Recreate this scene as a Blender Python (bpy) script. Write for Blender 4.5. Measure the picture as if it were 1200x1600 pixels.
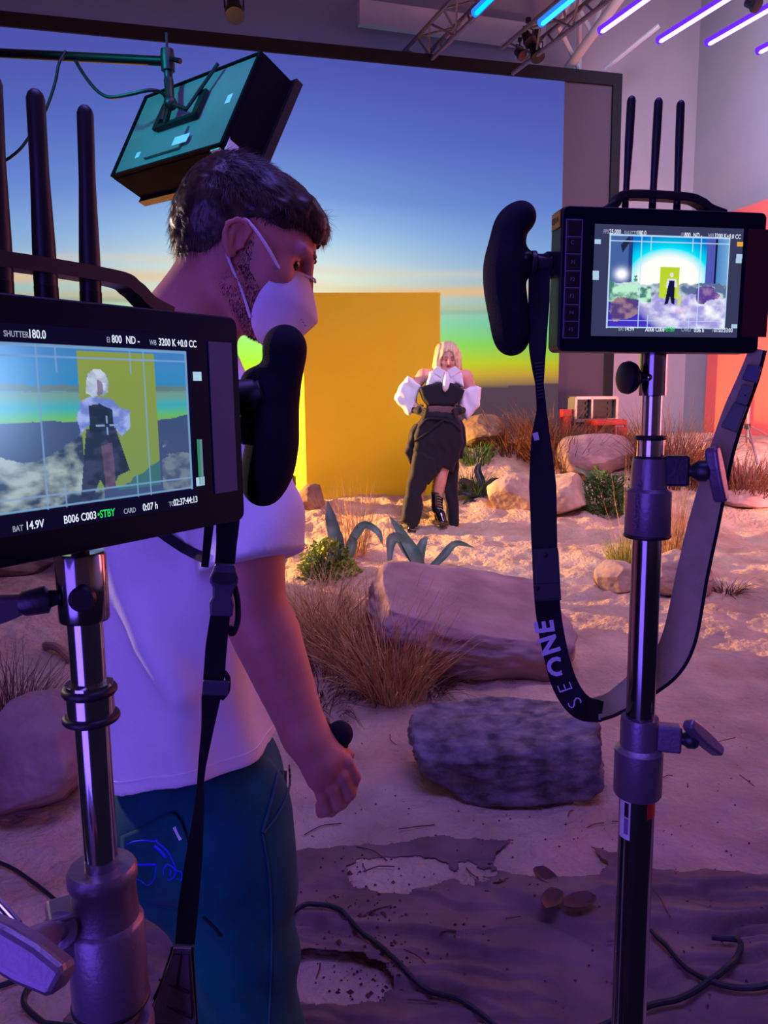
import bpy, math, random
import numpy as np
from mathutils import Vector, Matrix

random.seed(7)
rng = np.random.default_rng(7)
for _o in list(bpy.data.objects):
    bpy.data.objects.remove(_o, do_unlink=True)
sc = bpy.context.scene
COL = sc.collection
PI = math.pi

# ------------------------------------------------------------------ camera
FPX = 1200.0                                   # focal length in pixels of a 1200 x 1600 frame
CAM = np.array([0.0, 0.0, 1.45])
_u = -np.array([96.0, 8300.0, 1200.0]); _u /= np.linalg.norm(_u)      # world up seen from the camera (right, down, forward)
_y = np.array([0, 0, 1.0]) - _u * _u[2]; _y /= np.linalg.norm(_y)
_x = np.cross(_y, _u)
MC = np.array([_x, _y, _u])                    # camera (right, down, forward) -> world
cam_data = bpy.data.cameras.new('camera')
cam = bpy.data.objects.new('camera', cam_data); COL.objects.link(cam)
cam_data.sensor_fit = 'VERTICAL'; cam_data.sensor_height = 36.0; cam_data.sensor_width = 27.0
cam_data.lens = 36.0 * FPX / 1600.0
cam_data.clip_start = 0.02; cam_data.clip_end = 100
_r, _d, _f = MC[:, 0], -MC[:, 1], -MC[:, 2]
cam.matrix_world = Matrix(((_r[0], _d[0], _f[0], CAM[0]), (_r[1], _d[1], _f[1], CAM[1]),
                           (_r[2], _d[2], _f[2], CAM[2]), (0, 0, 0, 1)))
sc.camera = cam

# ------------------------------------------------------------------ view, world, large lights
sc.view_settings.view_transform = 'Standard'
sc.view_settings.look = 'None'
sc.view_settings.exposure = 0.0
sc.view_settings.gamma = 1.0
sc.view_settings.use_curve_mapping = False
sc.cycles.use_denoising = True
sc.cycles.max_bounces = 8
sc.cycles.sample_clamp_indirect = 4.0
world = bpy.data.worlds.new('studio_air'); sc.world = world
world.use_nodes = True
world.node_tree.nodes['Background'].inputs[0].default_value = (0.12, 0.08, 0.26, 1)
world.node_tree.nodes['Background'].inputs[1].default_value = 0.08


def lamp(name, kind, loc, target, energy, color, **kw):
    d = bpy.data.lights.new(name, kind)
    d.energy = energy; d.color = color
    for k, v in kw.items():
        setattr(d, k, v)
    o = bpy.data.objects.new(name, d); COL.objects.link(o)
    o.location = loc
    v = Vector(target) - Vector(loc)
    o.rotation_euler = v.to_track_quat('-Z', 'Y').to_euler()
    return o


# violet tube bank over the camera, the general light of the hall
lamp('violet_tube_bank', 'AREA', (0.2, 0.8, 5.2), (0.3, 2.4, 0.4), 140, (0.23, 0.165, 1.0), shape='RECTANGLE', size=3.0, size_y=2.0)
lamp('violet_floor_tube', 'AREA', (-1.15, -1.15, 1.25), (-0.15, 1.1, 1.0), 40, (0.20, 0.11, 1.0), shape='RECTANGLE', size=1.5, size_y=2.2)
lamp('pink_stage_bank', 'AREA', (1.6, 3.6, 5.4), (0.9, 7.3, 0.6), 66, (0.78, 0.50, 0.92), shape='RECTANGLE', size=3.0, size_y=1.5, spread=math.radians(100))
lamp('mauve_wall_wash', 'AREA', (3.0, 7.0, 5.9), (5.6, 8.9, 3.6), 210, (0.62, 0.66, 1.0), shape='RECTANGLE', size=1.2, size_y=1.2, spread=math.radians(150))
# warm film lamp low on the left of the set: sunset key raking across the sand
lamp('sunset_key', 'SPOT', (-4.4, 7.95, 1.55), (0.6, 7.4, 0.75), 4600, (1.0, 0.53, 0.15), spot_size=math.radians(96), spot_blend=0.15, shadow_soft_size=0.06)
lamp('sunset_rim', 'SPOT', (-3.0, 2.7, 2.2), (-0.26, 1.15, 1.25), 300, (1.0, 0.74, 0.62), spot_size=math.radians(19), spot_blend=0.4, shadow_soft_size=0.08)
lamp('violet_reflection_fill', 'AREA', (4.4, 1.2, 4.4), (6.6, 1.8, 1.4), 80, (0.24, 0.14, 1.0), shape='RECTANGLE', size=1.5, size_y=1.0, spread=math.radians(110))  # unseen lamp added so the near monitor's glass reflects a violet wall
# coral wash on the right hand flat and wall
lamp('coral_wash', 'AREA', (4.6, 6.2, 0.9), (6.0, 9.4, 1.9), 170, (1.0, 0.42, 0.38), shape='RECTANGLE', size=1.2, size_y=0.6)
lamp('coral_bounce_fill', 'AREA', (2.4, 1.9, 1.7), (0.0, 1.1, 1.4), 2.0, (1.0, 0.20, 0.22), shape='RECTANGLE', size=0.6, size_y=0.8, spread=math.radians(70))  # unseen lamp added in place of light bouncing off the coral flat
# cyan tubes above the hanging light and low at the left
lamp('cyan_tube', 'SPOT', (-2.3, 2.0, 3.7), (-0.95, 3.7, 2.75), 270, (0.0, 0.70, 0.78), spot_size=math.radians(34), spot_blend=0.6, shadow_soft_size=0.2)
lamp('cyan_tube', 'SPOT', (-1.2, 0.2, 2.6), (-0.30, 0.80, 0.50), 45, (0.0, 0.70, 0.80), spot_size=math.radians(17), spot_blend=0.6, shadow_soft_size=0.06)


# ------------------------------------------------------------------ geometry helpers
def W(px, py, Y):
    """world point seen at pixel (px, py), Y metres in front of the camera"""
    d = MC @ np.array([(px - 600) / FPX, (py - 800) / FPX, 1.0])
    return CAM + d * (Y / d[1])


def PX(n, Y):
    """metres covered by n pixels at distance Y"""
    return n * Y / FPX


def project(p):
    c = MC.T @ (np.asarray(p, float) - CAM)
    return 600 + FPX * c[0] / c[2], 800 + FPX * c[1] / c[2]


def nrm(v):
    v = np.asarray(v, float)
    return v / max(1e-12, np.linalg.norm(v))


def hash3(i):
    v = np.sin(i[..., 0] * 127.1 + i[..., 1] * 311.7 + i[..., 2] * 74.7) * 43758.5453
    return v - np.floor(v)


def vnoise(p):
    """smooth value noise, -1..1, for an (N, 3) array"""
    p = np.asarray(p, float)
    i = np.floor(p); f = p - i; f = f * f * (3 - 2 * f)
    r = 0
    for a in (0, 1):
        for b in (0, 1):
            for c in (0, 1):
                w = (f[..., 0] if a else 1 - f[..., 0]) * (f[..., 1] if b else 1 - f[..., 1]) * (f[..., 2] if c else 1 - f[..., 2])
                r = r + w * hash3(i + np.array([a, b, c]))
    return r * 2 - 1


def fbm(p, n=4):
    r = 0; a = 1.0; q = np.asarray(p, float)
    for _ in range(n):
        r = r + a * vnoise(q); q = q * 2.03 + 17.3; a *= 0.5
    return r


# ------------------------------------------------------------------ signed distance modelling
def ell(p, c, r, R=None):
    q = p - np.asarray(c, float)
    if R is not None:
        q = q @ np.asarray(R).T          # rows of R are the ellipsoid's axes
    r = np.asarray(r, float)
    k0 = np.linalg.norm(q / r, axis=1); k1 = np.linalg.norm(q / (r * r), axis=1)
    return k0 * (k0 - 1) / np.maximum(k1, 1e-9)


def cap(p, a, b, ra, rb=None):
    a = np.asarray(a, float); b = np.asarray(b, float)
    rb = ra if rb is None else rb
    ba = b - a; h = np.clip(((p - a) @ ba) / max(1e-12, ba @ ba), 0, 1)
    return np.linalg.norm(p - a - h[:, None] * ba, axis=1) - (ra + (rb - ra) * h)


def chain(p, pts, rad, k=0.0):
    d = None
    for i in range(len(pts) - 1):
        e = cap(p, pts[i], pts[i + 1], rad[i], rad[i + 1])
        d = e if d is None else smin(d, e, k)
    return d


def rbox(p, c, h, r=0.0, R=None):
    q = p - np.asarray(c, float)
    if R is not None:
        q = q @ np.asarray(R).T
    q = np.abs(q) - (np.asarray(h, float) - r)
    return np.linalg.norm(np.maximum(q, 0), axis=1) + np.minimum(q.max(axis=1), 0) - r


def smin(a, b, k):
    if k <= 0:
        return np.minimum(a, b)
    h = np.maximum(k - np.abs(a - b), 0) / k
    return np.minimum(a, b) - h * h * k * 0.25


def smax(a, b, k):
    return -smin(-a, -b, k)


def sdf_mesh(fn, lo, hi, res, bs=10):
    lo = np.asarray(lo, float); hi = np.asarray(hi, float)
    nb = np.ceil((hi - lo) / (res * bs)).astype(int)
    n = nb * bs
    g = np.stack(np.meshgrid(*[np.arange(k) for k in nb], indexing='ij'), -1).reshape(-1, 3)
    d = fn(lo + (g * bs + (bs - 1) / 2) * res)
    F = np.where(d < 0, -1.0, 1.0).astype(np.float32).reshape(nb)
    for ax in range(3):
        F = np.repeat(F, bs, axis=ax)
    act = g[np.abs(d) < bs * res * 1.5]
    loc = np.stack(np.meshgrid(*[np.arange(bs)] * 3, indexing='ij'), -1).reshape(-1, 3)
    step = max(1, 150000 // len(loc))
    for s in range(0, len(act), step):
        idx = (act[s:s + step, None, :] * bs + loc[None]).reshape(-1, 3)
        F[idx[:, 0], idx[:, 1], idx[:, 2]] = fn(lo + idx * res)
    S = F < 0
    cnt = np.zeros(tuple(n - 1), np.int8)
    for a in (0, 1):
        for b in (0, 1):
            for c in (0, 1):
                cnt += S[a:n[0] - 1 + a, b:n[1] - 1 + b, c:n[2] - 1 + c]
    cells = np.argwhere((cnt > 0) & (cnt < 8))
    vid = np.full(tuple(n - 1), -1, np.int32)
    vid[cells[:, 0], cells[:, 1], cells[:, 2]] = np.arange(len(cells))
    acc = np.zeros((len(cells), 3)); num = np.zeros(len(cells))
    cor = [(a, b, c) for a in (0, 1) for b in (0, 1) for c in (0, 1)]
    for i, A in enumerate(cor):
        for B in cor[i + 1:]:
            if sum(abs(x - y) for x, y in zip(A, B)) != 1:
                continue
            fa = F[cells[:, 0] + A[0], cells[:, 1] + A[1], cells[:, 2] + A[2]]
            fb = F[cells[:, 0] + B[0], cells[:, 1] + B[1], cells[:, 2] + B[2]]
            m = (fa < 0) != (fb < 0)
            t = np.where(m, fa / np.where(m, fa - fb, 1), 0)
            pt = np.array(A) + t[:, None] * (np.array(B) - np.array(A))
            acc[m] += pt[m]; num[m] += 1
    V = lo + (cells + acc / np.maximum(num, 1)[:, None]) * res
    faces = []
    for ax in range(3):
        o1, o2 = [(1, 2), (2, 0), (0, 1)][ax]
        s0 = [slice(None)] * 3; s1 = [slice(None)] * 3
        s0[ax] = slice(0, -1); s1[ax] = slice(1, None)
        A = S[tuple(s0)]; B = S[tuple(s1)]
        e = np.argwhere(A != B)
        e = e[(e[:, o1] > 0) & (e[:, o2] > 0) & (e[:, o1] < n[o1] - 1) & (e[:, o2] < n[o2] - 1)]
        flip = A[e[:, 0], e[:, 1], e[:, 2]]
        d1 = np.zeros(3, int); d1[o1] = 1
        d2 = np.zeros(3, int); d2[o2] = 1
        q = [e - d1 - d2, e - d2, e, e - d1]
        q = np.stack([vid[x[:, 0], x[:, 1], x[:, 2]] for x in q], 1)
        q[~flip] = q[~flip][:, ::-1]
        faces.append(q[(q >= 0).all(1)])
    return V, np.concatenate(faces)


# ------------------------------------------------------------------ mesh collector
class MB:
    def __init__(s):
        s.v = []; s.f = []; s.n = 0

    def add(s, V, F):
        V = np.asarray(V, float).reshape(-1, 3)
        s.v.append(V)
        if isinstance(F, np.ndarray):
            s.f.extend((F + s.n).tolist())
        else:
            s.f.extend([[i + s.n for i in f] for f in F])
        s.n += len(V)
        return s

    def box(s, c, h, R=None):
        """c centre, h half sizes, rows of R the box's axes"""
        V = np.array([[x, y, z] for x in (-1, 1) for y in (-1, 1) for z in (-1, 1)], float) * np.asarray(h, float)
        if R is not None:
            V = V @ np.asarray(R)
        F = [[0, 1, 3, 2], [4, 6, 7, 5], [0, 4, 5, 1], [2, 3, 7, 6], [0, 2, 6, 4], [1, 5, 7, 3]]
        return s.add(V + np.asarray(c, float), F)

    def tube(s, pts, rad, seg=12, closed=False, flat=1.0, up=None):
        pts = np.asarray(pts, float); m = len(pts)
        rad = np.full(m, rad, float) if np.isscalar(rad) else np.asarray(rad, float)
        T = np.gradient(pts, axis=0)
        if closed:
            T = np.roll(pts, -1, 0) - np.roll(pts, 1, 0)
        T /= np.maximum(np.linalg.norm(T, axis=1, keepdims=True), 1e-12)
        N = np.zeros_like(pts)
        a = np.array([0, 0, 1.0]) if abs(T[0][2]) < 0.9 else np.array([1.0, 0, 0])
        if up is not None:
            a = np.asarray(up, float)
        N[0] = nrm(a - T[0] * (a @ T[0]))
        for i in range(1, m):
            b = a if up is not None else N[i - 1]
            N[i] = nrm(b - T[i] * (b @ T[i]))
        B = np.cross(T, N)
        ang = np.linspace(0, 2 * PI, seg, endpoint=False)
        V = pts[:, None] + rad[:, None, None] * (np.cos(ang)[None, :, None] * N[:, None] * flat + np.sin(ang)[None, :, None] * B[:, None])
        F = []
        rows = m if closed else m - 1
        for i in range(rows):
            j = (i + 1) % m
            for k in range(seg):
                l = (k + 1) % seg
                F.append([i * seg + k, i * seg + l, j * seg + l, j * seg + k])
        if not closed:
            F.append(list(range(seg))[::-1]); F.append([(m - 1) * seg + k for k in range(seg)])
        return s.add(V.reshape(-1, 3), F)

    def cyl(s, a, b, r, r2=None, seg=24):
        return s.tube([a, b], [r, r if r2 is None else r2], seg)

    def lathe(s, a, axis, prof, seg=32):
        """prof: (distance along the axis, radius)"""
        axis = nrm(axis)
        return s.tube([np.asarray(a, float) + axis * t for t, _ in prof], [r for _, r in prof], seg, up=(0.3, 1, 0.2) if abs(axis[2]) > 0.8 else (0.2, 0.3, 1))

    def prism(s, poly, o, ex, ey, ez, t):
        """polygon in the ex, ey plane through o, from 0 to t along ez"""
        poly = np.asarray(poly, float); n = len(poly)
        o, ex, ey, ez = [np.asarray(q, float) for q in (o, ex, ey, ez)]
        A = o + poly[:, :1] * ex + poly[:, 1:] * ey
        V = np.concatenate([A, A + ez * t])
        F = [list(range(n))[::-1], [n + i for i in range(n)]]
        for i in range(n):
            j = (i + 1) % n
            F.append([i, j, n + j, n + i])
        return s.add(V, F)

    def ribbon(s, pts, side, width, thick):
        """band along pts; side: width direction at each point; closed box section"""
        pts = np.asarray(pts, float); m = len(pts)
        side = np.asarray(side, float)
        if side.ndim == 1:
            side = np.tile(side, (m, 1))
        width = np.full(m, width, float) if np.isscalar(width) else np.asarray(width, float)
        T = np.gradient(pts, axis=0); T /= np.linalg.norm(T, axis=1, keepdims=True)
        side = side - T * (side * T).sum(1, keepdims=True)
        side /= np.linalg.norm(side, axis=1, keepdims=True)
        N = np.cross(T, side)
        w = width[:, None] / 2; t = thick / 2
        q = [pts - side * w - N * t, pts + side * w - N * t, pts + side * w + N * t, pts - side * w + N * t]
        V = np.stack(q, 1).reshape(-1, 3)
        F = []
        for i in range(m - 1):
            for k in range(4):
                l = (k + 1) % 4
                F.append([i * 4 + k, i * 4 + l, i * 4 + 4 + l, i * 4 + 4 + k])
        F.append([3, 2, 1, 0]); F.append([m * 4 - 4 + k for k in range(4)])
        return s.add(V, F)

    def ball(s, c, r, R=None, seg=20, rings=12):
        th = np.linspace(0, PI, rings + 1); ph = np.linspace(0, 2 * PI, seg, endpoint=False)
        V = np.array([[math.sin(t) * math.cos(q), math.sin(t) * math.sin(q), math.cos(t)] for t in th for q in ph]) * np.asarray(r, float)
        if R is not None:
            V = V @ np.asarray(R)
        F = [[i * seg + k, (i + 1) * seg + k, (i + 1) * seg + (k + 1) % seg, i * seg + (k + 1) % seg] for i in range(rings) for k in range(seg)]
        return s.add(V + np.asarray(c, float), F)

    def data(s):
        return np.concatenate(s.v), s.f


def catmull(pts, n=8):
    P = np.asarray(pts, float)
    P = np.concatenate([[2 * P[0] - P[1]], P, [2 * P[-1] - P[-2]]])
    out = []
    for i in range(1, len(P) - 2):
        t = np.linspace(0, 1, n, endpoint=False)[:, None]
        a, b, c, d = P[i - 1], P[i], P[i + 1], P[i + 2]
        out.append(0.5 * (2 * b + (c - a) * t + (2 * a - 5 * b + 4 * c - d) * t ** 2 + (3 * b - a - 3 * c + d) * t ** 3))
    out.append(P[-2][None])
    return np.concatenate(out)


def root(name, loc, label, cat, group=None, M=None):
    o = bpy.data.objects.new(name, None); COL.objects.link(o)
    o.empty_display_size = 0.05
    if M is not None:
        o.matrix_world = M
    else:
        o.location = [float(q) for q in loc]
    bpy.context.view_layer.update()
    tag(o, label, cat, group)
    return o


def tag(o, label=None, cat=None, group=None, kind=None):
    if label: o['label'] = label
    if cat: o['category'] = cat
    if group: o['group'] = group
    if kind: o['kind'] = kind
    return o


def world_of(o):
    M = Matrix(o.matrix_basis)
    while o.parent:
        o = o.parent
        M = o.matrix_basis @ M
    return M


def obj(name, geo, m, parent=None, smooth=True, local=False, bevel=0.0, bseg=2, sub=0, label=None):
    """one mesh object. geo: MB or (V, F). World coordinates unless local (then in the parent's space)"""
    V, F = geo.data() if isinstance(geo, MB) else geo
    V = np.asarray(V, float)
    me = bpy.data.meshes.new(name)
    o = bpy.data.objects.new(name, me); COL.objects.link(o)
    if parent is not None:
        o.parent = parent
        if not local:
            Mi = np.array(world_of(parent).inverted())
            V = V @ Mi[:3, :3].T + Mi[:3, 3]
    elif not local:
        c = np.array([(V[:, 0].min() + V[:, 0].max()) / 2, (V[:, 1].min() + V[:, 1].max()) / 2, V[:, 2].min()])
        o.location = c; V = V - c
    me.from_pydata(V.tolist(), [], F.tolist() if isinstance(F, np.ndarray) else F)
    me.materials.append(m)
    if smooth:
        me.polygons.foreach_set('use_smooth', [True] * len(me.polygons))
        if not isinstance(F, np.ndarray):
            me.set_sharp_from_angle(angle=math.radians(38))
    me.update()
    if bevel:
        b = o.modifiers.new('bevel', 'BEVEL'); b.width = bevel; b.segments = bseg; b.limit_method = 'ANGLE'; b.angle_limit = math.radians(50)
    if sub:
        b = o.modifiers.new('sub', 'SUBSURF'); b.levels = sub; b.render_levels = sub
    if label:
        o['label'] = label
    return o


def vcol(o, cols, name='col'):
    a = o.data.color_attributes.new(name, 'FLOAT_COLOR', 'POINT')
    c = np.ones((len(o.data.vertices), 4), np.float32); c[:, :3] = cols
    a.data.foreach_set('color', c.ravel())


def lin(r, g, b):
    f = lambda c: ((c / 255 + 0.055) / 1.055) ** 2.4 if c / 255 > 0.04045 else c / 255 / 12.92
    return (f(r), f(g), f(b))


# ------------------------------------------------------------------ materials
def mat(name, color, rough=0.6, metal=0.0, spec=0.5, var=0.0, vscale=8.0, bump=0.0, bscale=60.0, emit=None, estr=0.0,
        color2=None, wave=None, coat=0.0, sheen=0.0, sss=0.0, detail=6, coord='Object', trans=0.0, alpha=1.0):
    m = bpy.data.materials.new(name); m.use_nodes = True
    N = m.node_tree.nodes; L = m.node_tree.links
    b = N['Principled BSDF']
    b.inputs['Base Color'].default_value = (*color, 1)
    b.inputs['Roughness'].default_value = rough
    b.inputs['Metallic'].default_value = metal
    b.inputs['Specular IOR Level'].default_value = spec
    b.inputs['Coat Weight'].default_value = coat
    b.inputs['Sheen Weight'].default_value = sheen
    b.inputs['Transmission Weight'].default_value = trans
    b.inputs['Alpha'].default_value = alpha
    if sss:
        b.inputs['Subsurface Weight'].default_value = sss
        b.inputs['Subsurface Radius'].default_value = (0.012, 0.005, 0.003)
    tc = N.new('ShaderNodeTexCoord')
    if var or color2 is not None:
        nz = N.new('ShaderNodeTexNoise'); nz.inputs['Scale'].default_value = vscale; nz.inputs['Detail'].default_value = detail
        L.new(tc.outputs[coord], nz.inputs['Vector'])
        rp = N.new('ShaderNodeValToRGB')
        rp.color_ramp.elements[0].position = 0.32; rp.color_ramp.elements[1].position = 0.68
        c2 = color2 if color2 is not None else tuple(c * (1 - var) for c in color)
        rp.color_ramp.elements[0].color = (*c2, 1); rp.color_ramp.elements[1].color = (*color, 1)
        L.new(nz.outputs['Fac'], rp.inputs['Fac']); L.new(rp.outputs['Color'], b.inputs['Base Color'])
    if bump or wave:
        bp = N.new('ShaderNodeBump'); bp.inputs['Strength'].default_value = bump or wave[1]; bp.inputs['Distance'].default_value = 0.01
        if wave:
            wv = N.new('ShaderNodeTexWave'); wv.inputs['Scale'].default_value = wave[0]; wv.bands_direction = wave[2]
            wv.inputs['Distortion'].default_value = wave[3] if len(wave) > 3 else 0.4
            L.new(tc.outputs[coord], wv.inputs['Vector']); L.new(wv.outputs['Fac'], bp.inputs['Height'])
        else:
            n2 = N.new('ShaderNodeTexNoise'); n2.inputs['Scale'].default_value = bscale; n2.inputs['Detail'].default_value = 5
            L.new(tc.outputs[coord], n2.inputs['Vector']); L.new(n2.outputs['Fac'], bp.inputs['Height'])
        L.new(bp.outputs['Normal'], b.inputs['Normal'])
    if emit is not None:
        b.inputs['Emission Color'].default_value = (*emit, 1); b.inputs['Emission Strength'].default_value = estr
    return m


def emat(name, attr=None, color=(1, 1, 1), strength=1.0):
    m = bpy.data.materials.new(name); m.use_nodes = True
    N = m.node_tree.nodes; L = m.node_tree.links
    N.remove(N['Principled BSDF'])
    e = N.new('ShaderNodeEmission'); e.inputs[0].default_value = (*color, 1); e.inputs[1].default_value = strength
    if attr:
        a = N.new('ShaderNodeAttribute'); a.attribute_name = attr
        L.new(a.outputs['Color'], e.inputs[0])
    L.new(e.outputs[0], N['Material Output'].inputs[0])
    return m


def text(s, m, parent, loc, ex, ey, size, depth=0.00015, bold=0.0, name='readout', align='LEFT', sx=1.0):
    """raised lettering; loc, ex (reading direction), ey (up of the letters) in the parent's space"""
    cu = bpy.data.curves.new(name, 'FONT'); cu.body = s; cu.size = size; cu.extrude = depth; cu.offset = bold
    cu.align_x = align; cu.materials.append(m); cu.resolution_u = 3
    tmp = bpy.data.objects.new(name, cu); COL.objects.link(tmp)
    me = bpy.data.meshes.new_from_object(tmp.evaluated_get(bpy.context.evaluated_depsgraph_get()))
    bpy.data.objects.remove(tmp, do_unlink=True)
    o = bpy.data.objects.new(name, me); COL.objects.link(o)
    o.parent = parent
    ex = Vector(ex).normalized(); ey = Vector(ey).normalized(); ez = ex.cross(ey)
    ex = ex * sx
    o.matrix_basis = Matrix(((ex[0], ey[0], ez[0], loc[0]), (ex[1], ey[1], ez[1], loc[1]), (ex[2], ey[2], ez[2], loc[2]), (0, 0, 0, 1)))
    return o
# ------------------------------------------------------------------ the hall
YB = np.array([0.0, 1.6, 3.0, 4.0, 5.2, 6.3, 7.1, 7.9, 8.6, 9.1, 9.6, 13.0])
ZB = np.array([0.0, 0.0, 0.0, 0.03, 0.09, 0.16, 0.24, 0.40, 0.64, 0.86, 0.92, 0.92])


def ground(x, y, fine=True):
    """height of the sand at x, y"""
    x = np.asarray(x, float); y = np.asarray(y, float)
    z = np.interp(y, YB, ZB)
    p = np.stack([x, y, np.zeros_like(x)], -1)
    z = z + 0.035 * fbm(p * 0.9 + 3.1, 3) * np.clip((y - 2.6) / 2.5, 0.1, 1)
    z = z + 0.050 * (1 - np.abs(vnoise(p * np.array([0.55, 1.25, 1]) + 7.7))) * np.clip((y - 3.6) / 1.5, 0, 1)
    z = z + 0.20 * np.exp(-((x + 2.2) / 0.9) ** 2 - ((y - 4.2) / 1.2) ** 2)
    if fine:
        far = np.clip((y - 3.2) / 2.0, 0, 1)
        z = z + (0.012 + 0.014 * far) * fbm(p * 5.0, 3) + (0.006 + 0.006 * far) * fbm(p * 16 + 9, 2)
    return z


def G(px, py):
    """point of the sand seen at a pixel"""
    d = MC @ np.array([(px - 600) / FPX, (py - 800) / FPX, 1.0]); d = d / d[1]
    t = np.linspace(0.8, 12, 2500)
    P = CAM + d * t[:, None]
    hit = np.argmax(P[:, 2] <= ground(P[:, 0], P[:, 1], False))
    q = P[hit] if hit > 0 else P[-1]
    return np.array([q[0], q[1], float(ground(q[0], q[1]))])


def gz(x, y):
    return float(ground(np.array(x), np.array(y)))


m_sand = mat('sand', lin(222, 192, 164), rough=0.95, spec=0.1, color2=lin(186, 156, 132), vscale=3.5, bump=0.9, bscale=32)
m_sand.node_tree.nodes['Bump'].inputs['Distance'].default_value = 0.03
m_wall = mat('painted_wall', lin(172, 164, 174), rough=0.9, spec=0.2, var=0.08, vscale=1.5)
m_deck = mat('metal_deck', lin(140, 128, 130), rough=0.7, metal=0.0, var=0.1, vscale=3)
m_black = mat('black_plastic', (0.012, 0.012, 0.016), rough=0.45, spec=0.5, var=0.2, vscale=30)
m_blackm = mat('black_metal', (0.02, 0.02, 0.024), rough=0.4, metal=0.6, var=0.2, vscale=20)
m_white_steel = mat('white_steel', lin(205, 200, 205), rough=0.5, var=0.08, vscale=5)
m_border = mat('black_border_cloth', (0.006, 0.005, 0.012), rough=0.9, var=0.3, vscale=20)

# sand floor, finer towards the camera
rows, cols = 560, 430
yy = 0.9 * (12.2 / 0.9) ** (np.linspace(0, 1, rows))
tt = np.linspace(-1, 1, cols)
X = tt[None] * (0.78 * yy[:, None] + 0.9); Yg = np.repeat(yy[:, None], cols, 1)
Z = ground(X.ravel(), Yg.ravel())
idx = np.arange(rows * cols).reshape(rows, cols)
q = np.stack([idx[:-1, :-1], idx[:-1, 1:], idx[1:, 1:], idx[1:, :-1]], -1).reshape(-1, 4)
tag(obj('floor', (np.stack([X.ravel(), Yg.ravel(), Z], 1), q), m_sand), kind='structure')

# LED screen, turned so that its right end is farther away
DH = np.array([math.sin(math.radians(76)), math.cos(math.radians(76)), 0.0])
DN = np.array([DH[1], -DH[0], 0.0])              # towards the camera
UP = np.array([0, 0, 1.0])
S0 = W(969, 118, 10.4)                           # its top right corner


def on_plane(px, py, P0, n):
    d = MC @ np.array([(px - 600) / FPX, (py - 800) / FPX, 1.0])
    return CAM + d * (((P0 - CAM) @ n) / (d @ n))


def sheet(P0, a, b, h, t=0.0):
    """slab standing on P0 + a..b along DH, h = (z0, z1)"""
    m = MB()
    c = P0 + DH * (a + b) / 2; c[2] = (h[0] + h[1]) / 2
    return m.box(c, ((b - a) / 2, t / 2, (h[1] - h[0]) / 2), np.array([DH, DN, UP]))


sw = lambda px, py: float((on_plane(px, py, S0, DN) - S0) @ DH)     # metres along the screen from its right corner
ztop = S0[2]
a_left = -9.6
xi = sw(876, 350)                                # right end of the picture
zi = on_plane(873, 128, S0, DN)[2]               # top of the picture
fw = -sw(950, 300)                               # frame width
scr = root('led_screen', (S0 + DH * (a_left / 2)) * np.array([1, 1, 0]) + np.array([0, 0, 0.4]),
           'huge black-bordered screen showing a sunset sky behind the yellow panel', 'screen')
fr = MB()
for (a, b, z0, z1) in ((a_left, 0.0, zi, ztop), (-fw, 0.0, 0.4, zi)):
    c = S0 + DH * (a + b) / 2; c[2] = (z0 + z1) / 2
    fr.box(c, ((b - a) / 2, 0.06, (z1 - z0) / 2), np.array([DH, DN, UP]))
obj('frame', fr, m_border, scr)
m_blank = mat('blank_screen_cloth', lin(88, 76, 88), rough=0.95, spec=0.1, var=0.06, vscale=1)
obj('blank_panel', sheet(S0, xi, -fw, (0.4, zi), 0.04), m_blank, scr, label='blank mauve end of the screen beside the picture')
# the picture on the screen: dusk sky
nu, nv = 260, 220
u = np.linspace(a_left, xi, nu); z = np.linspace(0.4, zi, nv)
U, Zg = np.meshgrid(u, z, indexing='ij')
V = S0[None, None] + DH * U[..., None] + DN * 0.03; V[..., 2] = Zg
pxy = np.zeros((nu, nv, 2))
cc = (V.reshape(-1, 3) - CAM) @ MC
HZ = on_plane(700, 605, S0, DN)[2]               # height of the picture's horizon
hgt = (Zg - HZ)                                   # metres above it
# colours up the sky, read off the photograph well to the right of the glow
hk = np.array([-1.0, -0.02, 0.06, 0.16, 0.30, 0.52, 0.78, 1.05, 1.35, 1.75, 2.2, 2.9, 3.6, 4.3, 5.0])
ck = np.array([lin(70, 55, 78), lin(92, 72, 84), lin(150, 112, 78), lin(196, 148, 60), lin(188, 190, 40), lin(128, 200, 85), lin(105, 190, 155),
               lin(128, 182, 190), lin(140, 178, 210), lin(120, 158, 214), lin(98, 128, 205), lin(84, 100, 186), lin(76, 84, 172), lin(72, 74, 158), lin(70, 68, 150)])
Cs = np.stack([np.interp(hgt, hk, ck[:, i]) for i in range(3)], -1)
uc = sw(430, 560)
glow = np.exp(-((U - uc) / 2.0) ** 2)[..., None]
gk = np.array([lin(90, 70, 80), lin(110, 90, 70), lin(235, 200, 40), lin(225, 240, 30), lin(190, 255, 60), lin(175, 255, 110), lin(190, 250, 190),
               lin(246, 244, 196), lin(228, 240, 226), lin(172, 208, 238), lin(120, 158, 222), lin(92, 112, 200), lin(78, 88, 178), lin(72, 75, 160), lin(70, 68, 150)])
Cg = np.stack([np.interp(hgt, hk, gk[:, i]) for i in range(3)], -1)
Cs = Cs * (1 - glow) + Cg * glow
nz = fbm(np.stack([U * 0.5, Zg * 6, U * 0 + 1], -1).reshape(-1, 3), 3).reshape(U.shape)
nx = fbm(np.stack([U * 0.35, Zg * 0 + 4, U * 0 + 2], -1).reshape(-1, 3), 2).reshape(U.shape)
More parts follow.
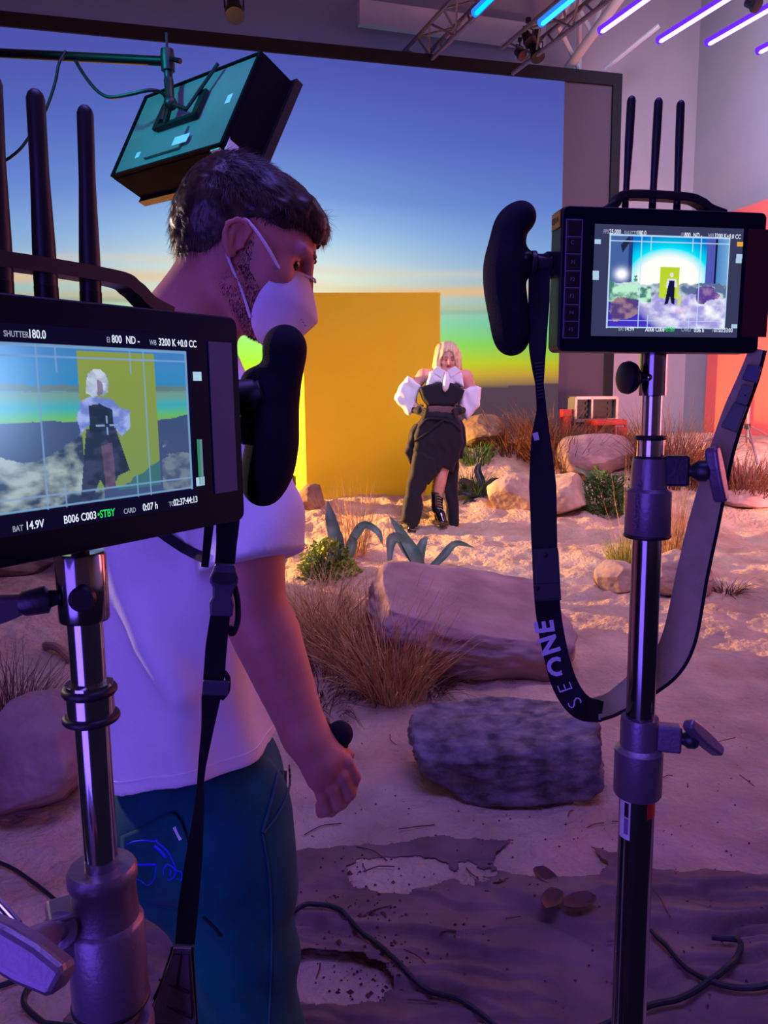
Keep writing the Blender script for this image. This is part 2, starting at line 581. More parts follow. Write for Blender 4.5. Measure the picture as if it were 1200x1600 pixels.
for hc, wd, cl, am in ((1.22, 0.075, lin(238, 186, 120), 0.85), (1.02, 0.04, lin(205, 170, 120), 0.5), (0.96, 0.03, lin(150, 120, 95), 0.5), (1.42, 0.05, lin(235, 205, 160), 0.35)):
    b = np.exp(-((hgt - hc - 0.05 * nx) / wd) ** 2) * am * np.clip(0.7 + 0.6 * nz, 0, 1)
    Cs = Cs * (1 - b[..., None]) + np.array(cl) * b[..., None]
ridge = 0.05 * fbm(np.stack([U * 1.3, U * 0, U * 0 + 8], -1).reshape(-1, 3), 4).reshape(U.shape)
mt = (hgt < ridge)[..., None]
Cs = np.where(mt, np.array(lin(86, 66, 80)) * (1 - 0.25 * np.clip(-hgt, 0, 1))[..., None], Cs)
ii = np.arange(nu * nv).reshape(nu, nv)
q = np.stack([ii[:-1, :-1], ii[1:, :-1], ii[1:, 1:], ii[:-1, 1:]], -1).reshape(-1, 4)
pic = obj('picture', (V.reshape(-1, 3), q), emat('screen_glow', 'col', strength=1.0), scr, label='glowing dusk sky over a dark ridge')
vcol(pic, Cs.reshape(-1, 3))

# back and right walls, ceiling and the unseen rest of the hall
B0 = S0 - DN * 0.9
cor = on_plane(1085, 250, B0, DN)                # corner of back and right wall
CH = 7.3
bw = MB(); c = cor - DH * 8; c[2] = CH / 2
bw.box(c - DN * 0.1, (8.0, 0.1, CH / 2), np.array([DH, DN, UP])); tag(obj('wall_back', bw, m_wall, smooth=False), kind='structure')
rw = MB(); c = cor + DN * 8; c[2] = CH / 2
rw.box(c + DH * 0.1, (0.1, 8.0, CH / 2), np.array([DH, DN, UP])); tag(obj('wall_right', rw, m_wall, smooth=False), kind='structure')
lw = MB(); c = cor - DH * 16 + DN * 8; c[2] = CH / 2
lw.box(c - DH * 0.1, (0.1, 8.0, CH / 2), np.array([DH, DN, UP])); tag(obj('wall_left', lw, m_wall, smooth=False), kind='structure')
fwall = MB(); c = cor - DH * 8 + DN * 16; c[2] = CH / 2
fwall.box(c + DN * 0.1, (8.0, 0.1, CH / 2), np.array([DH, DN, UP])); tag(obj('wall_front', fwall, m_wall, smooth=False), kind='structure')
# ribbed roof deck
rib = []
k = 0.0
while k < 16:
    rib += [(k, 0), (k + 0.10, 0), (k + 0.13, 0.05), (k + 0.21, 0.05)]
    k += 0.24
dk = MB()
c0 = cor - DH * 16; c0[2] = CH
top = [(16, 0.12), (0, 0.12)]
n = len(rib)
V = np.array([c0 + DH * a + UP * b + DN * s for s in (0, 16) for a, b in rib])
F = [[i, i + 1, n + i + 1, n + i] for i in range(n - 1)]
dk.add(V, F)
tag(obj('ceiling', dk, m_deck, smooth=False), kind='structure')
# roof purlins and a steel beam under the deck
for k, off in enumerate((1.2, 3.6)):
    b = MB(); c = cor - DH * 8 + DN * off; c[2] = CH - 0.16
    b.box(c, (8, 0.06, 0.16), np.array([DH, DN, UP])); b.box(c - UP * 0.15, (8, 0.12, 0.012), np.array([DH, DN, UP]))
    tag(obj('trim_%d' % (k + 1), b, m_white_steel, smooth=False), kind='structure')

# coral flat fixed along the right wall
RN = -DH
ctop = on_plane(1200, 312, cor + RN * 0.06, RN)[2]
cl = float((on_plane(1106, 600, cor + RN * 0.06, RN) - cor) @ DN)
m_coral = mat('coral_paint', lin(255, 118, 108), rough=0.8, spec=0.2, var=0.04, vscale=1)
cf = MB(); c = cor + RN * 0.05 + DN * (cl + 2.2); c[2] = (ctop + 0.3) / 2
cf.box(c, (2.2, 0.04, (ctop - 0.3) / 2), np.array([DN, RN, UP]))
tag(obj('coral_flat', cf, m_coral, smooth=False), 'tall coral red flat standing along the right wall behind the small tripod', 'backdrop')

# yellow panel behind the woman: a hollow box flat
m_yellow = mat('yellow_paint', lin(240, 214, 34), rough=0.75, spec=0.25, var=0.05, vscale=1.2)
yl = W(471, 455, 7.9); yr = W(688, 459, 8.0)
yd = yr - yl; ztp = (yl[2] + yr[2]) / 2; yd[2] = 0; yw = np.linalg.norm(yd); yd /= yw
yback = nrm([-0.62, 0.80, 0])
yp = MB()
base = 0.2
A = np.array([yl, yr, yr + yback * 0.34, yl + yback * 0.34]); A[:, 2] = base
Bq = A.copy(); Bq[:, 2] = ztp
yp.add(np.concatenate([A, Bq]), [[3, 2, 1, 0], [4, 5, 6, 7], [0, 1, 5, 4], [1, 2, 6, 5], [2, 3, 7, 6], [3, 0, 4, 7]])
tag(obj('yellow_panel', yp, m_yellow, smooth=False, bevel=0.004), 'large plain yellow panel standing upright behind the blonde woman', 'panel')

# unseen flag added to keep the low sunset lamp off walls, roof and foreground
fl_ = MB(); fl_.box((-3.95, 7.89, 1.88), (0.012, 0.75, 0.28)); fl_.box((-3.95, 7.02, 1.45), (0.012, 0.47, 0.60)); fl_.cyl((-3.95, 8.64, 0.5), (-3.95, 8.64, 2.2), 0.015, seg=10); fl_.cyl((-3.95, 6.56, 0.2), (-3.95, 6.56, 2.0), 0.015, seg=10)
tag(obj('added_light_flag', fl_, m_black, smooth=False), 'added black flag on two poles, out of view, cutting the low sunset lamp left of the set', 'flag')

# ------------------------------------------------------------------ overhead rig
def truss(a, b, wdt, m, name, label, cat, group, chords=3, r=0.024, step=0.35, up=UP):
    """lattice girder from a to b"""
    a = np.asarray(a, float); b = np.asarray(b, float)
    ax = nrm(b - a); s = nrm(np.cross(ax, up)); t = np.cross(s, ax)
    offs = [s * wdt / 2, -s * wdt / 2, -t * wdt * 0.85] if chords == 3 else ([t * wdt / 2, -t * wdt / 2])
    R = root(name, (a + b) / 2, label, cat, group)
    ch = MB()
    for o in offs:
        ch.cyl(a + o, b + o, r, seg=8)
    obj('chord', ch, m, R)
    wb = MB()
    L = np.linalg.norm(b - a); n = int(L / step)
    pairs = [(0, 1), (1, 2), (2, 0)] if chords == 3 else [(0, 1)]
    for i in range(n):
        p = a + ax * step * i; qn = a + ax * step * (i + 1)
        for (c1, c2) in pairs:
            if i % 2: c1, c2 = c2, c1
            wb.cyl(p + offs[c1], qn + offs[c2], r * 0.55, seg=6)
    obj('lattice', wb, m, R)
    return R


TD = nrm([-0.365, 0.931, 0])                      # direction of the tubes


def along(px, py, Y, l0, l1):
    p = W(px, py, Y)
    return p + TD * l0, p + TD * l1


m_truss = mat('grey_truss', lin(120, 112, 122), rough=0.5, metal=0.3, var=0.2, vscale=10)
a, b = along(690, 40, 9.5, -3.5, 0.85)
truss(a, b, 0.30, m_truss, 'lighting_truss', 'grey lattice truss above the screen left of the clustered lamps', 'truss', 'lighting trusses')
a, b = along(812, 70, 9.6, -3.5, 0.15)
truss(a, b, 0.30, m_truss, 'lighting_truss', 'grey lattice truss carrying the clustered black lamps', 'truss', 'lighting trusses')
# white roof truss crossing at the right
for (p0, p1, lb) in (((885, 110, 10.4), (1010, -60, 9.0), 'white steel roof truss slanting up beside the violet tubes'),):
    A_ = W(*p0); B_ = W(*p1)
    R = root('roof_truss', (A_ + B_) / 2, lb, 'truss')
    t = MB(); t.cyl(A_, B_, 0.06, seg=10); obj('chord', t, m_white_steel, R)
    for (q0, q1) in (((905, 108, 10.4), (872, 40, 10.0)), ((905, 108, 10.4), (905, 0, 10.0)), ((872, 40, 10.0), (905, -30, 9.8)), ((925, 52, 9.9), (950, -30, 9.6)), ((925, 52, 9.9), (880, -30, 9.9)),
                     ((945, 108, 10.6), (1030, 40, 10.2))):
        t = MB(); t.cyl(W(*q0), W(*q1), 0.03, seg=8); obj('web_strut', t, m_white_steel, R)
bm_ = MB(); A_ = W(560, 20, 10.2); B_ = W(850, 60, 11.0)
d_ = nrm(B_ - A_)
bm_.box((A_ + B_) / 2, (np.linalg.norm(B_ - A_) / 2, 0.05, 0.14), np.array([d_, nrm(np.cross(UP, d_)), UP]))
tag(obj('trim_3', bm_, m_white_steel, smooth=False), kind='structure')

# LED tubes
halo_b = emat('tube_glow_blue', color=(0.02, 0.16, 1.0), strength=1.6)
halo_v = emat('tube_glow_violet', color=(0.13, 0.02, 1.0), strength=1.3)
core_b = emat('tube_core_blue', color=(0.03, 0.52, 1.0), strength=2.2)
core_c = emat('tube_core_cyan', color=(0.0, 0.45, 1.0), strength=2.0)
core_v = emat('tube_core_violet', color=(0.80, 0.42, 1.0), strength=3.0)
words = ['leftmost short blue LED tube hanging over the screen', 'blue LED tube over the lamp cluster, second from the left',
         'violet LED tube in front of the white roof truss, third from left', 'long violet LED tube, fourth from the left',
         'long violet LED tube, fifth from the left before the bare wall', 'rightmost violet LED tube, cut by the picture edge']
for i, (px, py) in enumerate(((742, 20), (845, 36), (938, 48), (1029, 63), (1105, 67), (1184, 80))):
    Y = 3.05 / (W(px, py, 1.0)[2] - 1.45)
    P = W(px, py, Y)
    Q = P - TD * (1.2 if i else 0.9)
    R = root('led_tube', (P + Q) / 2, words[i], 'tube light', 'LED tubes under the roof')
    g = MB(); g.tube([P, Q], 0.034, 16); obj('diffuser', g, halo_b if i < 2 else halo_v, R)
    # bright inner strip along the underside of the diffuser
    dn = nrm(np.array([0.0, -0.75, -0.66])); dn = nrm(dn - TD * (dn @ TD)); sd = np.cross(TD, dn)
    g = MB(); o = dn * 0.024
    g.tube(np.array([P - TD * 0.03, P - TD * 0.05, Q + TD * 0.05, Q + TD * 0.03]) + o, [0.012, 0.019, 0.019, 0.012], 14)
    obj('led_strip', g, (core_c if i == 0 else core_b) if i < 2 else core_v, R, label='brighter inner strip')
    g = MB(); g.tube([Q, Q - TD * 0.05], 0.036, 16); obj('end_cap', g, m_black, R)


def clamp_lamp(px, py, Y, s, tilt, label, group):
    c = W(px, py, Y)
    R = root('spot_lamp', c, label, 'lamp', group)
    d = nrm([math.cos(tilt) * 0.5, -0.5, -math.sin(tilt)])
    g = MB(); g.lathe(c - d * s * 0.9, d, [(0, s * 0.35), (s * 0.1, s * 0.55), (s * 0.9, s * 0.6), (s * 1.2, s * 0.8), (s * 1.7, s * 0.8), (s * 1.72, s * 0.6)], 20)
    obj('lamp_head', g, m_black, R)
    sd = nrm(np.cross(d, UP))
    g = MB(); g.tube([c + sd * s * 0.75, c + sd * s * 0.8 + UP * s * 1.2, c - sd * s * 0.8 + UP * s * 1.2, c - sd * s * 0.75], s * 0.09, 8); obj('yoke', g, m_black, R)
    g = MB(); g.cyl(c + UP * s * 1.2, c + UP * s * 2.0, s * 0.12, seg=8); g.box(c + UP * s * 2.1, (s * 0.3, s * 0.25, s * 0.25)); obj('clamp', g, m_black, R)


clamp_lamp(825, 60, 9.3, 0.09, 0.9, 'upper left black lamp of the cluster clamped under the truss', 'lamps on the truss')
clamp_lamp(838, 82, 9.3, 0.10, 1.2, 'lower right black lamp of the cluster, just above the screen border', 'lamps on the truss')
clamp_lamp(812, 84, 9.3, 0.07, 0.6, 'smallest black lamp, lower left in the cluster above the screen', 'lamps on the truss')
clamp_lamp(366, 14, 8.9, 0.13, 1.3, 'black lamp hanging alone under the roof deck left of centre', 'lamps on the truss')
clamp_lamp(1176, 6, 5.9, 0.06, 0.5, 'black lamp at the top right corner beside the last tubes', 'lamps on the truss')

# ------------------------------------------------------------------ hanging panel light (seen from behind) on its boom
cpx = dict(TL=(226, 150), TR=(408, 79), BR=(346, 224), BL=(172, 275))
ray = {k: MC @ np.array([(v[0] - 600) / FPX, (v[1] - 800) / FPX, 1.0]) for k, v in cpx.items()}
Am = np.stack([ray['TL'], -ray['TR'], ray['BR']], 1)
sol = np.linalg.solve(Am, ray['BL'])
sc_ = 3.7
cn = {'BL': CAM + ray['BL'] * sc_, 'TL': CAM + ray['TL'] * sc_ * sol[0], 'TR': CAM + ray['TR'] * sc_ * sol[1], 'BR': CAM + ray['BR'] * sc_ * sol[2]}
pe = nrm(cn['BR'] - cn['BL']); pw = np.linalg.norm(cn['BR'] - cn['BL']); pu0 = cn['TL'] - cn['BL']
pn = nrm(np.cross(pe, pu0)); pu = np.cross(pn, pe); ph = pu0 @ pu
if pn @ (CAM - cn['BL']) < 0: pn = -pn
pc = (cn['BL'] + cn['TR']) / 2
PLdbg = (sol, pw, ph, pn)
m_teal = mat('grey_back_plate', (0.20, 0.24, 0.25), rough=0.5, metal=0.1, var=0.25, vscale=4)
m_glossb = mat('gloss_black_trim', (0.010, 0.009, 0.012), rough=0.8, spec=0.04, var=0.1)
PR = np.array([pe, pu, pn])
pl = root('panel_light', pc, 'big square film light hung from a boom, its greenish back towards us', 'film light')
sk = pu0 @ pe                                    # the outline is a skewed parallelogram: keep its corners


def pq(a, b, d=0.0):
    return cn['BL'] + (cn['BR'] - cn['BL']) * a + pu0 * b + pn * d


def pslab(a0, a1, b0, b1, d0, d1, g=None):
    g = g or MB()
    V = [pq(a, b, d) for d in (d0, d1) for a, b in ((a0, b0), (a1, b0), (a1, b1), (a0, b1))]
    return g.add(V, [[3, 2, 1, 0], [4, 5, 6, 7], [0, 1, 5, 4], [1, 2, 6, 5], [2, 3, 7, 6], [3, 0, 4, 7]])


DPT = 0.20
obj('back_plate', pslab(0.02, 0.98, 0.02, 0.98, -0.05, -0.008), m_teal, pl, smooth=False, bevel=0.004)
g = pslab(0, 1, 0, 0.02, -0.02, 0.0); pslab(0, 1, 0.98, 1, -0.02, 0, g); pslab(0, 0.02, 0.02, 0.98, -0.02, 0, g); pslab(0.98, 1, 0.02, 0.98, -0.02, 0, g)
obj('rear_rim', g, m_glossb, pl, smooth=False)
obj('housing', pslab(-0.005, 1.005, -0.005, 1.005, -DPT, -0.02), m_glossb, pl, smooth=False, bevel=0.006)
g = pslab(-0.03, 1.03, -0.03, 0.0, -DPT - 0.03, -DPT + 0.01); pslab(-0.03, 1.03, 1.0, 1.03, -DPT - 0.03, -DPT + 0.01, g); pslab(-0.03, 0, 0, 1, -DPT - 0.03, -DPT + 0.01, g); pslab(1.0, 1.03, 0, 1, -DPT - 0.03, -DPT + 0.01, g)
obj('front_rim', g, m_black, pl, smooth=False)
m_diff = emat('panel_light_diffuser', color=(1.0, 0.8, 0.6), strength=2.0)
obj('diffuser', pslab(0, 1, 0, 1, -DPT - 0.012, -DPT - 0.004), m_diff, pl, smooth=False)
g = pslab(0.30, 0.68, 0.42, 0.46, 0, 0.02); pslab(0.30, 0.34, 0.42, 0.72, 0, 0.02, g); pslab(0.64, 0.68, 0.42, 0.72, 0, 0.02, g)
obj('yoke_bracket', g, m_black, pl, smooth=False)
g = pslab(0.30, 0.62, 0.10, 0.36, -0.008, 0.006); obj('power_unit', g, m_teal, pl, smooth=False, bevel=0.003)
m_lab = mat('white_label_paper', lin(225, 220, 225), rough=0.7)
obj('rating_label', pslab(0.55, 0.68, 0.14, 0.24, 0.006, 0.0075), m_lab, pl, smooth=False)
obj('rating_label', pslab(0.18, 0.22, 0.16, 0.23, -0.007, -0.006), m_lab, pl, smooth=False)
obj('rating_label', pslab(0.86, 0.90, 0.50, 0.60, -0.007, -0.006), m_lab, pl, smooth=False)
# tape tabs on the housing corner
g = MB(); c = pq(1.0, 0.06, -0.05); g.box(c, (0.028, 0.045, 0.006), np.array([pn, pu, pe])); obj('tape_tab', g, m_lab, pl, smooth=False)
g = MB(); c = pq(0.93, -0.012, -0.045); g.box(c, (0.03, 0.03, 0.004), np.array([pe, pn, pu])); obj('tape_tab', g, m_lab, pl, smooth=False)
# boom with a pivot down to the yoke
bend = W(262, 96, 3.72)
bm = root('boom_arm', W(0, 82, 3.9), 'black boom pole reaching in from the left to the hanging film light', 'boom')
g = MB(); g.tube([W(-260, 74, 4.3), W(0, 83, 4.0), bend], 0.021, 14); obj('pole', g, m_blackm, bm)
yk = pq(0.46, 0.60, 0.05)
g = MB(); g.lathe(bend + UP * 0.05, -UP, [(0, 0.01), (0.0, 0.028), (0.03, 0.032), (0.09, 0.03), (0.09, 0.02), (0.13, 0.018)], 16)
g.tube([bend - UP * 0.08, yk], [0.022, 0.018], 12); g.ball(yk, 0.03); obj('swivel_head', g, m_black, bm)
g = MB(); g.tube([bend + np.array([0.02, -0.03, 0.0]), bend + np.array([0.07, -0.05, -0.02])], [0.009, 0.012], 8); g.tube([bend + UP * 0.03, bend + UP * 0.12], 0.006, 8); obj('locking_lever', g, m_blackm, bm)
g = MB(); g.tube([yk, pq(0.42, 0.44, 0.02)], 0.013, 8); g.tube([yk, pq(0.60, 0.50, 0.03)], 0.010, 8); g.tube([pq(0.60, 0.50, 0.03), pq(0.72, 0.96, 0.03)], 0.008, 8); obj('yoke_stay', g, m_black, bm)
# power cables
cb = MB(); cb.tube(catmull([W(118, 95, 3.85), W(132, 118, 3.8), W(152, 142, 3.75), W(172, 152, 3.72), W(200, 148, 3.7), W(238, 141, 3.7), pq(0.30, 0.8, 0.02), pq(0.36, 0.5, 0.02)], 10), 0.008, 8)
tag(obj('power_cable', cb, m_black), 'black cable looping from the boom down to the back of the film light', 'cable')
cb = MB(); cb.tube(catmull([W(103, 80, 3.82), W(92, 100, 3.8), W(86, 130, 3.8), W(70, 175, 3.8), W(45, 215, 3.8), W(20, 243, 3.8), W(-40, 280, 3.9)], 10), 0.007, 8)
tag(obj('power_cable', cb, m_black), 'thin black cable drooping from the boom past the left antennas', 'cable')
# ------------------------------------------------------------------ rocks
import bmesh


def ico(n):
    b = bmesh.new(); bmesh.ops.create_icosphere(b, subdivisions=n, radius=1.0)
    b.verts.ensure_lookup_table()
    V = np.array([v.co[:] for v in b.verts]); F = np.array([[v.index for v in f.verts] for f in b.faces])
    b.free()
    return V, F


ICO6 = ico(6); ICO5 = ico(5)


def rock(c, size, seed, m, label, yaw=0.0, tilt=(0, 0), planes=9, cut=0.72, rough=0.05, sink=0.12, group=None, hi=True, top=None, name='rock', sq=0.35):
    """boulder: a ball cut by random planes, then roughened. c: centre of its foot"""
    V, F = ICO6 if hi else ICO5
    V = V.copy(); r = np.random.default_rng(seed)
    V = V / (np.linalg.norm(V, axis=1) * (1 - sq) + np.abs(V).max(1) * sq)[:, None]
    n = r.normal(size=(planes, 3)); n /= np.linalg.norm(n, axis=1, keepdims=True)
    dd = cut + 0.22 * r.random(planes)
    if top is not None:
        n = np.concatenate([n, [[top[0], top[1], 1.0]]]); n[-1] /= np.linalg.norm(n[-1]); dd = np.append(dd, top[2])
    for q, d in zip(n, dd):
        e = np.maximum(V @ q - d, 0)
        V -= e[:, None] * q * 0.93
    V += V / np.linalg.norm(V, axis=1, keepdims=True) * (rough * fbm(V * 2.3 + seed, 4) + rough * 0.35 * (1 - np.abs(vnoise(V * 6 + seed))) - rough * 0.25 * np.abs(fbm(V * 14 + seed, 2)))[:, None]
    V = V * (np.asarray(size, float) / 2)
    Rm = np.array((Matrix.Rotation(yaw, 3, 'Z') @ Matrix.Rotation(tilt[0], 3, 'X') @ Matrix.Rotation(tilt[1], 3, 'Y')))
    V = V @ Rm.T
    V[:, 2] += -V[:, 2].min() - sink * (V[:, 2].max() - V[:, 2].min())
    V = V + np.asarray(c, float)
    o = obj(name, (V, F), m)
    return tag(o, label, 'rock', group)


m_rock_pale = mat('pale_stone', lin(214, 186, 160), rough=0.9, spec=0.15, color2=lin(172, 142, 122), vscale=5, bump=0.6, bscale=26)
m_rock_slab = mat('slab_stone', lin(182, 152, 150), rough=0.92, spec=0.12, color2=lin(146, 118, 118), vscale=4, bump=0.5, bscale=18)
m_rock_grey = mat('grey_pitted_stone', lin(150, 140, 148), rough=0.95, spec=0.1, color2=lin(84, 76, 84), vscale=14, bump=1.0, bscale=34, detail=9)
m_rock_brown = mat('brown_stone', lin(160, 132, 108), rough=0.92, spec=0.1, color2=lin(112, 88, 74), vscale=6, bump=0.7, bscale=22)


def rock_px(x0, x1, yb, dep, hgt, seed, m, label, **kw):
    """rock whose foot spans x0..x1 at image height yb"""
    p = G((x0 + x1) / 2, yb)
    w = PX(x1 - x0, p[1])
    c = p + np.array([0, dep / 2 * 0.8, 0]); c[2] = gz(c[0], c[1])
    return rock(c, (w, dep, hgt), seed, m, label, **kw)


rock_px(636, 964, 1256, 0.44, 0.285, 5, m_rock_grey, 'dark grey pitted boulder, nearest rock on the burlap edge', planes=6, cut=0.86, rough=0.06, top=(-0.12, -0.22, 0.70), sink=0.06, sq=0.72)
rock_px(566, 925, 1062, 1.15, 0.40, 12, m_rock_slab, 'long flat-topped mauve slab behind the grey boulder', planes=5, cut=0.92, rough=0.045, top=(0.20, -0.22, 0.60), sink=0.12, sq=0.62, tilt=(0.05, 0.13))
rock_px(936, 1000, 930, 0.30, 0.22, 21, m_rock_pale, 'smaller left stone of the sunlit pair beside the tuft of grass', sink=0.15, hi=False)
rock_px(1002, 1126, 934, 0.42, 0.36, 22, m_rock_pale, 'larger right stone of the sunlit pair, under the tall grass', sink=0.15, planes=8, cut=0.7)
rock_px(764, 848, 802, 0.45, 0.42, 31, m_rock_pale, 'rounded pale boulder right of the dark agave', sink=0.15, rough=0.04)
rock_px(838, 930, 808, 0.50, 0.46, 32, m_rock_pale, 'pale boulder with a sloping face left of the green bush', sink=0.12, rough=0.04, top=(-0.3, 0, 0.75))
rock_px(876, 1000, 752, 0.6, 0.48, 33, m_rock_slab, 'pale pink boulder in front of the red folding stool', sink=0.15, rough=0.04)
rock_px(722, 802, 706, 0.7, 0.42, 41, m_rock_brown, 'brown boulder behind the woman, under the spiky aloe', sink=0.1, rough=0.06)
rock_px(790, 852, 712, 0.6, 0.22, 43, m_rock_brown, 'low brown stone at the foot of the spiky aloe', sink=0.1, rough=0.06, hi=False)
rock_px(458, 508, 797, 0.35, 0.27, 44, m_rock_brown, 'small brown stone at the left foot of the yellow panel', sink=0.15, hi=False)
rock_px(-60, 128, 1296, 0.50, 0.42, 51, m_rock_slab, 'pale boulder at the left edge behind the near stand', planes=7, cut=0.75, rough=0.04, sink=0.08)
rock_px(1130, 1240, 800, 0.6, 0.16, 53, m_rock_slab, 'low sandy hump of stone below the shrub at the right edge', sink=0.3, rough=0.04, hi=False)
rock_px(-80, 70, 905, 0.7, 0.20, 54, m_rock_brown, 'low dark stone at the left edge just below the near monitor', sink=0.2, rough=0.05, hi=False)

for (x_, y_, sz, sd) in ((-2.75, 6.25, (1.15, 1.0, 0.98), 61), (-2.05, 5.85, (0.9, 0.8, 0.84), 62), (-3.35, 5.2, (1.0, 0.9, 0.80), 63)):
    rock((x_, y_, gz(x_, y_)), sz, sd, m_rock_pale, {61: 'tallest pale boulder of the heap left of the set', 62: 'right hand boulder of the heap left of the set', 63: 'front left boulder of the heap left of the set'}[sd], group='heap of boulders left of the set', sink=0.08)

# stick lying in the sand at the left
a_ = G(72, 1012); b_ = G(112, 1040)
g = MB(); g.tube(catmull([a_ + UP * 0.02, (a_ + b_) / 2 + UP * 0.045, b_ + UP * 0.02], 6), 0.022, 8)
tag(obj('stick', g, mat('dry_wood', lin(170, 130, 100), rough=0.9, var=0.3, vscale=12)), 'short pale stick lying on the sand left of the near stand', 'stick')


# ------------------------------------------------------------------ plants
def blades(roots, tips_dir, length, width, droop, seg=5, seed=0, twist=0.3):
    """grass: every blade a folded strip. roots (N,3), tips_dir (N,3) start directions, length (N)"""
    r = np.random.default_rng(seed)
    N = len(roots)
    d = tips_dir / np.linalg.norm(tips_dir, axis=1, keepdims=True)
    hz = np.stack([d[:, 0], d[:, 1], np.zeros(N)], 1) + r.normal(size=(N, 3)) * 0.25
    hz[:, 2] = 0; hz /= np.maximum(np.linalg.norm(hz, axis=1, keepdims=True), 1e-6)
    sd = np.stack([-hz[:, 1], hz[:, 0], np.zeros(N)], 1) + r.normal(size=(N, 3)) * twist
    sd /= np.linalg.norm(sd, axis=1, keepdims=True)
    t = np.linspace(0, 1, seg + 1)
    V = []
    for k, s in enumerate(t):
        c = roots + d * (length * s)[:, None] + (hz * 0.6 - np.array([0, 0, 1.0])) * (droop * length * s * s)[:, None]
        c = c + r.normal(size=(N, 3)) * 0.012 * s * length[:, None]
        w = (width * (1 - s ** 1.5) * 0.5 + 0.0004)[:, None]
        nn = np.cross(sd, d); nn /= np.linalg.norm(nn, axis=1, keepdims=True)
        V.append(np.stack([c - sd * w, c + nn * w * 0.7, c + sd * w], 1))
    V = np.stack(V, 1)                      # N, seg+1, 3, 3
    ids = np.arange(N * (seg + 1) * 3).reshape(N, seg + 1, 3)
    F = []
    for k in range(seg):
        for a in range(2):
            F.append(np.stack([ids[:, k, a], ids[:, k, a + 1], ids[:, k + 1, a + 1], ids[:, k + 1, a]], 1))
    return V.reshape(-1, 3), np.concatenate(F)


def tuft(p, n, h, spread, lean, m, label, seed, width=0.004, rad=0.08, droop=0.25, group=None, hv=0.5, name='dry_grass_clump', cat='grass clump', bias=(0, 0)):
    r = np.random.default_rng(seed)
    lim = S0[1] + (p[0] - S0[0]) * DH[1] / DH[0] - 0.55 - rad
    p = np.array([p[0], min(p[1], lim), p[2]])
    a = r.random(n) * 2 * PI; q = np.sqrt(r.random(n)) * rad
    R0 = np.stack([p[0] + np.cos(a) * q, p[1] + np.sin(a) * q, np.full(n, 0.0)], 1)
    R0[:, 2] = ground(R0[:, 0], R0[:, 1]) - 0.01
    d = np.stack([np.cos(a) * spread * (0.3 + r.random(n)) + bias[0], np.sin(a) * spread * (0.3 + r.random(n)) + bias[1], np.ones(n) * lean], 1) + r.normal(size=(n, 3)) * 0.16
    L = h * (1 - hv * r.random(n))
    V, F = blades(R0, d, L, np.full(n, width) * (0.6 + 0.8 * r.random(n)), droop * (0.3 + r.random(n)), 5, seed)
    return tag(obj(name, (V, F), m), label, cat, group)


def leaf_mat(name, c, c2, vs=10, rough=0.6):
    return mat(name, c, rough=rough, spec=0.3, color2=c2, vscale=vs)


m_straw = leaf_mat('straw', lin(232, 186, 120), lin(172, 124, 76))
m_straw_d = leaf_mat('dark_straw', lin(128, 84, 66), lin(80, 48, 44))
m_straw_y = leaf_mat('yellow_grass', lin(190, 190, 70), lin(140, 128, 50))
m_rust = leaf_mat('rust_brush', lin(150, 96, 62), lin(92, 52, 38))
m_agave = mat('agave_leaf', lin(128, 146, 122), rough=0.5, spec=0.4, color2=lin(74, 98, 84), vscale=7)
m_agave_d = mat('dark_agave_leaf', lin(48, 70, 66), rough=0.4, spec=0.4, color2=lin(28, 44, 44), vscale=7)
m_bush = leaf_mat('green_leaf', lin(96, 138, 62), lin(52, 84, 40))
m_bush_y = leaf_mat('lime_leaf', lin(170, 190, 70), lin(104, 128, 50))

tuft(G(612, 1092), 520, 0.66, 0.45, 1.0, m_straw, 'tawny dry grass clump standing in front of the mauve slab', 1, rad=0.13, droop=0.35, width=0.0045)
tuft(G(560, 1030), 620, 0.68, 0.55, 1.0, m_straw, 'dense dry grass clump in the middle, beside the man\'s forearm', 2, rad=0.26, droop=0.3, width=0.0045)
tuft(G(490, 985), 520, 0.62, 0.6, 1.0, m_straw, 'dry grass clump nearest the man\'s sleeve', 3, rad=0.24, droop=0.4, width=0.0045)
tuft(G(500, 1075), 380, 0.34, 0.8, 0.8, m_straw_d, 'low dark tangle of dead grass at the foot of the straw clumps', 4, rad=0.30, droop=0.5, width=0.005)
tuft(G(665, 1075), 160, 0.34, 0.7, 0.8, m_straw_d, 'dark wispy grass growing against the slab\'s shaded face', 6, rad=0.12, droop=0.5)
tuft(G(548, 870), 150, 0.72, 0.18, 1.2, m_straw, 'tall thin feathery grass in front of the yellow panel', 7, rad=0.13, droop=0.12, width=0.004)
tuft(G(605, 850), 26, 0.34, 0.3, 1.2, m_straw, 'few sparse stalks right of the feathery grass', 8, rad=0.1, droop=0.1)
tuft(G(14, 1138), 260, 0.46, 0.55, 1.0, m_straw_d, 'dark reddish grass clump at the left edge above the pale boulder', 9, rad=0.14, droop=0.3)
tuft(G(974, 886), 240, 0.36, 0.35, 1.2, m_straw_y, 'yellow-green grass tuft left of the far stand\'s pole', 10, rad=0.08, droop=0.2, width=0.005)
tuft(G(1050, 868), 240, 0.70, 0.22, 1.3, m_straw, 'tall pale grass growing from the sunlit stone', 11, rad=0.12, droop=0.15)
tuft(G(978, 860), 14, 1.15, 0.10, 1.5, m_straw, 'long straw stalks rising beside the far stand\'s collar', 12, rad=0.06, droop=0.1)
tuft(G(1136, 925), 120, 0.26, 0.8, 0.7, m_straw_d, 'small dark weed in the shade right of the sunlit stone', 13, rad=0.08, droop=0.5)
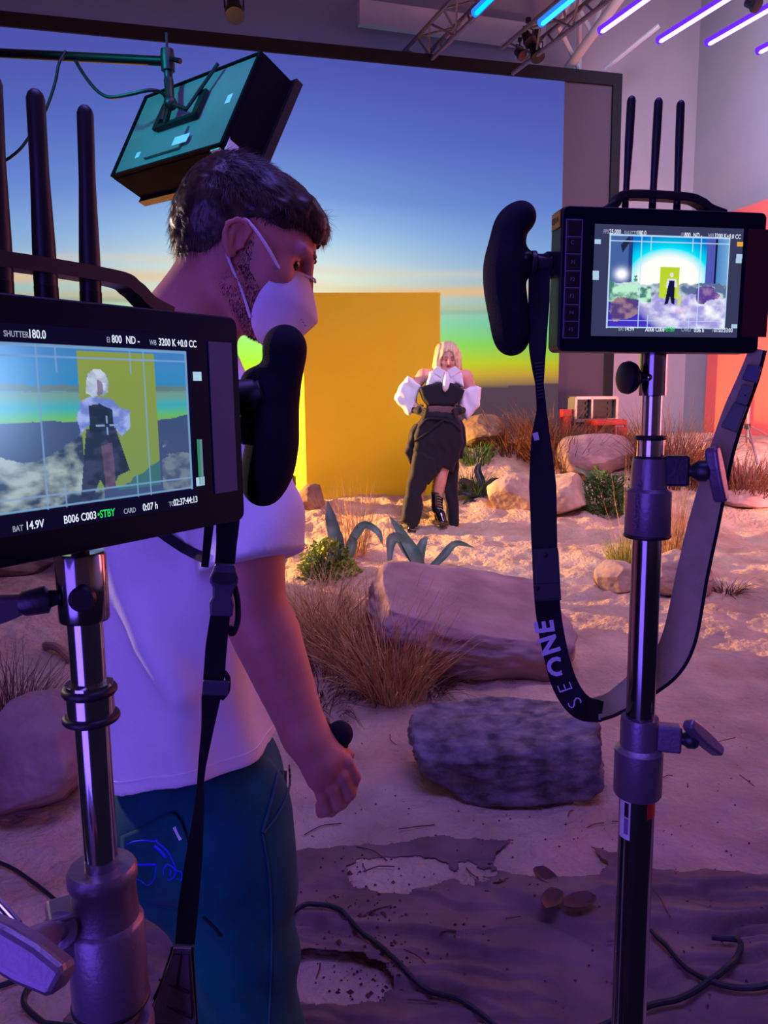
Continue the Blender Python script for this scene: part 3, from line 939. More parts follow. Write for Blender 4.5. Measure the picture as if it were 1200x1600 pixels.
tuft(G(800, 690), 420, 0.62, 0.5, 1.0, m_rust, 'rusty brush behind the brown boulder', 14, rad=0.35, droop=0.3, width=0.010, name='dry_shrub', cat='shrub', group='rusty shrubs at the back')
tuft(G(872, 715), 620, 0.80, 0.5, 1.0, m_rust, 'rusty shrub left of the red folding stool', 15, rad=0.42, droop=0.35, width=0.010, name='dry_shrub', cat='shrub', group='rusty shrubs at the back')
tuft(G(952, 712), 260, 0.48, 0.5, 1.0, m_rust, 'low rusty brush beneath the red folding stool', 16, rad=0.30, droop=0.3, width=0.010, name='dry_shrub', cat='shrub', group='rusty shrubs at the back')
tuft(G(1052, 745), 560, 1.0, 0.45, 1.0, m_rust, 'tall rusty shrub right of the far stand against the grey wall', 17, rad=0.38, droop=0.35, width=0.010, name='dry_shrub', cat='shrub', group='rusty shrubs at the back')
tuft(G(1165, 768), 520, 0.62, 0.6, 1.0, m_straw_d, 'dark rusty shrub at the foot of the small tripod', 18, rad=0.36, droop=0.4, width=0.010, name='dry_shrub', cat='shrub', group='rusty shrubs at the back')
tuft(G(742, 716), 200, 0.30, 0.6, 0.9, m_bush, 'olive weeds at the woman\'s left hip height, under the brown boulder', 19, rad=0.2, droop=0.3, width=0.012, name='weed_clump', cat='weeds')
tuft(G(738, 770), 130, 0.34, 0.5, 1.0, m_bush, 'olive weeds just right of the woman\'s skirt', 20, rad=0.12, droop=0.3, width=0.010, name='weed_clump', cat='weeds')


def agave(leaves, m, label, name='agave', cat='agave'):
    """leaves: list of (path points, max width)"""
    R = root(name, leaves[0][0][0], label, cat)
    for pts, wd in leaves:
        c = catmull(pts, 7); n = len(c)
        T = np.gradient(c, axis=0); T /= np.linalg.norm(T, axis=1, keepdims=True)
        view = nrm(CAM - c[0])
        sd = np.cross(T, view + np.array([0.15, 0, 0.5])); sd /= np.linalg.norm(sd, axis=1, keepdims=True)
        nn = np.cross(sd, T)
        t = np.linspace(0, 1, n)
        w = wd * 0.5 * np.interp(t, [0, 0.12, 0.4, 0.75, 0.93, 1], [0.75, 0.7, 1.0, 0.7, 0.25, 0.02])
        cs = np.array([(-1, 0.42), (-0.55, 0.08), (0, -0.06), (0.55, 0.08), (1, 0.42), (0.55, -0.10), (0, -0.30), (-0.55, -0.10)])
        V = c[:, None] + w[:, None, None] * (cs[None, :, :1] * sd[:, None] + cs[None, :, 1:] * nn[:, None])
        F = []
        for i in range(n - 1):
            for k in range(8):
                l = (k + 1) % 8
                F.append([i * 8 + k, i * 8 + l, i * 8 + 8 + l, i * 8 + 8 + k])
        F.append(list(range(8))[::-1]); F.append([(n - 1) * 8 + k for k in range(8)])
        obj('leaf', (V.reshape(-1, 3), F), m, R)
    return R


def AG(base, leaves, wscale=1.0):
    """base pixel; leaves given as pixel polylines with depth offsets: [(px, py, dy)...], width px"""
    B = G(*base); Y = B[1]
    out = []
    for pts, w in leaves:
        out.append(([B + UP * 0.0] + [W(x, y, Y + dy) for x, y, dy in pts], PX(w, Y) * wscale))
    return out


agave(AG((655, 905), [([(652, 880, 0.0), (630, 850, 0.05), (612, 845, 0.0), (608, 890, -0.1)], 26), ([(648, 870, 0), (630, 840, 0.08), (608, 806, 0.12)], 22),
                      ([(690, 872, 0.05), (712, 850, 0.15), (742, 856, 0.2)], 14), ([(672, 890, -0.1), (688, 915, -0.15), (676, 922, -0.2)], 18),
                      ([(640, 900, -0.1), (615, 893, -0.15), (600, 896, -0.2)], 20), ([(655, 870, 0.1), (660, 850, 0.15), (668, 838, 0.2)], 18)]),
      m_agave, 'blue-green agave with a long arching leaf at the edge of the slab')
agave(AG((536, 892), [([(526, 850, 0.0), (517, 815, 0.05), (512, 782, 0.1)], 24), ([(548, 850, 0.1), (568, 822, 0.15), (590, 832, 0.1), (598, 852, 0.05)], 16),
                      ([(530, 870, -0.1), (520, 862, -0.12), (512, 880, -0.2)], 16), ([(545, 868, 0.0), (552, 848, 0.05), (548, 838, 0.05)], 16)]),
      m_agave, 'agave with one upright pointed leaf among the feathery grass')
agave(AG((752, 775), [([(752, 755, 0.0), (746, 735, 0.05), (753, 722, 0.1)], 14), ([(738, 760, -0.05), (724, 752, -0.1), (716, 756, -0.15)], 13), ([(735, 772, -0.1), (722, 770, -0.1), (712, 776, -0.2)], 13),
                      ([(765, 758, 0), (774, 752, 0.02), (782, 748, 0.05)], 14), ([(748, 785, -0.1), (742, 795, -0.15), (738, 806, -0.2)], 14), ([(762, 770, -0.05), (770, 772, -0.05), (776, 782, -0.1)], 14),
                      ([(738, 780, -0.1), (728, 790, -0.15), (724, 798, -0.2)], 14)]),
      m_agave_d, 'dark agave rosette lying between the woman and the rounded boulder')
agave(AG((812, 682), [([(815, 650, 0), (812, 628, 0), (808, 606, 0)], 14), ([(806, 660, 0), (798, 648, 0), (786, 634, 0)], 10), ([(820, 660, 0), (824, 646, 0.1), (828, 630, 0.1)], 11),
                      ([(806, 668, -0.1), (796, 660, -0.1), (784, 655, -0.1)], 10), ([(824, 668, 0), (834, 656, 0), (842, 648, 0)], 10), ([(803, 672, 0), (794, 672, 0), (786, 680, 0)], 9), ([(812, 655, 0.1), (804, 645, 0.1), (800, 636, 0.1)], 10)]),
      m_agave, 'spiky tall aloe standing on the brown boulder', name='aloe', cat='aloe')
agave(AG((922, 752), [([(912, 730, 0), (902, 714, 0), (886, 706, 0)], 11), ([(916, 728, 0), (912, 712, 0), (908, 702, 0)], 11), ([(926, 735, 0), (934, 724, 0), (940, 718, 0)], 10), ([(915, 740, -.1), (904, 734, -.1), (898, 728, -.1)], 9), ([(930, 742, 0), (942, 738, 0), (950, 740, 0)], 9)]),
      m_agave, 'small pale agave rising above the green bush')
agave(AG((464, 770), [([(466, 750, 0), (467, 732, 0), (468, 710, 0)], 11), ([(462, 756, 0), (456, 745, 0), (452, 740, 0)], 9), ([(470, 760, 0), (476, 752, 0), (482, 752, 0)], 8)]),
      m_agave_d, 'dark agave leaf in front of the panel\'s bright yellow side')


def bush(p, size, n, m, label, seed, lw=0.02, name='leafy_bush'):
    """rounded shrub: many small leaves on a ball of twigs"""
    r = np.random.default_rng(seed)
    d = r.normal(size=(n, 3)); d /= np.linalg.norm(d, axis=1, keepdims=True); d[:, 2] = np.abs(d[:, 2])
    q = (0.55 + 0.45 * r.random(n) ** 0.5)[:, None]
    lump = (1 + 0.28 * vnoise(d * 2.6 + seed))[:, None]
    c = np.asarray(p) + d * q * lump * np.asarray(size) * np.array([0.5, 0.5, 1.0])
    ax = d + r.normal(size=(n, 3)) * 0.7; ax /= np.linalg.norm(ax, axis=1, keepdims=True)
    sd = np.cross(ax, r.normal(size=(n, 3))); sd /= np.linalg.norm(sd, axis=1, keepdims=True)
    nn = np.cross(ax, sd)
    l = lw * (0.7 + 0.7 * r.random(n))[:, None]
    V = np.stack([c - ax * l, c - sd * l * 0.45 + nn * l * 0.15, c + ax * l, c + sd * l * 0.45 + nn * l * 0.15], 1)
    ids = np.arange(n * 4).reshape(n, 4)
    R = root(name, p, label, 'bush')
    obj('foliage', (V.reshape(-1, 3), np.concatenate([ids[:, [0, 1, 2]], ids[:, [0, 2, 3]]])), m, R)
    tw = MB()
    for k in range(0, min(n, 900), 30):
        tw.tube([np.asarray(p) - UP * 0.02, (np.asarray(p) + c[k]) / 2 + r.normal(size=3) * 0.02, c[k]], [0.006, 0.004, 0.0015], 5)
    obj('twigs', tw, m_straw_d, R)
    return R


bush(G(515, 895), (0.46, 0.40, 0.28), 1500, m_bush_y, 'lime green leafy bush between the man\'s sleeve and the upright agave leaf', 3, lw=0.020)
bush(G(500, 905), (0.30, 0.30, 0.16), 500, m_bush, 'low dark green leaves under the lime bush', 4, lw=0.016)
bush(G(946, 802), (0.48, 0.40, 0.42), 1700, m_bush, 'dense green bush left of the far stand, before the pink boulder', 5, lw=0.022)

# ------------------------------------------------------------------ things at the back right
m_red = mat('red_paint', lin(205, 48, 42), rough=0.5, var=0.1)
P0 = W(945, 702, 9.35); P0[2] = gz(P0[0], P0[1])
st = root('folding_stool', P0, 'red folding stool among the rusty shrubs at the back', 'stool')
xa, ya = np.array([0.98, 0.2, 0]), np.array([-0.2, 0.98, 0])
zt = W(945, 660, 9.35)[2]
g = MB()
g.box(P0 * [1, 1, 0] + UP * zt, (0.20, 0.16, 0.035), np.array([xa, ya, UP])); obj('seat', g, m_red, st, smooth=False, bevel=0.012)
g = MB(); g.box(P0 * [1, 1, 0] + xa * 0.14 - ya * 0.15 + UP * (zt - 0.15), (0.06, 0.012, 0.10), np.array([xa, ya, UP])); obj('side_panel', g, m_red, st, smooth=False, bevel=0.004)
for sx in (-1, 1):
    for sy in (-1, 1):
        g = MB(); b_ = P0 * [1, 1, 0] + xa * sx * 0.185 + ya * sy * 0.13
        g.tube([b_ + UP * (zt - 0.02), b_ + xa * sx * 0.02 + UP * (gz(b_[0], b_[1]) - 0.01)], 0.014, 8); obj('leg', g, m_red, st)
P1 = W(926, 655, 9.7); P1[2] = gz(P1[0], P1[1])
bd = root('flight_case_rack', P1, 'silver framed equipment rack with two dark bays behind the red stool', 'equipment rack')
zc = W(926, 639, 9.7)[2]; hh = PX(17, 9.7); ww = PX(34, 9.7)
m_alu = mat('brushed_alu', lin(180, 172, 165), rough=0.4, metal=0.6, var=0.1)
g = MB(); c = P1 * [1, 1, 0] + UP * (zc - 0.0)
RX = np.array([xa, ya, UP])
for (dx, dz, hx, hz) in ((0, hh, ww, 0.018), (0, -hh, ww, 0.018), (-ww, 0, 0.015, hh), (ww, 0, 0.015, hh), (-0.06, 0, 0.012, hh)):
    g.box(c + xa * dx + UP * dz, (hx, 0.10, hz), RX)
obj('frame', g, m_alu, bd, smooth=False)
for (dx, hx) in ((-ww * 0.6, ww * 0.38), (ww * 0.38, ww * 0.58)):
    g = MB(); g.box(c + xa * dx + ya * 0.03, (hx, 0.06, hh * 0.93), RX)
    for k in range(3):
        g.box(c + xa * dx - ya * 0.035 + UP * (hh * (0.5 - 0.5 * k)), (hx * 0.8, 0.008, hh * 0.12), RX)
        g.cyl(c + xa * (dx + hx * 0.5) - ya * 0.04 + UP * (hh * (0.5 - 0.5 * k)), c + xa * (dx + hx * 0.5) - ya * 0.06 + UP * (hh * (0.5 - 0.5 * k)), 0.015, seg=10)
    obj('equipment_bay', g, m_black, bd, smooth=False)
g = MB(); zb = gz(P1[0], P1[1]); g.box(P1 * [1, 1, 0] + UP * ((zc - hh + zb) / 2), (ww * 0.9, 0.09, (zc - hh - zb) / 2 + 0.01), RX); obj('base', g, m_black, bd, smooth=False)
g = MB(); c2 = W(884, 645, 9.6); g.box(c2, (0.06, 0.05, 0.045), RX); obj('lid', g, m_red, root('tool_box', (c2[0], c2[1], c2[2] - 0.045), 'small red box left of the equipment rack', 'box'), smooth=False, bevel=0.006)
g = MB(); g.box(c2 - UP * ((c2[2] - gz(c2[0], c2[1])) / 2 + 0.022), (0.055, 0.045, (c2[2] - gz(c2[0], c2[1])) / 2 - 0.022), RX); obj('body', g, m_red, bpy.data.objects['tool_box'], smooth=False)

m_stand_grey = mat('grey_stand_metal', lin(150, 130, 140), rough=0.4, metal=0.5, var=0.1)
T0 = W(1166, 728, 9.0); T0[2] = gz(T0[0], T0[1])
ts = root('tripod_stand', T0, 'slim grey tripod light stand in front of the coral flat', 'light stand')
hub = W(1168, 666, 9.0); topp = W(1180, 520, 9.0)
g = MB(); g.tube([T0 + UP * 0.05, hub, topp], [0.022, 0.02, 0.016], 10); obj('pole', g, m_stand_grey, ts)
g = MB(); g.lathe(hub - UP * 0.03, UP, [(0, 0.02), (0, 0.034), (0.06, 0.034), (0.06, 0.02)], 14); obj('hub', g, m_black, ts)
for an in (0.35, 2.5, 4.6):
    dv = np.array([math.cos(an), math.sin(an) * 0.8, 0])
    e = hub + dv * 0.52; e[2] = gz(e[0], e[1]) + 0.005
    g = MB(); g.tube([hub, hub + dv * 0.06 - UP * 0.01, e], 0.013, 8); g.tube([T0 + UP * 0.12, hub * 0.45 + e * 0.55], 0.007, 6); obj('leg', g, m_stand_grey, ts)

# ------------------------------------------------------------------ burlap over the near floor
xs = np.linspace(-0.75, 1.7, 420); ys = np.linspace(1.35, 2.62, 250)
XX, YY = np.meshgrid(xs, ys, indexing='ij')
pp = np.stack([XX, YY, XX * 0], -1).reshape(-1, 3)
fold = 0.0
for (ang, ph, per, am) in ((1.30, 0.30, 0.21, 0.040), (1.75, 0.11, 0.16, 0.030), (0.75, 0.55, 0.30, 0.026), (1.5, 0.8, 0.075, 0.010)):
    s = pp[:, 0] * math.cos(ang) + pp[:, 1] * math.sin(ang) + 0.07 * fbm(pp * 2.0 + ph * 9, 3) + 0.010 * fbm(pp * 9 + ph, 2)
    t = (s / per + ph) % 1.0
    e_ = np.clip((t - 0.06) / 0.09, 0, 1); saw = e_ * e_ * (3 - 2 * e_) * (1 - 0.8 * np.clip((t - 0.18) / 0.82, 0, 1))   # tucked edge, then falling away
    fold = fold + am * saw * np.clip(0.55 + 1.3 * vnoise(pp * 1.9 + ph * 31), 0, 1)
near = np.clip((2.24 - pp[:, 1]) / 0.34, 0.10, 1) * np.clip((pp[:, 0] + 0.1) / 0.5, 0.3, 1)
zz = ground(pp[:, 0], pp[:, 1]) + 0.003 + fold * near * 2.9 + 0.002 * fbm(pp * 22, 2)
keep = np.ones(len(pp), bool)
nb_ = fbm(pp * 3.2 + 5, 4) + 0.22 * fbm(pp * 34, 2)
yb_ = 2.28 + 0.10 * np.sin(pp[:, 0] * 2.3 + 0.7) - 0.10 * (pp[:, 0] - 0.3) + 0.05 * nb_
keep &= pp[:, 1] < yb_
keep &= pp[:, 1] > 1.50 + 0.10 * nb_ + 0.10 * np.clip(pp[:, 0], 0, 1)
for (px, py, rx, ry) in ((612, 1366, 0.155, 0.10), (860, 1345, 0.16, 0.13), (520, 1540, 0.16, 0.10), (1080, 1330, 0.25, 0.14)):
    c = G(px, py)
    keep &= ((pp[:, 0] - c[0]) / rx) ** 2 + ((pp[:, 1] - c[1]) / ry) ** 2 > 1 + 0.5 * nb_
keep &= ~((nb_ > 0.75) & (near < 0.5))
Kg = keep.reshape(XX.shape)
ids = np.arange(XX.size).reshape(XX.shape)
q = np.stack([ids[:-1, :-1], ids[1:, :-1], ids[1:, 1:], ids[:-1, 1:]], -1)
kq = Kg[:-1, :-1] & Kg[1:, :-1] & Kg[1:, 1:] & Kg[:-1, 1:]
q = q[kq]
used, inv = np.unique(q, return_inverse=True)
Vb = np.stack([pp[:, 0], pp[:, 1], zz], 1)[used]
m_burlap = mat('burlap', lin(150, 124, 114), rough=0.95, spec=0.05, color2=lin(116, 94, 90), vscale=5, wave=(110, 0.25, 'X', 1.0))
bo = obj('burlap_sheet', (Vb, inv.reshape(q.shape)), m_burlap)
sd_ = bo.modifiers.new('thick', 'SOLIDIFY'); sd_.thickness = 0.002; sd_.offset = -1
tag(bo, 'torn and rumpled brown burlap sheet spread over the near floor', 'burlap')

def over(p, lift=0.0):
    """lift a floor point onto the burlap where there is some"""
    i = int(round((p[0] - xs[0]) / (xs[-1] - xs[0]) * (len(xs) - 1))); j = int(round((p[1] - ys[0]) / (ys[-1] - ys[0]) * (len(ys) - 1)))
    q = np.array(p, float)
    if 0 <= i < len(xs) and 0 <= j < len(ys) and Kg[i, j]:
        q[2] = max(q[2], zz.reshape(XX.shape)[i, j])
    q[2] += lift
    return q


# twigs and dead leaves scattered over sand and burlap
m_leaf_dry = leaf_mat('dead_leaf', lin(120, 80, 62), lin(84, 54, 46))
rr = np.random.default_rng(11)
tw_src = None
for k in range(26):
    px, py = rr.uniform(480, 1180), rr.uniform(1130, 1590)
    p = over(G(px, py), 0.006)
    a = rr.uniform(0, PI); L = rr.uniform(0.02, 0.07)
    d = np.array([math.cos(a), math.sin(a), 0])
    g = MB(); g.tube(catmull([p - d * L, p + np.array([d[1], -d[0], 0]) * L * rr.uniform(-.3, .3) + UP * 0.004, p + d * L], 4), 0.0018, 5)
    tag(obj('twig', g, m_straw_d), 'thin dark twig lying on the near sand and burlap', 'twig', 'twigs on the near floor')
for (px, py, s, an) in ((905, 1445, 0.055, 0.4), (862, 1440, 0.05, 1.0), (852, 1385, 0.05, 2.0)):
    c = over(G(px, py), 0.014)
    u_ = np.linspace(-1, 1, 9); v_ = np.linspace(-1, 1, 7)
    A, B = np.meshgrid(u_, v_, indexing='ij')
    wv_ = np.sqrt(np.clip(1 - A ** 2, 0, 1)) * 0.55
    ex = np.array([math.cos(an), math.sin(an), 0]); ey = np.array([-math.sin(an), math.cos(an), 0])
    Vl = c + (A * s)[..., None] * ex + (B * wv_ * s)[..., None] * ey + ((B ** 2 * wv_ * 0.6 + 0.25 * A ** 2) * s)[..., None] * UP
    ids = np.arange(63).reshape(9, 7)
    q = np.stack([ids[:-1, :-1], ids[1:, :-1], ids[1:, 1:], ids[:-1, 1:]], -1).reshape(-1, 4)
    o = obj('dead_leaf', (Vl.reshape(-1, 3), q), m_leaf_dry); o.modifiers.new('t', 'SOLIDIFY').thickness = 0.0015
    tag(o, {905: 'brown curled dead leaf nearest the far stand\'s pole', 862: 'dead leaf lying on the burlap, left of the largest curled leaf', 852: 'folded dead leaf farthest from us on the burlap'}[px], 'leaf', 'dead leaves on the burlap')

# loose dirt
N_ = 420
cl_ = MB()
for k in range(N_):
    p = G(rr.uniform(470, 1190), rr.uniform(1090, 1590)) if k % 3 else G(rr.uniform(490, 640), rr.uniform(1340, 1560))
    r_ = rr.uniform(0.0015, 0.005) * (1 if k % 12 else 1.8)
    V0 = np.array([[1, 0, 0], [-1, 0, 0], [0, 1, 0], [0, -1, 0], [0, 0, 1], [0, 0, -1]]) * r_ * rr.uniform(0.6, 1.4, (6, 3))
    cl_.add(V0 + over(p, 0.002), [[0, 2, 4], [2, 1, 4], [1, 3, 4], [3, 0, 4], [2, 0, 5], [1, 2, 5], [3, 1, 5], [0, 3, 5]])
tag(obj('dirt_crumbs', cl_, m_straw_d), 'dark crumbs of dirt scattered over the near sand and burlap', 'dirt', kind='stuff')

# floor cables
m_rubber = mat('cable_rubber', (0.012, 0.014, 0.020), rough=0.55, var=0.2, vscale=40)


def floor_cable(pts, r, label, lift=0.012):
    P = catmull([G(x, y) for x, y in pts], 10)
    P[:, 2] = ground(P[:, 0], P[:, 1])
    P = np.array([over(q_) for q_ in P]); P[:, 2] = np.convolve(np.pad(P[:, 2], 4, mode='edge'), np.ones(9) / 9, 'valid') + r + lift * 0.6
    g = MB(); g.tube(P, r, 8)
    tag(obj('floor_cable', g, m_rubber), label, 'cable')


floor_cable([(440, 1455), (485, 1437), (530, 1444), (570, 1478), (615, 1525), (665, 1562), (730, 1592), (800, 1640)], 0.007, 'black cable crossing the burlap from the man\'s trousers to the bottom edge')
floor_cable([(1260, 1585), (1180, 1594), (1110, 1572), (1060, 1535), (1030, 1500), (1018, 1480)], 0.0075, 'black cable running from the far stand to the right bottom corner', 0.02)
floor_cable([(1110, 1505), (1148, 1515), (1152, 1535), (1120, 1565), (1060, 1585), (1000, 1600), (900, 1640)], 0.0075, 'black cable looped right of the far stand', 0.026)
floor_cable([(-30, 1346), (10, 1358), (50, 1384), (90, 1420)], 0.006, 'thin black cable at the left edge under the pale boulder')
floor_cable([(-30, 1555), (30, 1537), (80, 1515), (120, 1510), (100, 1520), (50, 1545), (38, 1575), (60, 1605), (120, 1640)], 0.007, 'black cable coiled below the near stand\'s grey handle')
floor_cable([(250, 1400), (232, 1420), (222, 1450)], 0.005, 'short bit of cable between the near stand and the trousers')
# ------------------------------------------------------------------ field monitors
def frame_from(TL, TR, BL):
    x = nrm(TR - TL); z = nrm((TL - BL) - x * ((TL - BL) @ x)); y = np.cross(z, x)
    return x, y, z


def inpoly(u, v, poly):
    poly = np.asarray(poly, float); r = np.zeros(u.shape, bool)
    j = len(poly) - 1
    for i in range(len(poly)):
        a, b = poly[i], poly[j]
        c = ((a[1] > v) != (b[1] > v)) & (u < (b[0] - a[0]) * (v - a[1]) / (b[1] - a[1] + 1e-12) + a[0])
        r ^= c; j = i
    return r


m_glass = mat('screen_glass', (0.004, 0.003, 0.014), rough=0.08, spec=0.16)
m_foam = mat('black_foam', (0.010, 0.008, 0.018), rough=0.85, spec=0.25, bump=0.35, bscale=900)
m_stickery = mat('yellow_sticker', lin(236, 196, 40), rough=0.5)
m_ink = mat('black_ink', (0.01, 0.01, 0.01), rough=0.6)
e_white = emat('readout_white', color=(0.75, 0.80, 0.95), strength=1.0)
e_grey = emat('readout_grey', color=(0.28, 0.30, 0.42), strength=1.0)
e_green = emat('readout_green', color=(0.02, 0.75, 0.12), strength=1.0)
m_grey_mark = mat('grey_printing', lin(128, 114, 146), rough=0.5)
e_pict = emat('monitor_picture', 'col', strength=1.0)


def lerp(a, b, t):
    return np.asarray(a) * (1 - t[..., None]) + np.asarray(b) * t[..., None]


def paint_far(u, v):
    """what the far monitor shows: u, v in 0..1 over the framed picture"""
    n = fbm(np.stack([u * 14, v * 14, u * 0], -1), 4); n2 = fbm(np.stack([u * 17, v * 17, u * 0 + 3], -1), 3)
    C = np.zeros(u.shape + (3,))
    C[:] = lin(70, 100, 160)
    inside = (u > 0.19) & (u < 0.81) & (v < 0.56)
    r = np.hypot((u - 0.50) / 0.34, (v - 0.46) / 0.33)
    sky = lerp(lin(255, 255, 250), lin(0, 230, 250), np.clip((r - 0.72) / 0.30, 0, 1))
    sky = sky * (1 - np.clip((r - 1.0) / 0.45, 0, 1))[..., None] + np.array(lin(0, 120, 205)) * np.clip((r - 1.0) / 0.45, 0, 1)[..., None]
    C = np.where(inside[..., None], sky, C)
    C = np.where(((u > 0.155) & (u < 0.19) & (v < 0.55))[..., None], np.array(lin(40, 60, 130)), C)
    C = np.where(((u > 0.81) & (u < 0.90) & (v < 0.58))[..., None], np.array(lin(80, 90, 180)), C)
    C = np.where(((u > 0.885) & (u < 0.90) & (v < 0.6))[..., None], np.array(lin(20, 20, 60)), C)
    C = np.where(((u > 0.90) & (v < 0.62))[..., None], lerp(lin(70, 130, 190), lin(120, 170, 220), np.clip((u - 0.9) * 10, 0, 1)), C)
    g = v > 0.50 + 0.03 * n + 0.06 * np.clip(u - 0.7, 0, 1)
    sand = lerp(lin(165, 155, 225), lin(250, 250, 255), np.clip(0.5 + 0.7 * n, 0, 1))
    sand = sand * (1 - np.clip((0.35 - u + (v - 0.75) * 0.9) * 5, 0, 1))[..., None] + np.array(lin(70, 50, 190)) * np.clip((0.35 - u + (v - 0.75) * 0.9) * 5, 0, 1)[..., None]
    rocks = lerp(lin(90, 110, 150), lin(200, 215, 225), np.clip(0.5 + n + 0.5 * n2, 0, 1))
    C = np.where(g[..., None], np.where((v < 0.66 + 0.05 * n)[..., None], rocks, sand), C)
    gr = (u < 0.36) & (v > 0.5 + 0.1 * n) & (v < 0.72)
    C = np.where(gr[..., None], lerp(lin(70, 130, 120), lin(190, 240, 210), np.clip(0.5 + n + n2, 0, 1)), C)
    br = np.hypot((u - 0.12) / 0.13, (v - 0.80) / 0.13) < 1 + 0.3 * n
    C = np.where(br[..., None], lerp(lin(84, 64, 130), lin(160, 124, 140), np.clip(0.5 + n2, 0, 1)), C)
    rs = np.hypot((u - 0.82) / 0.10, (v - 0.62) / 0.09) < 1 + 0.3 * n
    C = np.where(rs[..., None], lerp(lin(90, 66, 150), lin(160, 120, 170), np.clip(0.5 + n2, 0, 1)), C)
    C = np.where(((u > 0.425) & (u < 0.59) & (v > 0.33) & (v < 0.675))[..., None], lerp(lin(170, 205, 30), lin(205, 225, 60), v), C)
    bl = np.hypot((u - 0.105) / 0.05, (v - 0.42) / 0.06)
    C = C + np.array([1, 0.95, 0.9]) * np.exp(-bl ** 2)[..., None] * 1.2
    # panel light silhouette, woman
    C = np.where(inpoly(u, v, [(0.09, 0.10), (0.16, 0.0), (0.17, 0.06), (0.105, 0.19)])[..., None], np.array(lin(30, 40, 70)), C)
    C = np.where((np.hypot((u - 0.525) / 0.016, (v - 0.415) / 0.026) < 1)[..., None], np.array(lin(240, 220, 225)), C)
    C = np.where(inpoly(u, v, [(0.49, 0.46), (0.565, 0.46), (0.575, 0.55), (0.48, 0.56)])[..., None], np.array(lin(225, 225, 250)), C)
    C = np.where(inpoly(u, v, [(0.508, 0.48), (0.55, 0.48), (0.555, 0.57), (0.56, 0.74), (0.535, 0.73), (0.52, 0.66), (0.505, 0.73), (0.475, 0.75), (0.49, 0.6)])[..., None], np.array(lin(20, 22, 60)), C)
    t1 = np.hypot((u - 0.60) / 0.022, (v - 0.70) / 0.06) < 1 + 0.4 * n
    C = np.where(t1[..., None], np.array(lin(200, 215, 120)), C)
    t2 = np.hypot((u - 0.615) / 0.05, (v - 0.80) / 0.04) < 1 + 0.2 * n
    C = np.where(t2[..., None], lerp(lin(190, 150, 190), lin(235, 225, 250), np.clip(0.5 + n, 0, 1)), C)
    return C


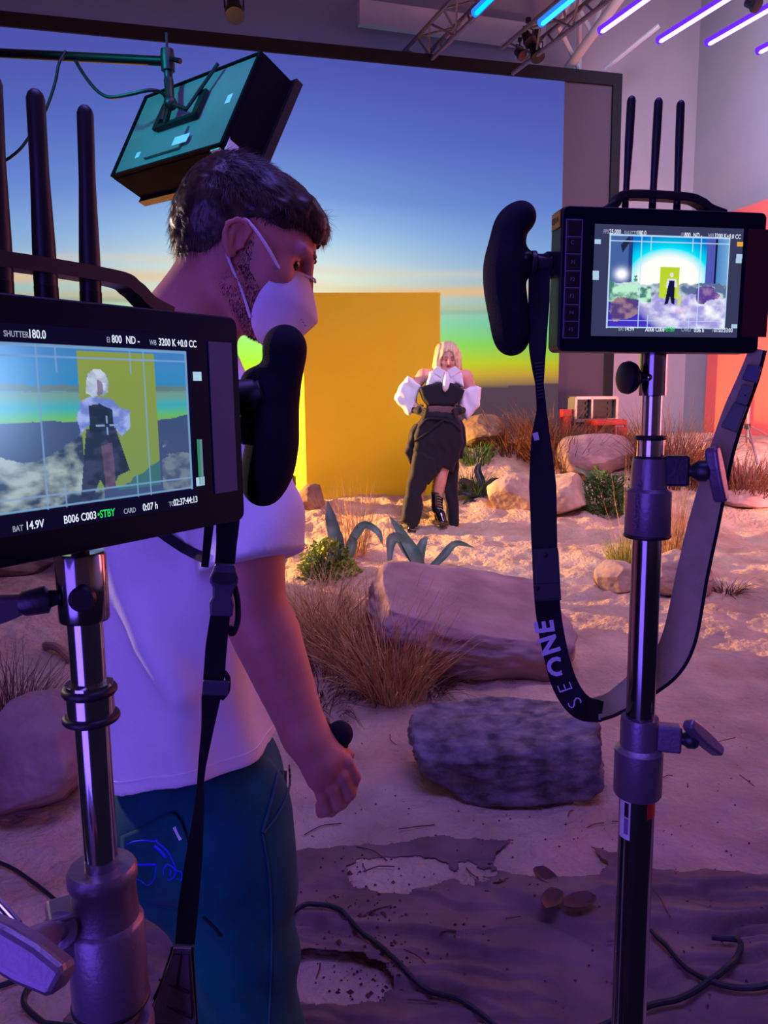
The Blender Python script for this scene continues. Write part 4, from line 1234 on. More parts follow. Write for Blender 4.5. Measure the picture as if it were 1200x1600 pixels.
def paint_near(u, v):
    """what the near monitor shows"""
    n = fbm(np.stack([u * 7, v * 9, u * 0], -1), 4); n2 = fbm(np.stack([u * 24, v * 24, u * 0 + 3], -1), 3)
    hk = [0.0, 0.12, 0.25, 0.30, 0.38, 0.44, 0.48]
    ck = np.array([lin(60, 120, 185), lin(50, 130, 190), lin(40, 130, 185), lin(110, 150, 130), lin(50, 165, 180), lin(90, 180, 110), lin(120, 170, 70)])
    C = np.stack([np.interp(v, hk, ck[:, i]) for i in range(3)], -1)
    C = np.where(((v > 0.235 + 0.015 * n) & (v < 0.275 + 0.015 * n))[..., None], np.array(lin(95, 120, 120)), C)
    mt = v > 0.475 + 0.02 * n
    C = np.where(mt[..., None], lerp(lin(50, 70, 110), lin(60, 75, 120), v), C)
    fl = np.exp(-((u + 0.02) / 0.22) ** 2 - ((v - 0.25) / 0.42) ** 2)
    rk = (v > 0.62 + 0.10 * np.sin(u * 9) - 0.03 * n) & (u < 0.52)
    C = np.where(rk[..., None], lerp(lin(40, 55, 85), lin(165, 180, 180), np.clip(0.42 + 0.9 * n + 0.4 * n2, 0, 1)), C)
    rr_ = (v > 0.72 + 0.1 * n) & (u > 0.83)
    C = np.where(rr_[..., None], lerp(lin(70, 80, 110), lin(110, 125, 140), np.clip(0.5 + n2, 0, 1)), C)
    u = u + 0.035
    C = np.where(((u > 0.47) & (u < 0.855) & (v > 0.02) & (v < 0.93))[..., None], lerp(lin(135, 150, 45), lin(120, 145, 70), np.clip(v * 1.1, 0, 1)), C)
    sh = (u > 0.47) & (u < 0.855) & (v > 0.98 - (u - 0.55) * 0.75 + 0.04 * n) & (v < 0.95)
    C = np.where(sh[..., None], np.array(lin(55, 105, 110)), C)
    # the woman
    def put(mask, c1, c2, k=None):
        nonlocal C
        C = np.where(mask[..., None], lerp(c1, c2, np.clip(0.5 + (n2 if k is None else k), 0, 1)), C)
    skirt = inpoly(u, v, [(0.49, 0.52), (0.63, 0.52), (0.69, 0.82), (0.63, 0.85), (0.60, 0.93), (0.56, 0.93), (0.54, 0.86), (0.49, 1.0), (0.44, 1.0), (0.47, 0.7)])
    put(inpoly(u, v, [(0.475, 0.34), (0.52, 0.31), (0.62, 0.33), (0.66, 0.39), (0.71, 0.41), (0.705, 0.53), (0.66, 0.58), (0.61, 0.5), (0.5, 0.5), (0.465, 0.55), (0.45, 0.45)]), lin(105, 125, 200), lin(160, 175, 235))
    put(skirt, lin(28, 34, 62), lin(52, 56, 92))
    put(inpoly(u, v, [(0.51, 0.37), (0.56, 0.36), (0.62, 0.40), (0.625, 0.54), (0.505, 0.55)]), lin(18, 24, 52), lin(34, 40, 74))
    put(inpoly(u, v, [(0.555, 0.64), (0.61, 0.62), (0.615, 0.92), (0.565, 0.95)]), lin(80, 60, 90), lin(98, 76, 104))
    put(inpoly(u, v, [(0.515, 0.165), (0.545, 0.132), (0.575, 0.135), (0.60, 0.165), (0.61, 0.22), (0.605, 0.285), (0.585, 0.305), (0.53, 0.305), (0.500, 0.29), (0.505, 0.21)]), lin(135, 150, 180), lin(200, 208, 228))
    put(np.hypot((u - 0.560) / 0.024, (v - 0.255) / 0.050) < 1, lin(110, 100, 130), lin(135, 120, 145))
    put(np.hypot((u - 0.535) / 0.022, (v - 0.235) / 0.085) < 1, lin(150, 165, 192), lin(190, 200, 222))
    u = u - 0.035
    C = C * 0.94 + np.array([0.012, 0.02, 0.035])
    C = C + np.array(lin(150, 185, 235)) * fl[..., None] * 0.9
    return C


def monitor(TL, TR, BL, W_, H_, spec, label, group):
    """slim field monitor in its own space: x to the right, z up, -y towards the viewer; origin at the face's top left corner"""
    x, y, z = frame_from(TL, TR, BL)
    c = TL
    M = Matrix(((x[0], y[0], z[0], c[0]), (x[1], y[1], z[1], c[1]), (x[2], y[2], z[2], c[2]), (0, 0, 0, 1)))
    R = root('field_monitor', None, label, 'monitor', group, M=M)
    T = 0.032
    # body with rounded front corners, bevelled
    rc = 0.007
    poly = []
    for (cx_, cz_, a0) in ((rc, -rc, 90), (W_ - rc, -rc, 0), (W_ - rc, -H_ + rc, -90), (rc, -H_ + rc, -180)):
        for k in range(7):
            a = math.radians(a0 + (90 - 15 * k if a0 != 999 else 0))
            poly.append((cx_ + rc * math.cos(a), cz_ + rc * math.sin(a)))
    g = MB(); g.prism(poly, (0, 0, 0), (1, 0, 0), (0, 0, 1), (0, 1, 0), T)
    obj('body', g, m_black, R, local=True, smooth=False, bevel=0.0025, bseg=3)
    g = MB(); g.prism([(p[0] * 0.985 + W_ * 0.0075, p[1] * 0.982 - H_ * 0.009) for p in poly], (0, -0.0006, 0), (1, 0, 0), (0, 0, 1), (0, 1, 0), 0.001)
    obj('front_glass', g, m_glass, R, local=True, smooth=False)
    # battery bulge at the back
    g = MB(); g.box((W_ * 0.5, T + 0.016, -H_ * 0.52), (W_ * 0.30, 0.016, H_ * 0.36)); obj('battery_plate', g, m_black, R, local=True, smooth=False, bevel=0.004)
    # function buttons down the left side
    if spec.get('buttons'):
        bx0, bx1, bz0, bz1 = [spec['buttons'][k] for k in range(4)]
        g = MB(); t = 0.0011
        zs = np.linspace(bz0, bz1, 8)
        for zz_ in zs:
            g.box(((bx0 + bx1) / 2, -0.0009, zz_), ((bx1 - bx0) / 2 + t / 2, 0.0006, t / 2))
        for xx_ in (bx0, bx1):
            g.box((xx_, -0.0009, (bz0 + bz1) / 2), (t / 2, 0.0006, abs(bz0 - bz1) / 2))
        obj('button_grid', g, m_grey_mark, R, local=True, smooth=False)
        for k in range(7):
            zc = (zs[k] + zs[k + 1]) / 2; hh_ = abs(zs[0] - zs[1]) / 2 - t
            g = MB(); g.box(((bx0 + bx1) / 2, -0.001, zc), ((bx1 - bx0) / 2 - t, 0.0009, hh_))
            b = obj('button', g, m_black, R, local=True, smooth=False, bevel=0.0006)
            if k >= 2:
                text('F%d' % (k - 1), m_grey_mark, b, ((bx0 + bx1) / 2 - 0.003, -0.0021, zc - 0.0018), (1, 0, 0), (0, 0, 1), 0.0055, name='lettering')
            elif k == 1:
                text('C', m_grey_mark, b, ((bx0 + bx1) / 2 - 0.004, -0.0021, zc + 0.001), (1, 0, 0), (0, 0, 1), 0.006, name='lettering')
    # lit display
    dx0, dx1, dz0, dz1 = spec['display']; ix0, ix1, iz0, iz1 = spec['image']
    nu_, nv_ = 300, 200
    u = np.linspace(dx0, dx1, nu_); v = np.linspace(dz0, dz1, nv_)
    U, V = np.meshgrid(u, v, indexing='ij')
    fu = (U - ix0) / (ix1 - ix0); fv = (V - iz0) / (iz1 - iz0)
    C = np.zeros(U.shape + (3,)); C[:] = spec['margin']
    ins = (fu >= 0) & (fu <= 1) & (fv >= 0) & (fv <= 1)
    C = np.where(ins[..., None], spec['paint'](fu, fv), C)
    lw = spec.get('lw', 0.008); la = lw * (ix1 - ix0) / abs(iz1 - iz0)

    def line(mask, a):
        nonlocal C
        C = np.where((mask & (fu > -lw) & (fu < 1 + lw) & (fv > -la) & (fv < 1 + la))[..., None], C * (1 - a) + np.array(spec['line']) * a, C)
    for q in (0.0, 1.0):
        line(np.abs(fu - q) < lw * 0.7, 0.9); line(np.abs(fv - q) < la * 0.7, 0.9)
    for q in (0.26, 0.76): line(np.abs(fu - q) < lw * 0.5, 0.75)
    for q in (0.065, 0.925): line(np.abs(fv - q) < la * 0.5, 0.75)
    for q in (0.34, 0.69):
        line((np.abs(fu - q) < lw * 0.5) & ((fv < 0.16) | (fv > 0.86)) & (fv > 0.0), 0.7)
    if spec.get('cross'):
        line((np.abs(fu - 0.555) < lw * 0.7) & (np.abs(fv - 0.505) > 0.012) & (np.abs(fv - 0.505) < 0.065), 1.0)
        line((np.abs(fv - 0.505) < la * 0.6) & (np.abs(fu - 0.555) > 0.012) & (np.abs(fu - 0.555) < 0.055), 1.0)
    ii = np.arange(nu_ * nv_).reshape(nu_, nv_)
    q = np.stack([ii[:-1, :-1], ii[:-1, 1:], ii[1:, 1:], ii[1:, :-1]], -1).reshape(-1, 4)
    d = obj('display', (np.stack([U.ravel(), np.full(U.size, -0.0012), V.ravel()], 1), q), e_pict, R, local=True, smooth=False)
    vcol(d, C.reshape(-1, 3))
    for s, px_, pz_, sz, mt in spec['texts']:
        text(s, mt, d, (px_, -0.0014, pz_), (1, 0, 0), (0, 0, 1), sz, depth=0.0001, bold=sz * 0.010, sx=spec.get('sx', 0.74))
    for px_, pz_, hx, hz, mt in spec.get('tabs', []):
        g = MB(); g.box((px_, -0.0015, pz_), (hx, 0.0002, hz)); obj('status_tag', g, mt, d, local=True, smooth=False)
    # glossy strip right of the display
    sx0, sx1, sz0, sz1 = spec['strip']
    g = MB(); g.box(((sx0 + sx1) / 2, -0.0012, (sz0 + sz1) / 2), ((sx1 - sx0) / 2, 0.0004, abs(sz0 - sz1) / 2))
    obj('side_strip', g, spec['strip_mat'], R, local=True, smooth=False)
    # carrying bridge over the top with antenna sockets
    bx = spec['bridge']; bh = spec['bridge_h']; yb_ = T * 0.45
    path = catmull([(bx[0] - 0.012, yb_, -0.002), (bx[0], yb_, bh * 0.35), (bx[0] + 0.012, yb_, bh), (bx[1] - 0.02, yb_, bh), (bx[1], yb_, bh * 0.72), (bx[1] + 0.012, yb_, bh * 0.28), (bx[1] + 0.03, yb_, -0.001)], 8)
    g = MB(); g.ribbon(path, (0, 1, 0), 0.016, 0.009); obj('carrying_bridge', g, m_black, R, local=True, smooth=False, bevel=0.0015)
    for (ax0, az0), (ax1, az1), r0, r1 in spec['antennas']:
        g = MB()
        a = np.array([ax0, yb_, 0.0]); b = np.array([ax1, yb_, az1]); L = np.linalg.norm(b - a); dn = (b - a) / L
        prof = [(0, r0), (0.10 * L, r0 * 1.04), (0.26 * L, r0), (0.62 * L, r1), (0.955 * L, r1), (0.98 * L, r1 * 0.8), (0.995 * L, r1 * 0.45), (L, 0.0004)]
        g.lathe(a, dn, prof, 20)
        an = obj('antenna', g, m_black, R, local=True)
        g = MB(); g.lathe(a - dn * 0.004, dn, [(0, r0 * 0.7), (0, r0 * 1.08), (0.012, r0 * 1.08), (0.013, r0 * 0.9)], 12); obj('antenna_socket', g, m_blackm, an, local=True)
    return R, M


# far monitor
YF = 0.86
fTL = W(879, 320, YF - 0.012); fBL = W(867, 549, YF - 0.012); fTR = W(1200, 332, YF + 0.022)
fW = np.linalg.norm(fTR - fTL); fH = np.linalg.norm(fTL - fBL)
fx, fy, fz = frame_from(fTL, fTR, fBL)


def uv_on(px, py, O, x, y, z):
    d = MC @ np.array([(px - 600) / FPX, (py - 800) / FPX, 1.0])
    p = CAM + d * (((O - CAM) @ y) / (d @ y)) - O
    return float(p @ x), float(p @ z)


FU = lambda px, py: uv_on(px, py, fTL, fx, fy, fz)
d0, d1, d2 = FU(929, 350), FU(1161, 362), FU(922, 525)
i0, i1, i2 = FU(953, 367), FU(1139, 377), FU(947, 511)
s0, s1 = FU(1168, 358), FU(1196, 527)
b0, b1 = FU(885, 343), FU(903, 528)
ty = lambda px, py, s: FU(px, py)
bt = FU(1140, 333)
ants = []
for (x0, y0, x1, y1, r0, r1) in ((986, 325, 997, 141, 4.8, 6.5), (1029, 326, 1040, 144, 5.2, 6.5), (1068, 328, 1075, 148, 5.2, 6.2)):
    a = FU(x0, y0); b = FU(x1, y1)
    ants.append(((a[0], 0), (b[0], b[1]), r0 * YF / FPX, r1 * YF / FPX))
tsz = 0.0066
m_strip_r = mat('red_reflection_gloss', (0.055, 0.006, 0.016), rough=0.10, spec=0.6, coat=0.4)  # red reflection put into the strip's base colour
m_strip_b = mat('blue_reflection_gloss', (0.030, 0.016, 0.16), rough=0.10, spec=0.6, coat=0.4)  # blue-violet reflection put into the strip's base colour
e_tag = emat('tag_cyan', color=(0.45, 0.68, 0.85), strength=0.9); e_tago = emat('tag_orange', color=(0.9, 0.45, 0.05), strength=0.9)
TX = [('FPS', 942, 365, 0.0058, e_grey), ('25.000', 951, 365.5, tsz, e_white), ('SHUTTER', 974, 367, 0.0058, e_grey), ('180.0', 994, 367.5, tsz, e_white),
      ('EI', 1063, 370, 0.0058, e_grey), ('800', 1068, 370.5, tsz, e_white), ('ND -', 1082, 371, tsz, e_white), ('WB', 1105, 371, 0.0058, e_grey), ('3200 K', 1115, 372, tsz, e_white), ('+0.0 CC', 1134, 373, tsz, e_white),
      ('BAT', 965, 517, 0.0058, e_grey), ('14.9V', 975, 517, tsz, e_white), ('A006 C006', 1007, 518, tsz, e_white), ('\u2022STBY', 1037, 518, tsz, e_green), ('CARD', 1063, 518, 0.0058, e_grey), ('0:06 h', 1083, 519, tsz, e_white), ('TC', 1110, 519, 0.0058, e_grey), ('01:03:33:03', 1114, 519, tsz, e_white)]
mon_far, MF = monitor(fTL, fTR, fBL, fW, fH, dict(
    buttons=(b0[0], b1[0], b0[1], b1[1]), display=(d0[0], d1[0], d0[1], d2[1]), image=(i0[0], i1[0], i0[1], i2[1]), margin=lin(56, 58, 92), paint=paint_far, line=lin(190, 225, 255), lw=0.007,
    texts=[(s, *FU(px, py), sz, mt) for s, px, py, sz, mt in TX],
    tabs=[(*FU(933, 378), 0.0034, 0.0024, e_tag), (*FU(930, 427), 0.0034, 0.0024, e_tag), (*FU(930, 434), 0.0034, 0.0024, e_tag), (*FU(1155, 382), 0.0034, 0.0024, e_tago), (*FU(1154, 401), 0.0034, 0.0024, e_tag), (*FU(1153, 408), 0.0034, 0.0024, e_tag), (*FU(1146, 510), 0.0034, 0.0022, e_tag)],
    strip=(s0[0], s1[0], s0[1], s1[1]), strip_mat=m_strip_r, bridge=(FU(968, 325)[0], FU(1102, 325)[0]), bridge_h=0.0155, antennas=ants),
    'smaller, farther video monitor on the stand at right, with a yellow 0314 sticker', 'wireless field monitors')
# sticker on its left side
g = MB(); st0 = (-0.0006, 0.016, -0.0135)
g.box((-0.0008, 0.016, -0.013), (0.0005, 0.0115, 0.0085)); stk = obj('asset_sticker', g, m_stickery, mon_far, local=True, smooth=False, label='yellow 0314 sticker')
text('0314', m_ink, stk, (-0.0015, 0.0258, -0.016), (0, -1, 0), (0, 0, 1), 0.0095, name='lettering')


def grip(pts, rad, bump, m, parent, res=0.0012):
    """foam hand grip: a chain of balls along pts"""
    P = np.array(pts); r = np.array(rad)
    C = catmull(P, 5); rr_ = np.interp(np.linspace(0, len(P) - 1, len(C)), np.arange(len(P)), r)
    lo = (C - rr_[:, None]).min(0) - 0.008; hi = (C + rr_[:, None]).max(0) + 0.008

    def f(p):
        d = chain(p, C, rr_, 0.006)
        if bump is not None:
            d = smin(d, cap(p, bump[0], bump[1], bump[2]), 0.012)
        return d
    return obj('foam_grip', sdf_mesh(f, lo, hi, res), m, parent)


YG = 0.875
pk = [(815, 338, 21), (799, 352, 21), (793, 378, 23), (788, 415, 28), (789, 452, 28), (795, 492, 27), (800, 530, 25)]
grip([W(x, y, YG) for x, y, _ in pk], [PX(r, YG) for _, _, r in pk], (W(800, 412, YG), W(822, 412, YG), PX(18, YG)), m_foam, mon_far)
g = MB(); g.cyl(W(815, 412, YG), W(862, 413, YG), PX(15, YG), seg=20); g.cyl(W(828, 412, YG), W(838, 412, YG), PX(19, YG), seg=20)
g.box(W(862, 415, YG + 0.004), (PX(14, YG), 0.012, PX(18, YG)), np.array([fx, fy, fz])); obj('grip_mount', g, m_black, mon_far, bevel=0.0015)
g = MB(); g.ball(W(823, 402, YG - 0.012), PX(9, YG)); obj('mount_screw', g, m_blackm, mon_far)

# near monitor, seen at a steep angle
nTR = W(371, 496, 0.612); nBR = W(372, 814, 0.606)
nTL0 = W(0, 456, 0.452)
nx = nrm(nTR - nTL0); nz0 = nrm(nTR - nBR); nz = nrm(nz0 - nx * (nz0 @ nx)); ny = np.cross(nz, nx)
nH = np.linalg.norm(nTR - nBR)
nW = fW * nH / fH
nTL = nTR - nx * nW
NU = lambda px, py: uv_on(px, py, nTL, nx, ny, nz)
sc_m = nH / fH
_g1 = NU(61, 660)[0]; _gr = NU(287, 648)[0]
_D = (_gr - _g1) / 0.74
nW_new = (nW - _gr + _D) / (1 - i0[0] / fW)
nTL = nTR - nx * nW_new; nW = nW_new
e0, e1, e2 = NU(287, 548), NU(288, 757), NU(30, 540)
iL = i0[0] / fW * nW
izt = (NU(30, 541)[1] + NU(280, 549)[1]) / 2; izb = (NU(30, 803)[1] + NU(285, 760)[1]) / 2
ts0, ts1 = NU(323, 532), NU(369, 768)
tsz2 = 0.0068 * sc_m
zr = izt + 0.0042; zl = izb - 0.0115
TN = [('SHUTTER', NU(4, 530)[0], 0.005, e_grey), ('180.0', NU(42, 530)[0], tsz2, e_white), ('EI', NU(165, 540)[0], 0.005, e_grey), ('800', NU(173, 540)[0], tsz2, e_white), ('ND -', NU(195, 540)[0], tsz2, e_white),
      ('WB', NU(232, 542)[0], 0.005, e_grey), ('3200 K', NU(246, 542)[0], tsz2, e_white), ('+0.0 CC', NU(275, 545)[0], tsz2, e_white)]
BN = [('BAT', NU(16, 810)[0], 0.005, e_grey), ('14.9V', NU(36, 805)[0], tsz2, e_white), ('B006 C003', NU(96, 795)[0], tsz2, e_white), ('\u2022STBY', NU(149, 788)[0], tsz2, e_green), ('CARD', NU(190, 782)[0], 0.005, e_grey), ('0:07 h', NU(220, 777)[0], tsz2, e_white), ('TC', NU(261, 772)[0], 0.005, e_grey), ('02:37:44:13', NU(268, 770)[0], tsz2 * 0.95, e_white)]
antn = []
for (x0, y0, x1, y1, r0, r1) in ((22, 455, 8, 104, 18.5, 15), (95, 465, 77, 130, 16, 12.8), (164, 473, 155, 156, 14.5, 11.5)):
    Yq = 0.47 + 0.00043 * x0
    a = NU(x0, y0); b = NU(x1, y1)
    antn.append(((a[0], 0), (b[0], b[1]), r0 * Yq / FPX, r1 * Yq / FPX))
mon_near, MN = monitor(nTL, nTR, nTL - nz * nH, nW, nH, dict(
    display=(d0[0] / fW * nW, NU(300, 640)[0], izt + 0.012, izb - 0.014), image=(iL, e0[0], izt, izb), margin=lin(14, 10, 40), paint=paint_near, line=lin(120, 160, 205), lw=0.0075, cross=True,
    texts=[(s, x_, zr, sz, mt) for s, x_, sz, mt in TN] + [(s, x_, zl, sz, mt) for s, x_, sz, mt in BN],
    tabs=[(*NU(306, 588), 0.004, 0.0032, e_tag), (*NU(311, 752), 0.004, 0.0032, e_tag), (*NU(309, 722), 0.0011, 0.017, emat('meter_green', color=(0.03, 0.22, 0.12), strength=1)), (*NU(313, 722), 0.0011, 0.017, emat('meter_pale', color=(0.12, 0.22, 0.28), strength=1))],
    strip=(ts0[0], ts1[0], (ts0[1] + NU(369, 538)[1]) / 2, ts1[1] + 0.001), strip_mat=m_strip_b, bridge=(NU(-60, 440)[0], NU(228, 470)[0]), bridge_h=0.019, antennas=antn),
    'larger, nearer video monitor on the stand at left, its picture seen at an angle', 'wireless field monitors')
YN = 0.655
pk = [(445, 540, 31), (444, 566, 25), (440, 600, 24), (430, 645, 32), (426, 690, 36), (419, 730, 36), (410, 762, 28)]
grip([W(x, y, YN) for x, y, _ in pk], [PX(r, YN) for _, _, r in pk], (W(402, 600, YN), W(425, 610, YN), PX(26, YN)), m_foam, mon_near)
g = MB(); g.cyl(W(368, 622, YN - 0.01), W(402, 618, YN - 0.008), PX(27, YN), seg=20); g.cyl(W(388, 620, YN - 0.012), W(412, 612, YN - 0.012), PX(20, YN), seg=20); obj('grip_mount', g, m_black, mon_near, bevel=0.0015)
g = MB(); g.cyl(W(374, 660, YN), W(396, 672, YN), PX(28, YN), seg=20); obj('mount_knob', g, m_black, mon_near, bevel=0.002)


# ------------------------------------------------------------------ column stands
m_chrome = mat('satin_chrome', (0.62, 0.60, 0.66), rough=0.13, metal=1.0, var=0.1, vscale=30)
m_darkchrome = mat('dark_chrome', (0.34, 0.32, 0.38), rough=0.14, metal=1.0, var=0.1, vscale=30)
m_cast = mat('grey_casting', lin(128, 112, 132), rough=0.38, metal=0.55, bump=0.08, bscale=220)
m_castd = mat('dark_casting', (0.045, 0.04, 0.055), rough=0.35, metal=0.5, bump=0.08, bscale=220)
m_ring = mat('rubber_ring', (0.012, 0.010, 0.016), rough=0.5)


def pole_axis(p_top, Ytop, p_bot):
    """vertical axis through the top point"""
    a = W(p_top[0], p_top[1], Ytop)
    return a


def at_h(ax, py):
    """height on a vertical axis seen at image row py"""
    lo, hi = -1.0, 4.0
    for _ in range(60):
        m_ = (lo + hi) / 2
        if project([ax[0], ax[1], m_])[1] > py: lo = m_
        else: hi = m_
    return (lo + hi) / 2


def tee_handle(o, d, ex, L, wdt, thk, m, parent, name='tee_handle'):
    """tapered bar handle centred on o, long axis ex, its shaft along d"""
    d = nrm(d); ex = nrm(ex - d * (np.asarray(ex) @ d)); ey = np.cross(d, ex)
    poly = [(-L, -wdt * 0.42), (-L * 0.86, -wdt * 0.62), (-L * 0.3, -wdt * 0.78), (L * 0.3, -wdt * 0.78), (L * 0.86, -wdt * 0.62), (L, -wdt * 0.42), (L, wdt * 0.42), (L * 0.86, wdt * 0.62), (L * 0.3, wdt * 0.78), (-L * 0.3, wdt * 0.78), (-L * 0.86, wdt * 0.62), (-L, wdt * 0.42)]
    g = MB(); g.prism(poly, o - d * thk / 2, ex, ey, d, thk)
    return obj(name, g, m, parent, smooth=False, bevel=thk * 0.22, bseg=3)


def ring(c, r, t, m, parent, name):
    g = MB(); a = np.linspace(0, 2 * PI, 40, endpoint=False)
    g.tube(np.stack([c[0] + r * np.cos(a), c[1] + r * np.sin(a), np.full(40, c[2])], 1), t, 10, closed=True)
    return obj(name, g, m, parent)


# far stand
YS = 0.905
axf = W(1020, 600, YS)
zf = lambda py: at_h(axf, py)
fp = lambda z_: np.array([axf[0], axf[1], z_])
base_f = fp(gz(axf[0], axf[1]))
sf = root('column_stand', base_f, 'tall chrome column stand at right carrying the smaller monitor', 'monitor stand', 'chrome column stands')
pxs = YS / FPX
g = MB(); g.lathe(fp(zf(553)), -UP, [(-0.008, 0.010), (-0.008, 0.0155), (zf(553) - zf(618), 0.0155), (zf(553) - zf(618), 0.010)], 32); obj('spigot', g, m_darkchrome, sf)
g = MB(); g.cyl(fp(zf(700)), fp(zf(616)), 0.0112, seg=32); obj('inner_tube', g, m_chrome, sf)
g = MB(); g.lathe(fp(zf(718)), UP, [(0, 0.0155), (zf(684) - zf(718), 0.0155), (zf(682) - zf(718), 0.012)], 32); obj('stop_collar', g, m_chrome, sf)
ring(fp(zf(684)), 0.0155, 0.0028, m_ring, sf, 'ring'); ring(fp(zf(716)), 0.0160, 0.0028, m_ring, sf, 'ring')
g = MB(); z0_, z1_ = zf(838), zf(716)
hh_ = z1_ - z0_
g.lathe(fp(z0_), UP, [(0, 0.017), (0.0, 0.0245), (0.003, 0.0265), (hh_ * 0.58, 0.0265), (hh_ * 0.62, 0.0215), (hh_ * 0.93, 0.0205), (hh_, 0.0195), (hh_, 0.012)], 40)
cl1 = obj('clamp_collar', g, m_cast, sf)
text('MATTHEWS', m_grey_mark, cl1, tuple(fp(zf(822)) - base_f + np.array([-0.017, -0.0212, 0.0])), (0, 0, 1), (-0.95, -0.3, 0), 0.0105, depth=0.0006, name='lettering')
ring(fp(zf(836)), 0.0245, 0.003, m_ring, sf, 'ring')
hx = nrm([0.93, -0.25, 0.0])
g = MB(); c = fp(zf(735)) + hx * 0.030; g.box(c, (0.014, 0.008, 0.018), np.array([hx, np.cross(UP, hx), UP])); obj('clamp_lug', g, m_castd, sf, smooth=False, bevel=0.003)
kc = c + hx * 0.016
g = MB(); g.lathe(kc - hx * 0.004, hx, [(0, 0.006), (0.004, 0.007), (0.008, 0.010), (0.012, 0.0125), (0.020, 0.0125), (0.024, 0.008)], 20); obj('knob_shaft', g, m_castd, sf)
tee_handle(kc + hx * 0.028 - UP * 0.004, np.array([0.72, -0.66, 0.14]), np.array([0.36, 0.0, -1.0]), 0.033, 0.0125, 0.015, m_cast, sf)
g = MB(); g.cyl(fp(zf(1150)), fp(zf(836)), 0.0172, seg=36); obj('middle_tube', g, m_darkchrome, sf)
z0_, z1_ = zf(1240), zf(1120); hh_ = z1_ - z0_
g = MB(); g.lathe(fp(z0_), UP, [(0, 0.020), (0, 0.0275), (0.003, 0.0292), (hh_ * 0.58, 0.0292), (hh_ * 0.61, 0.0262), (hh_ * 0.63, 0.0232), (hh_ * 0.94, 0.0232), (hh_, 0.0222), (hh_, 0.016)], 40); obj('clamp_collar', g, m_cast, sf)
g = MB(); c = fp(zf(1148)) + hx * 0.034; g.box(c, (0.015, 0.009, 0.017), np.array([hx, np.cross(UP, hx), UP])); obj('clamp_lug', g, m_cast, sf, smooth=False, bevel=0.003)
kc = c + hx * 0.018
g = MB(); g.lathe(kc - hx * 0.006, hx, [(0, 0.006), (0.006, 0.008), (0.010, 0.011), (0.018, 0.011), (0.022, 0.008)], 20); obj('knob_shaft', g, m_castd, sf)
tee_handle(kc + hx * 0.022 + UP * 0.004, np.array([0.50, -0.75, 0.35]), np.array([0.80, -0.1, -0.50]), 0.032, 0.0115, 0.015, m_cast, sf)
g = MB(); g.cyl(fp(base_f[2] + 0.18), fp(zf(1238)), 0.0215, seg=36); lt = obj('lower_tube', g, m_darkchrome, sf)
# maker's sticker and red band on the lower tube
g = MB(); an = np.linspace(math.radians(-172), math.radians(-128), 8)
ztp, zbt = zf(1240), zf(1302)
Vs = np.array([[axf[0] + 0.0218 * math.cos(q), axf[1] + 0.0218 * math.sin(q), zz_] for q in an for zz_ in (zbt, ztp)])
g.add(Vs, [[2 * k, 2 * k + 2, 2 * k + 3, 2 * k + 1] for k in range(7)]); sk_ = obj('maker_sticker', g, m_lab, lt, label='white sticker with a small black printed box')
for (ya_, yb__, mt) in ((1246, 1268, m_ink), (1270, 1294, m_grey_mark)):
    g = MB(); an2 = np.linspace(math.radians(-150), math.radians(-134), 5)
    Vs = np.array([[axf[0] + 0.0220 * math.cos(q), axf[1] + 0.0220 * math.sin(q), zz_] for q in an2 for zz_ in (zf(yb__), zf(ya_))])
    g.add(Vs, [[2 * k, 2 * k + 2, 2 * k + 3, 2 * k + 1] for k in range(4)]); obj('printed_box', g, mt, sk_)
q_ = math.radians(-142)
text('CINE', m_lab, sk_, tuple(np.array([axf[0] + 0.0222 * math.cos(q_) + 0.0017, axf[1] + 0.0222 * math.sin(q_) - 0.0004, zf(1247)]) - base_f), (0, 0, -1), (math.cos(q_ + PI / 2), math.sin(q_ + PI / 2), 0), 0.0056, depth=0.0001, name='lettering')
g = MB(); an = np.linspace(math.radians(-75), math.radians(-20), 8)
Vs = np.array([[axf[0] + 0.0219 * math.cos(q), axf[1] + 0.0219 * math.sin(q), zz_] for q in an for zz_ in (zf(1268), zf(1241))])
g.add(Vs, [[2 * k, 2 * k + 2, 2 * k + 3, 2 * k + 1] for k in range(7)]); obj('red_tape', g, m_red, lt)
# wing knob under the monitor, tripod legs
kd = nrm([-0.95, -0.30, 0.0]); c = fp(zf(590)) + kd * 0.0145
g = MB(); g.lathe(c, kd, [(0, 0.006), (0.004, 0.007), (0.006, 0.009), (0.012, 0.009), (0.014, 0.017), (0.019, 0.019), (0.024, 0.018), (0.027, 0.012)], 24); obj('locking_knob', g, m_black, sf)
g = MB(); c_ = fp(zf(590)) + nrm([-0.6, -0.8, 0]) * 0.015; g.ball(c_, 0.004); obj('screw', g, m_chrome, sf)
for an in (-0.6, 1.5, 3.7):
    dv = np.array([math.cos(an), math.sin(an), 0])
    e = fp(0) + dv * 0.55; e[2] = gz(e[0], e[1]) + 0.012
    g = MB(); g.tube([fp(base_f[2] + 0.26) + dv * 0.02, fp(base_f[2] + 0.20) + dv * 0.06, e], 0.0125, 12); g.tube([fp(base_f[2] + 0.10) + dv * 0.015, (fp(base_f[2] + 0.2) + dv * 0.06) * 0.4 + e * 0.6], 0.007, 8); obj('leg', g, m_darkchrome, sf)
g = MB(); g.lathe(fp(base_f[2] + 0.06), UP, [(0, 0.012), (0, 0.03), (0.05, 0.03), (0.06, 0.02), (0.16, 0.02), (0.17, 0.033), (0.22, 0.033), (0.23, 0.02)], 24); obj('leg_collar', g, m_castd, sf)
g = MB(); g.cyl(fp(zf(556)), fp(zf(543)), 0.007, seg=16); obj('mounting_stud', g, m_chrome, sf)

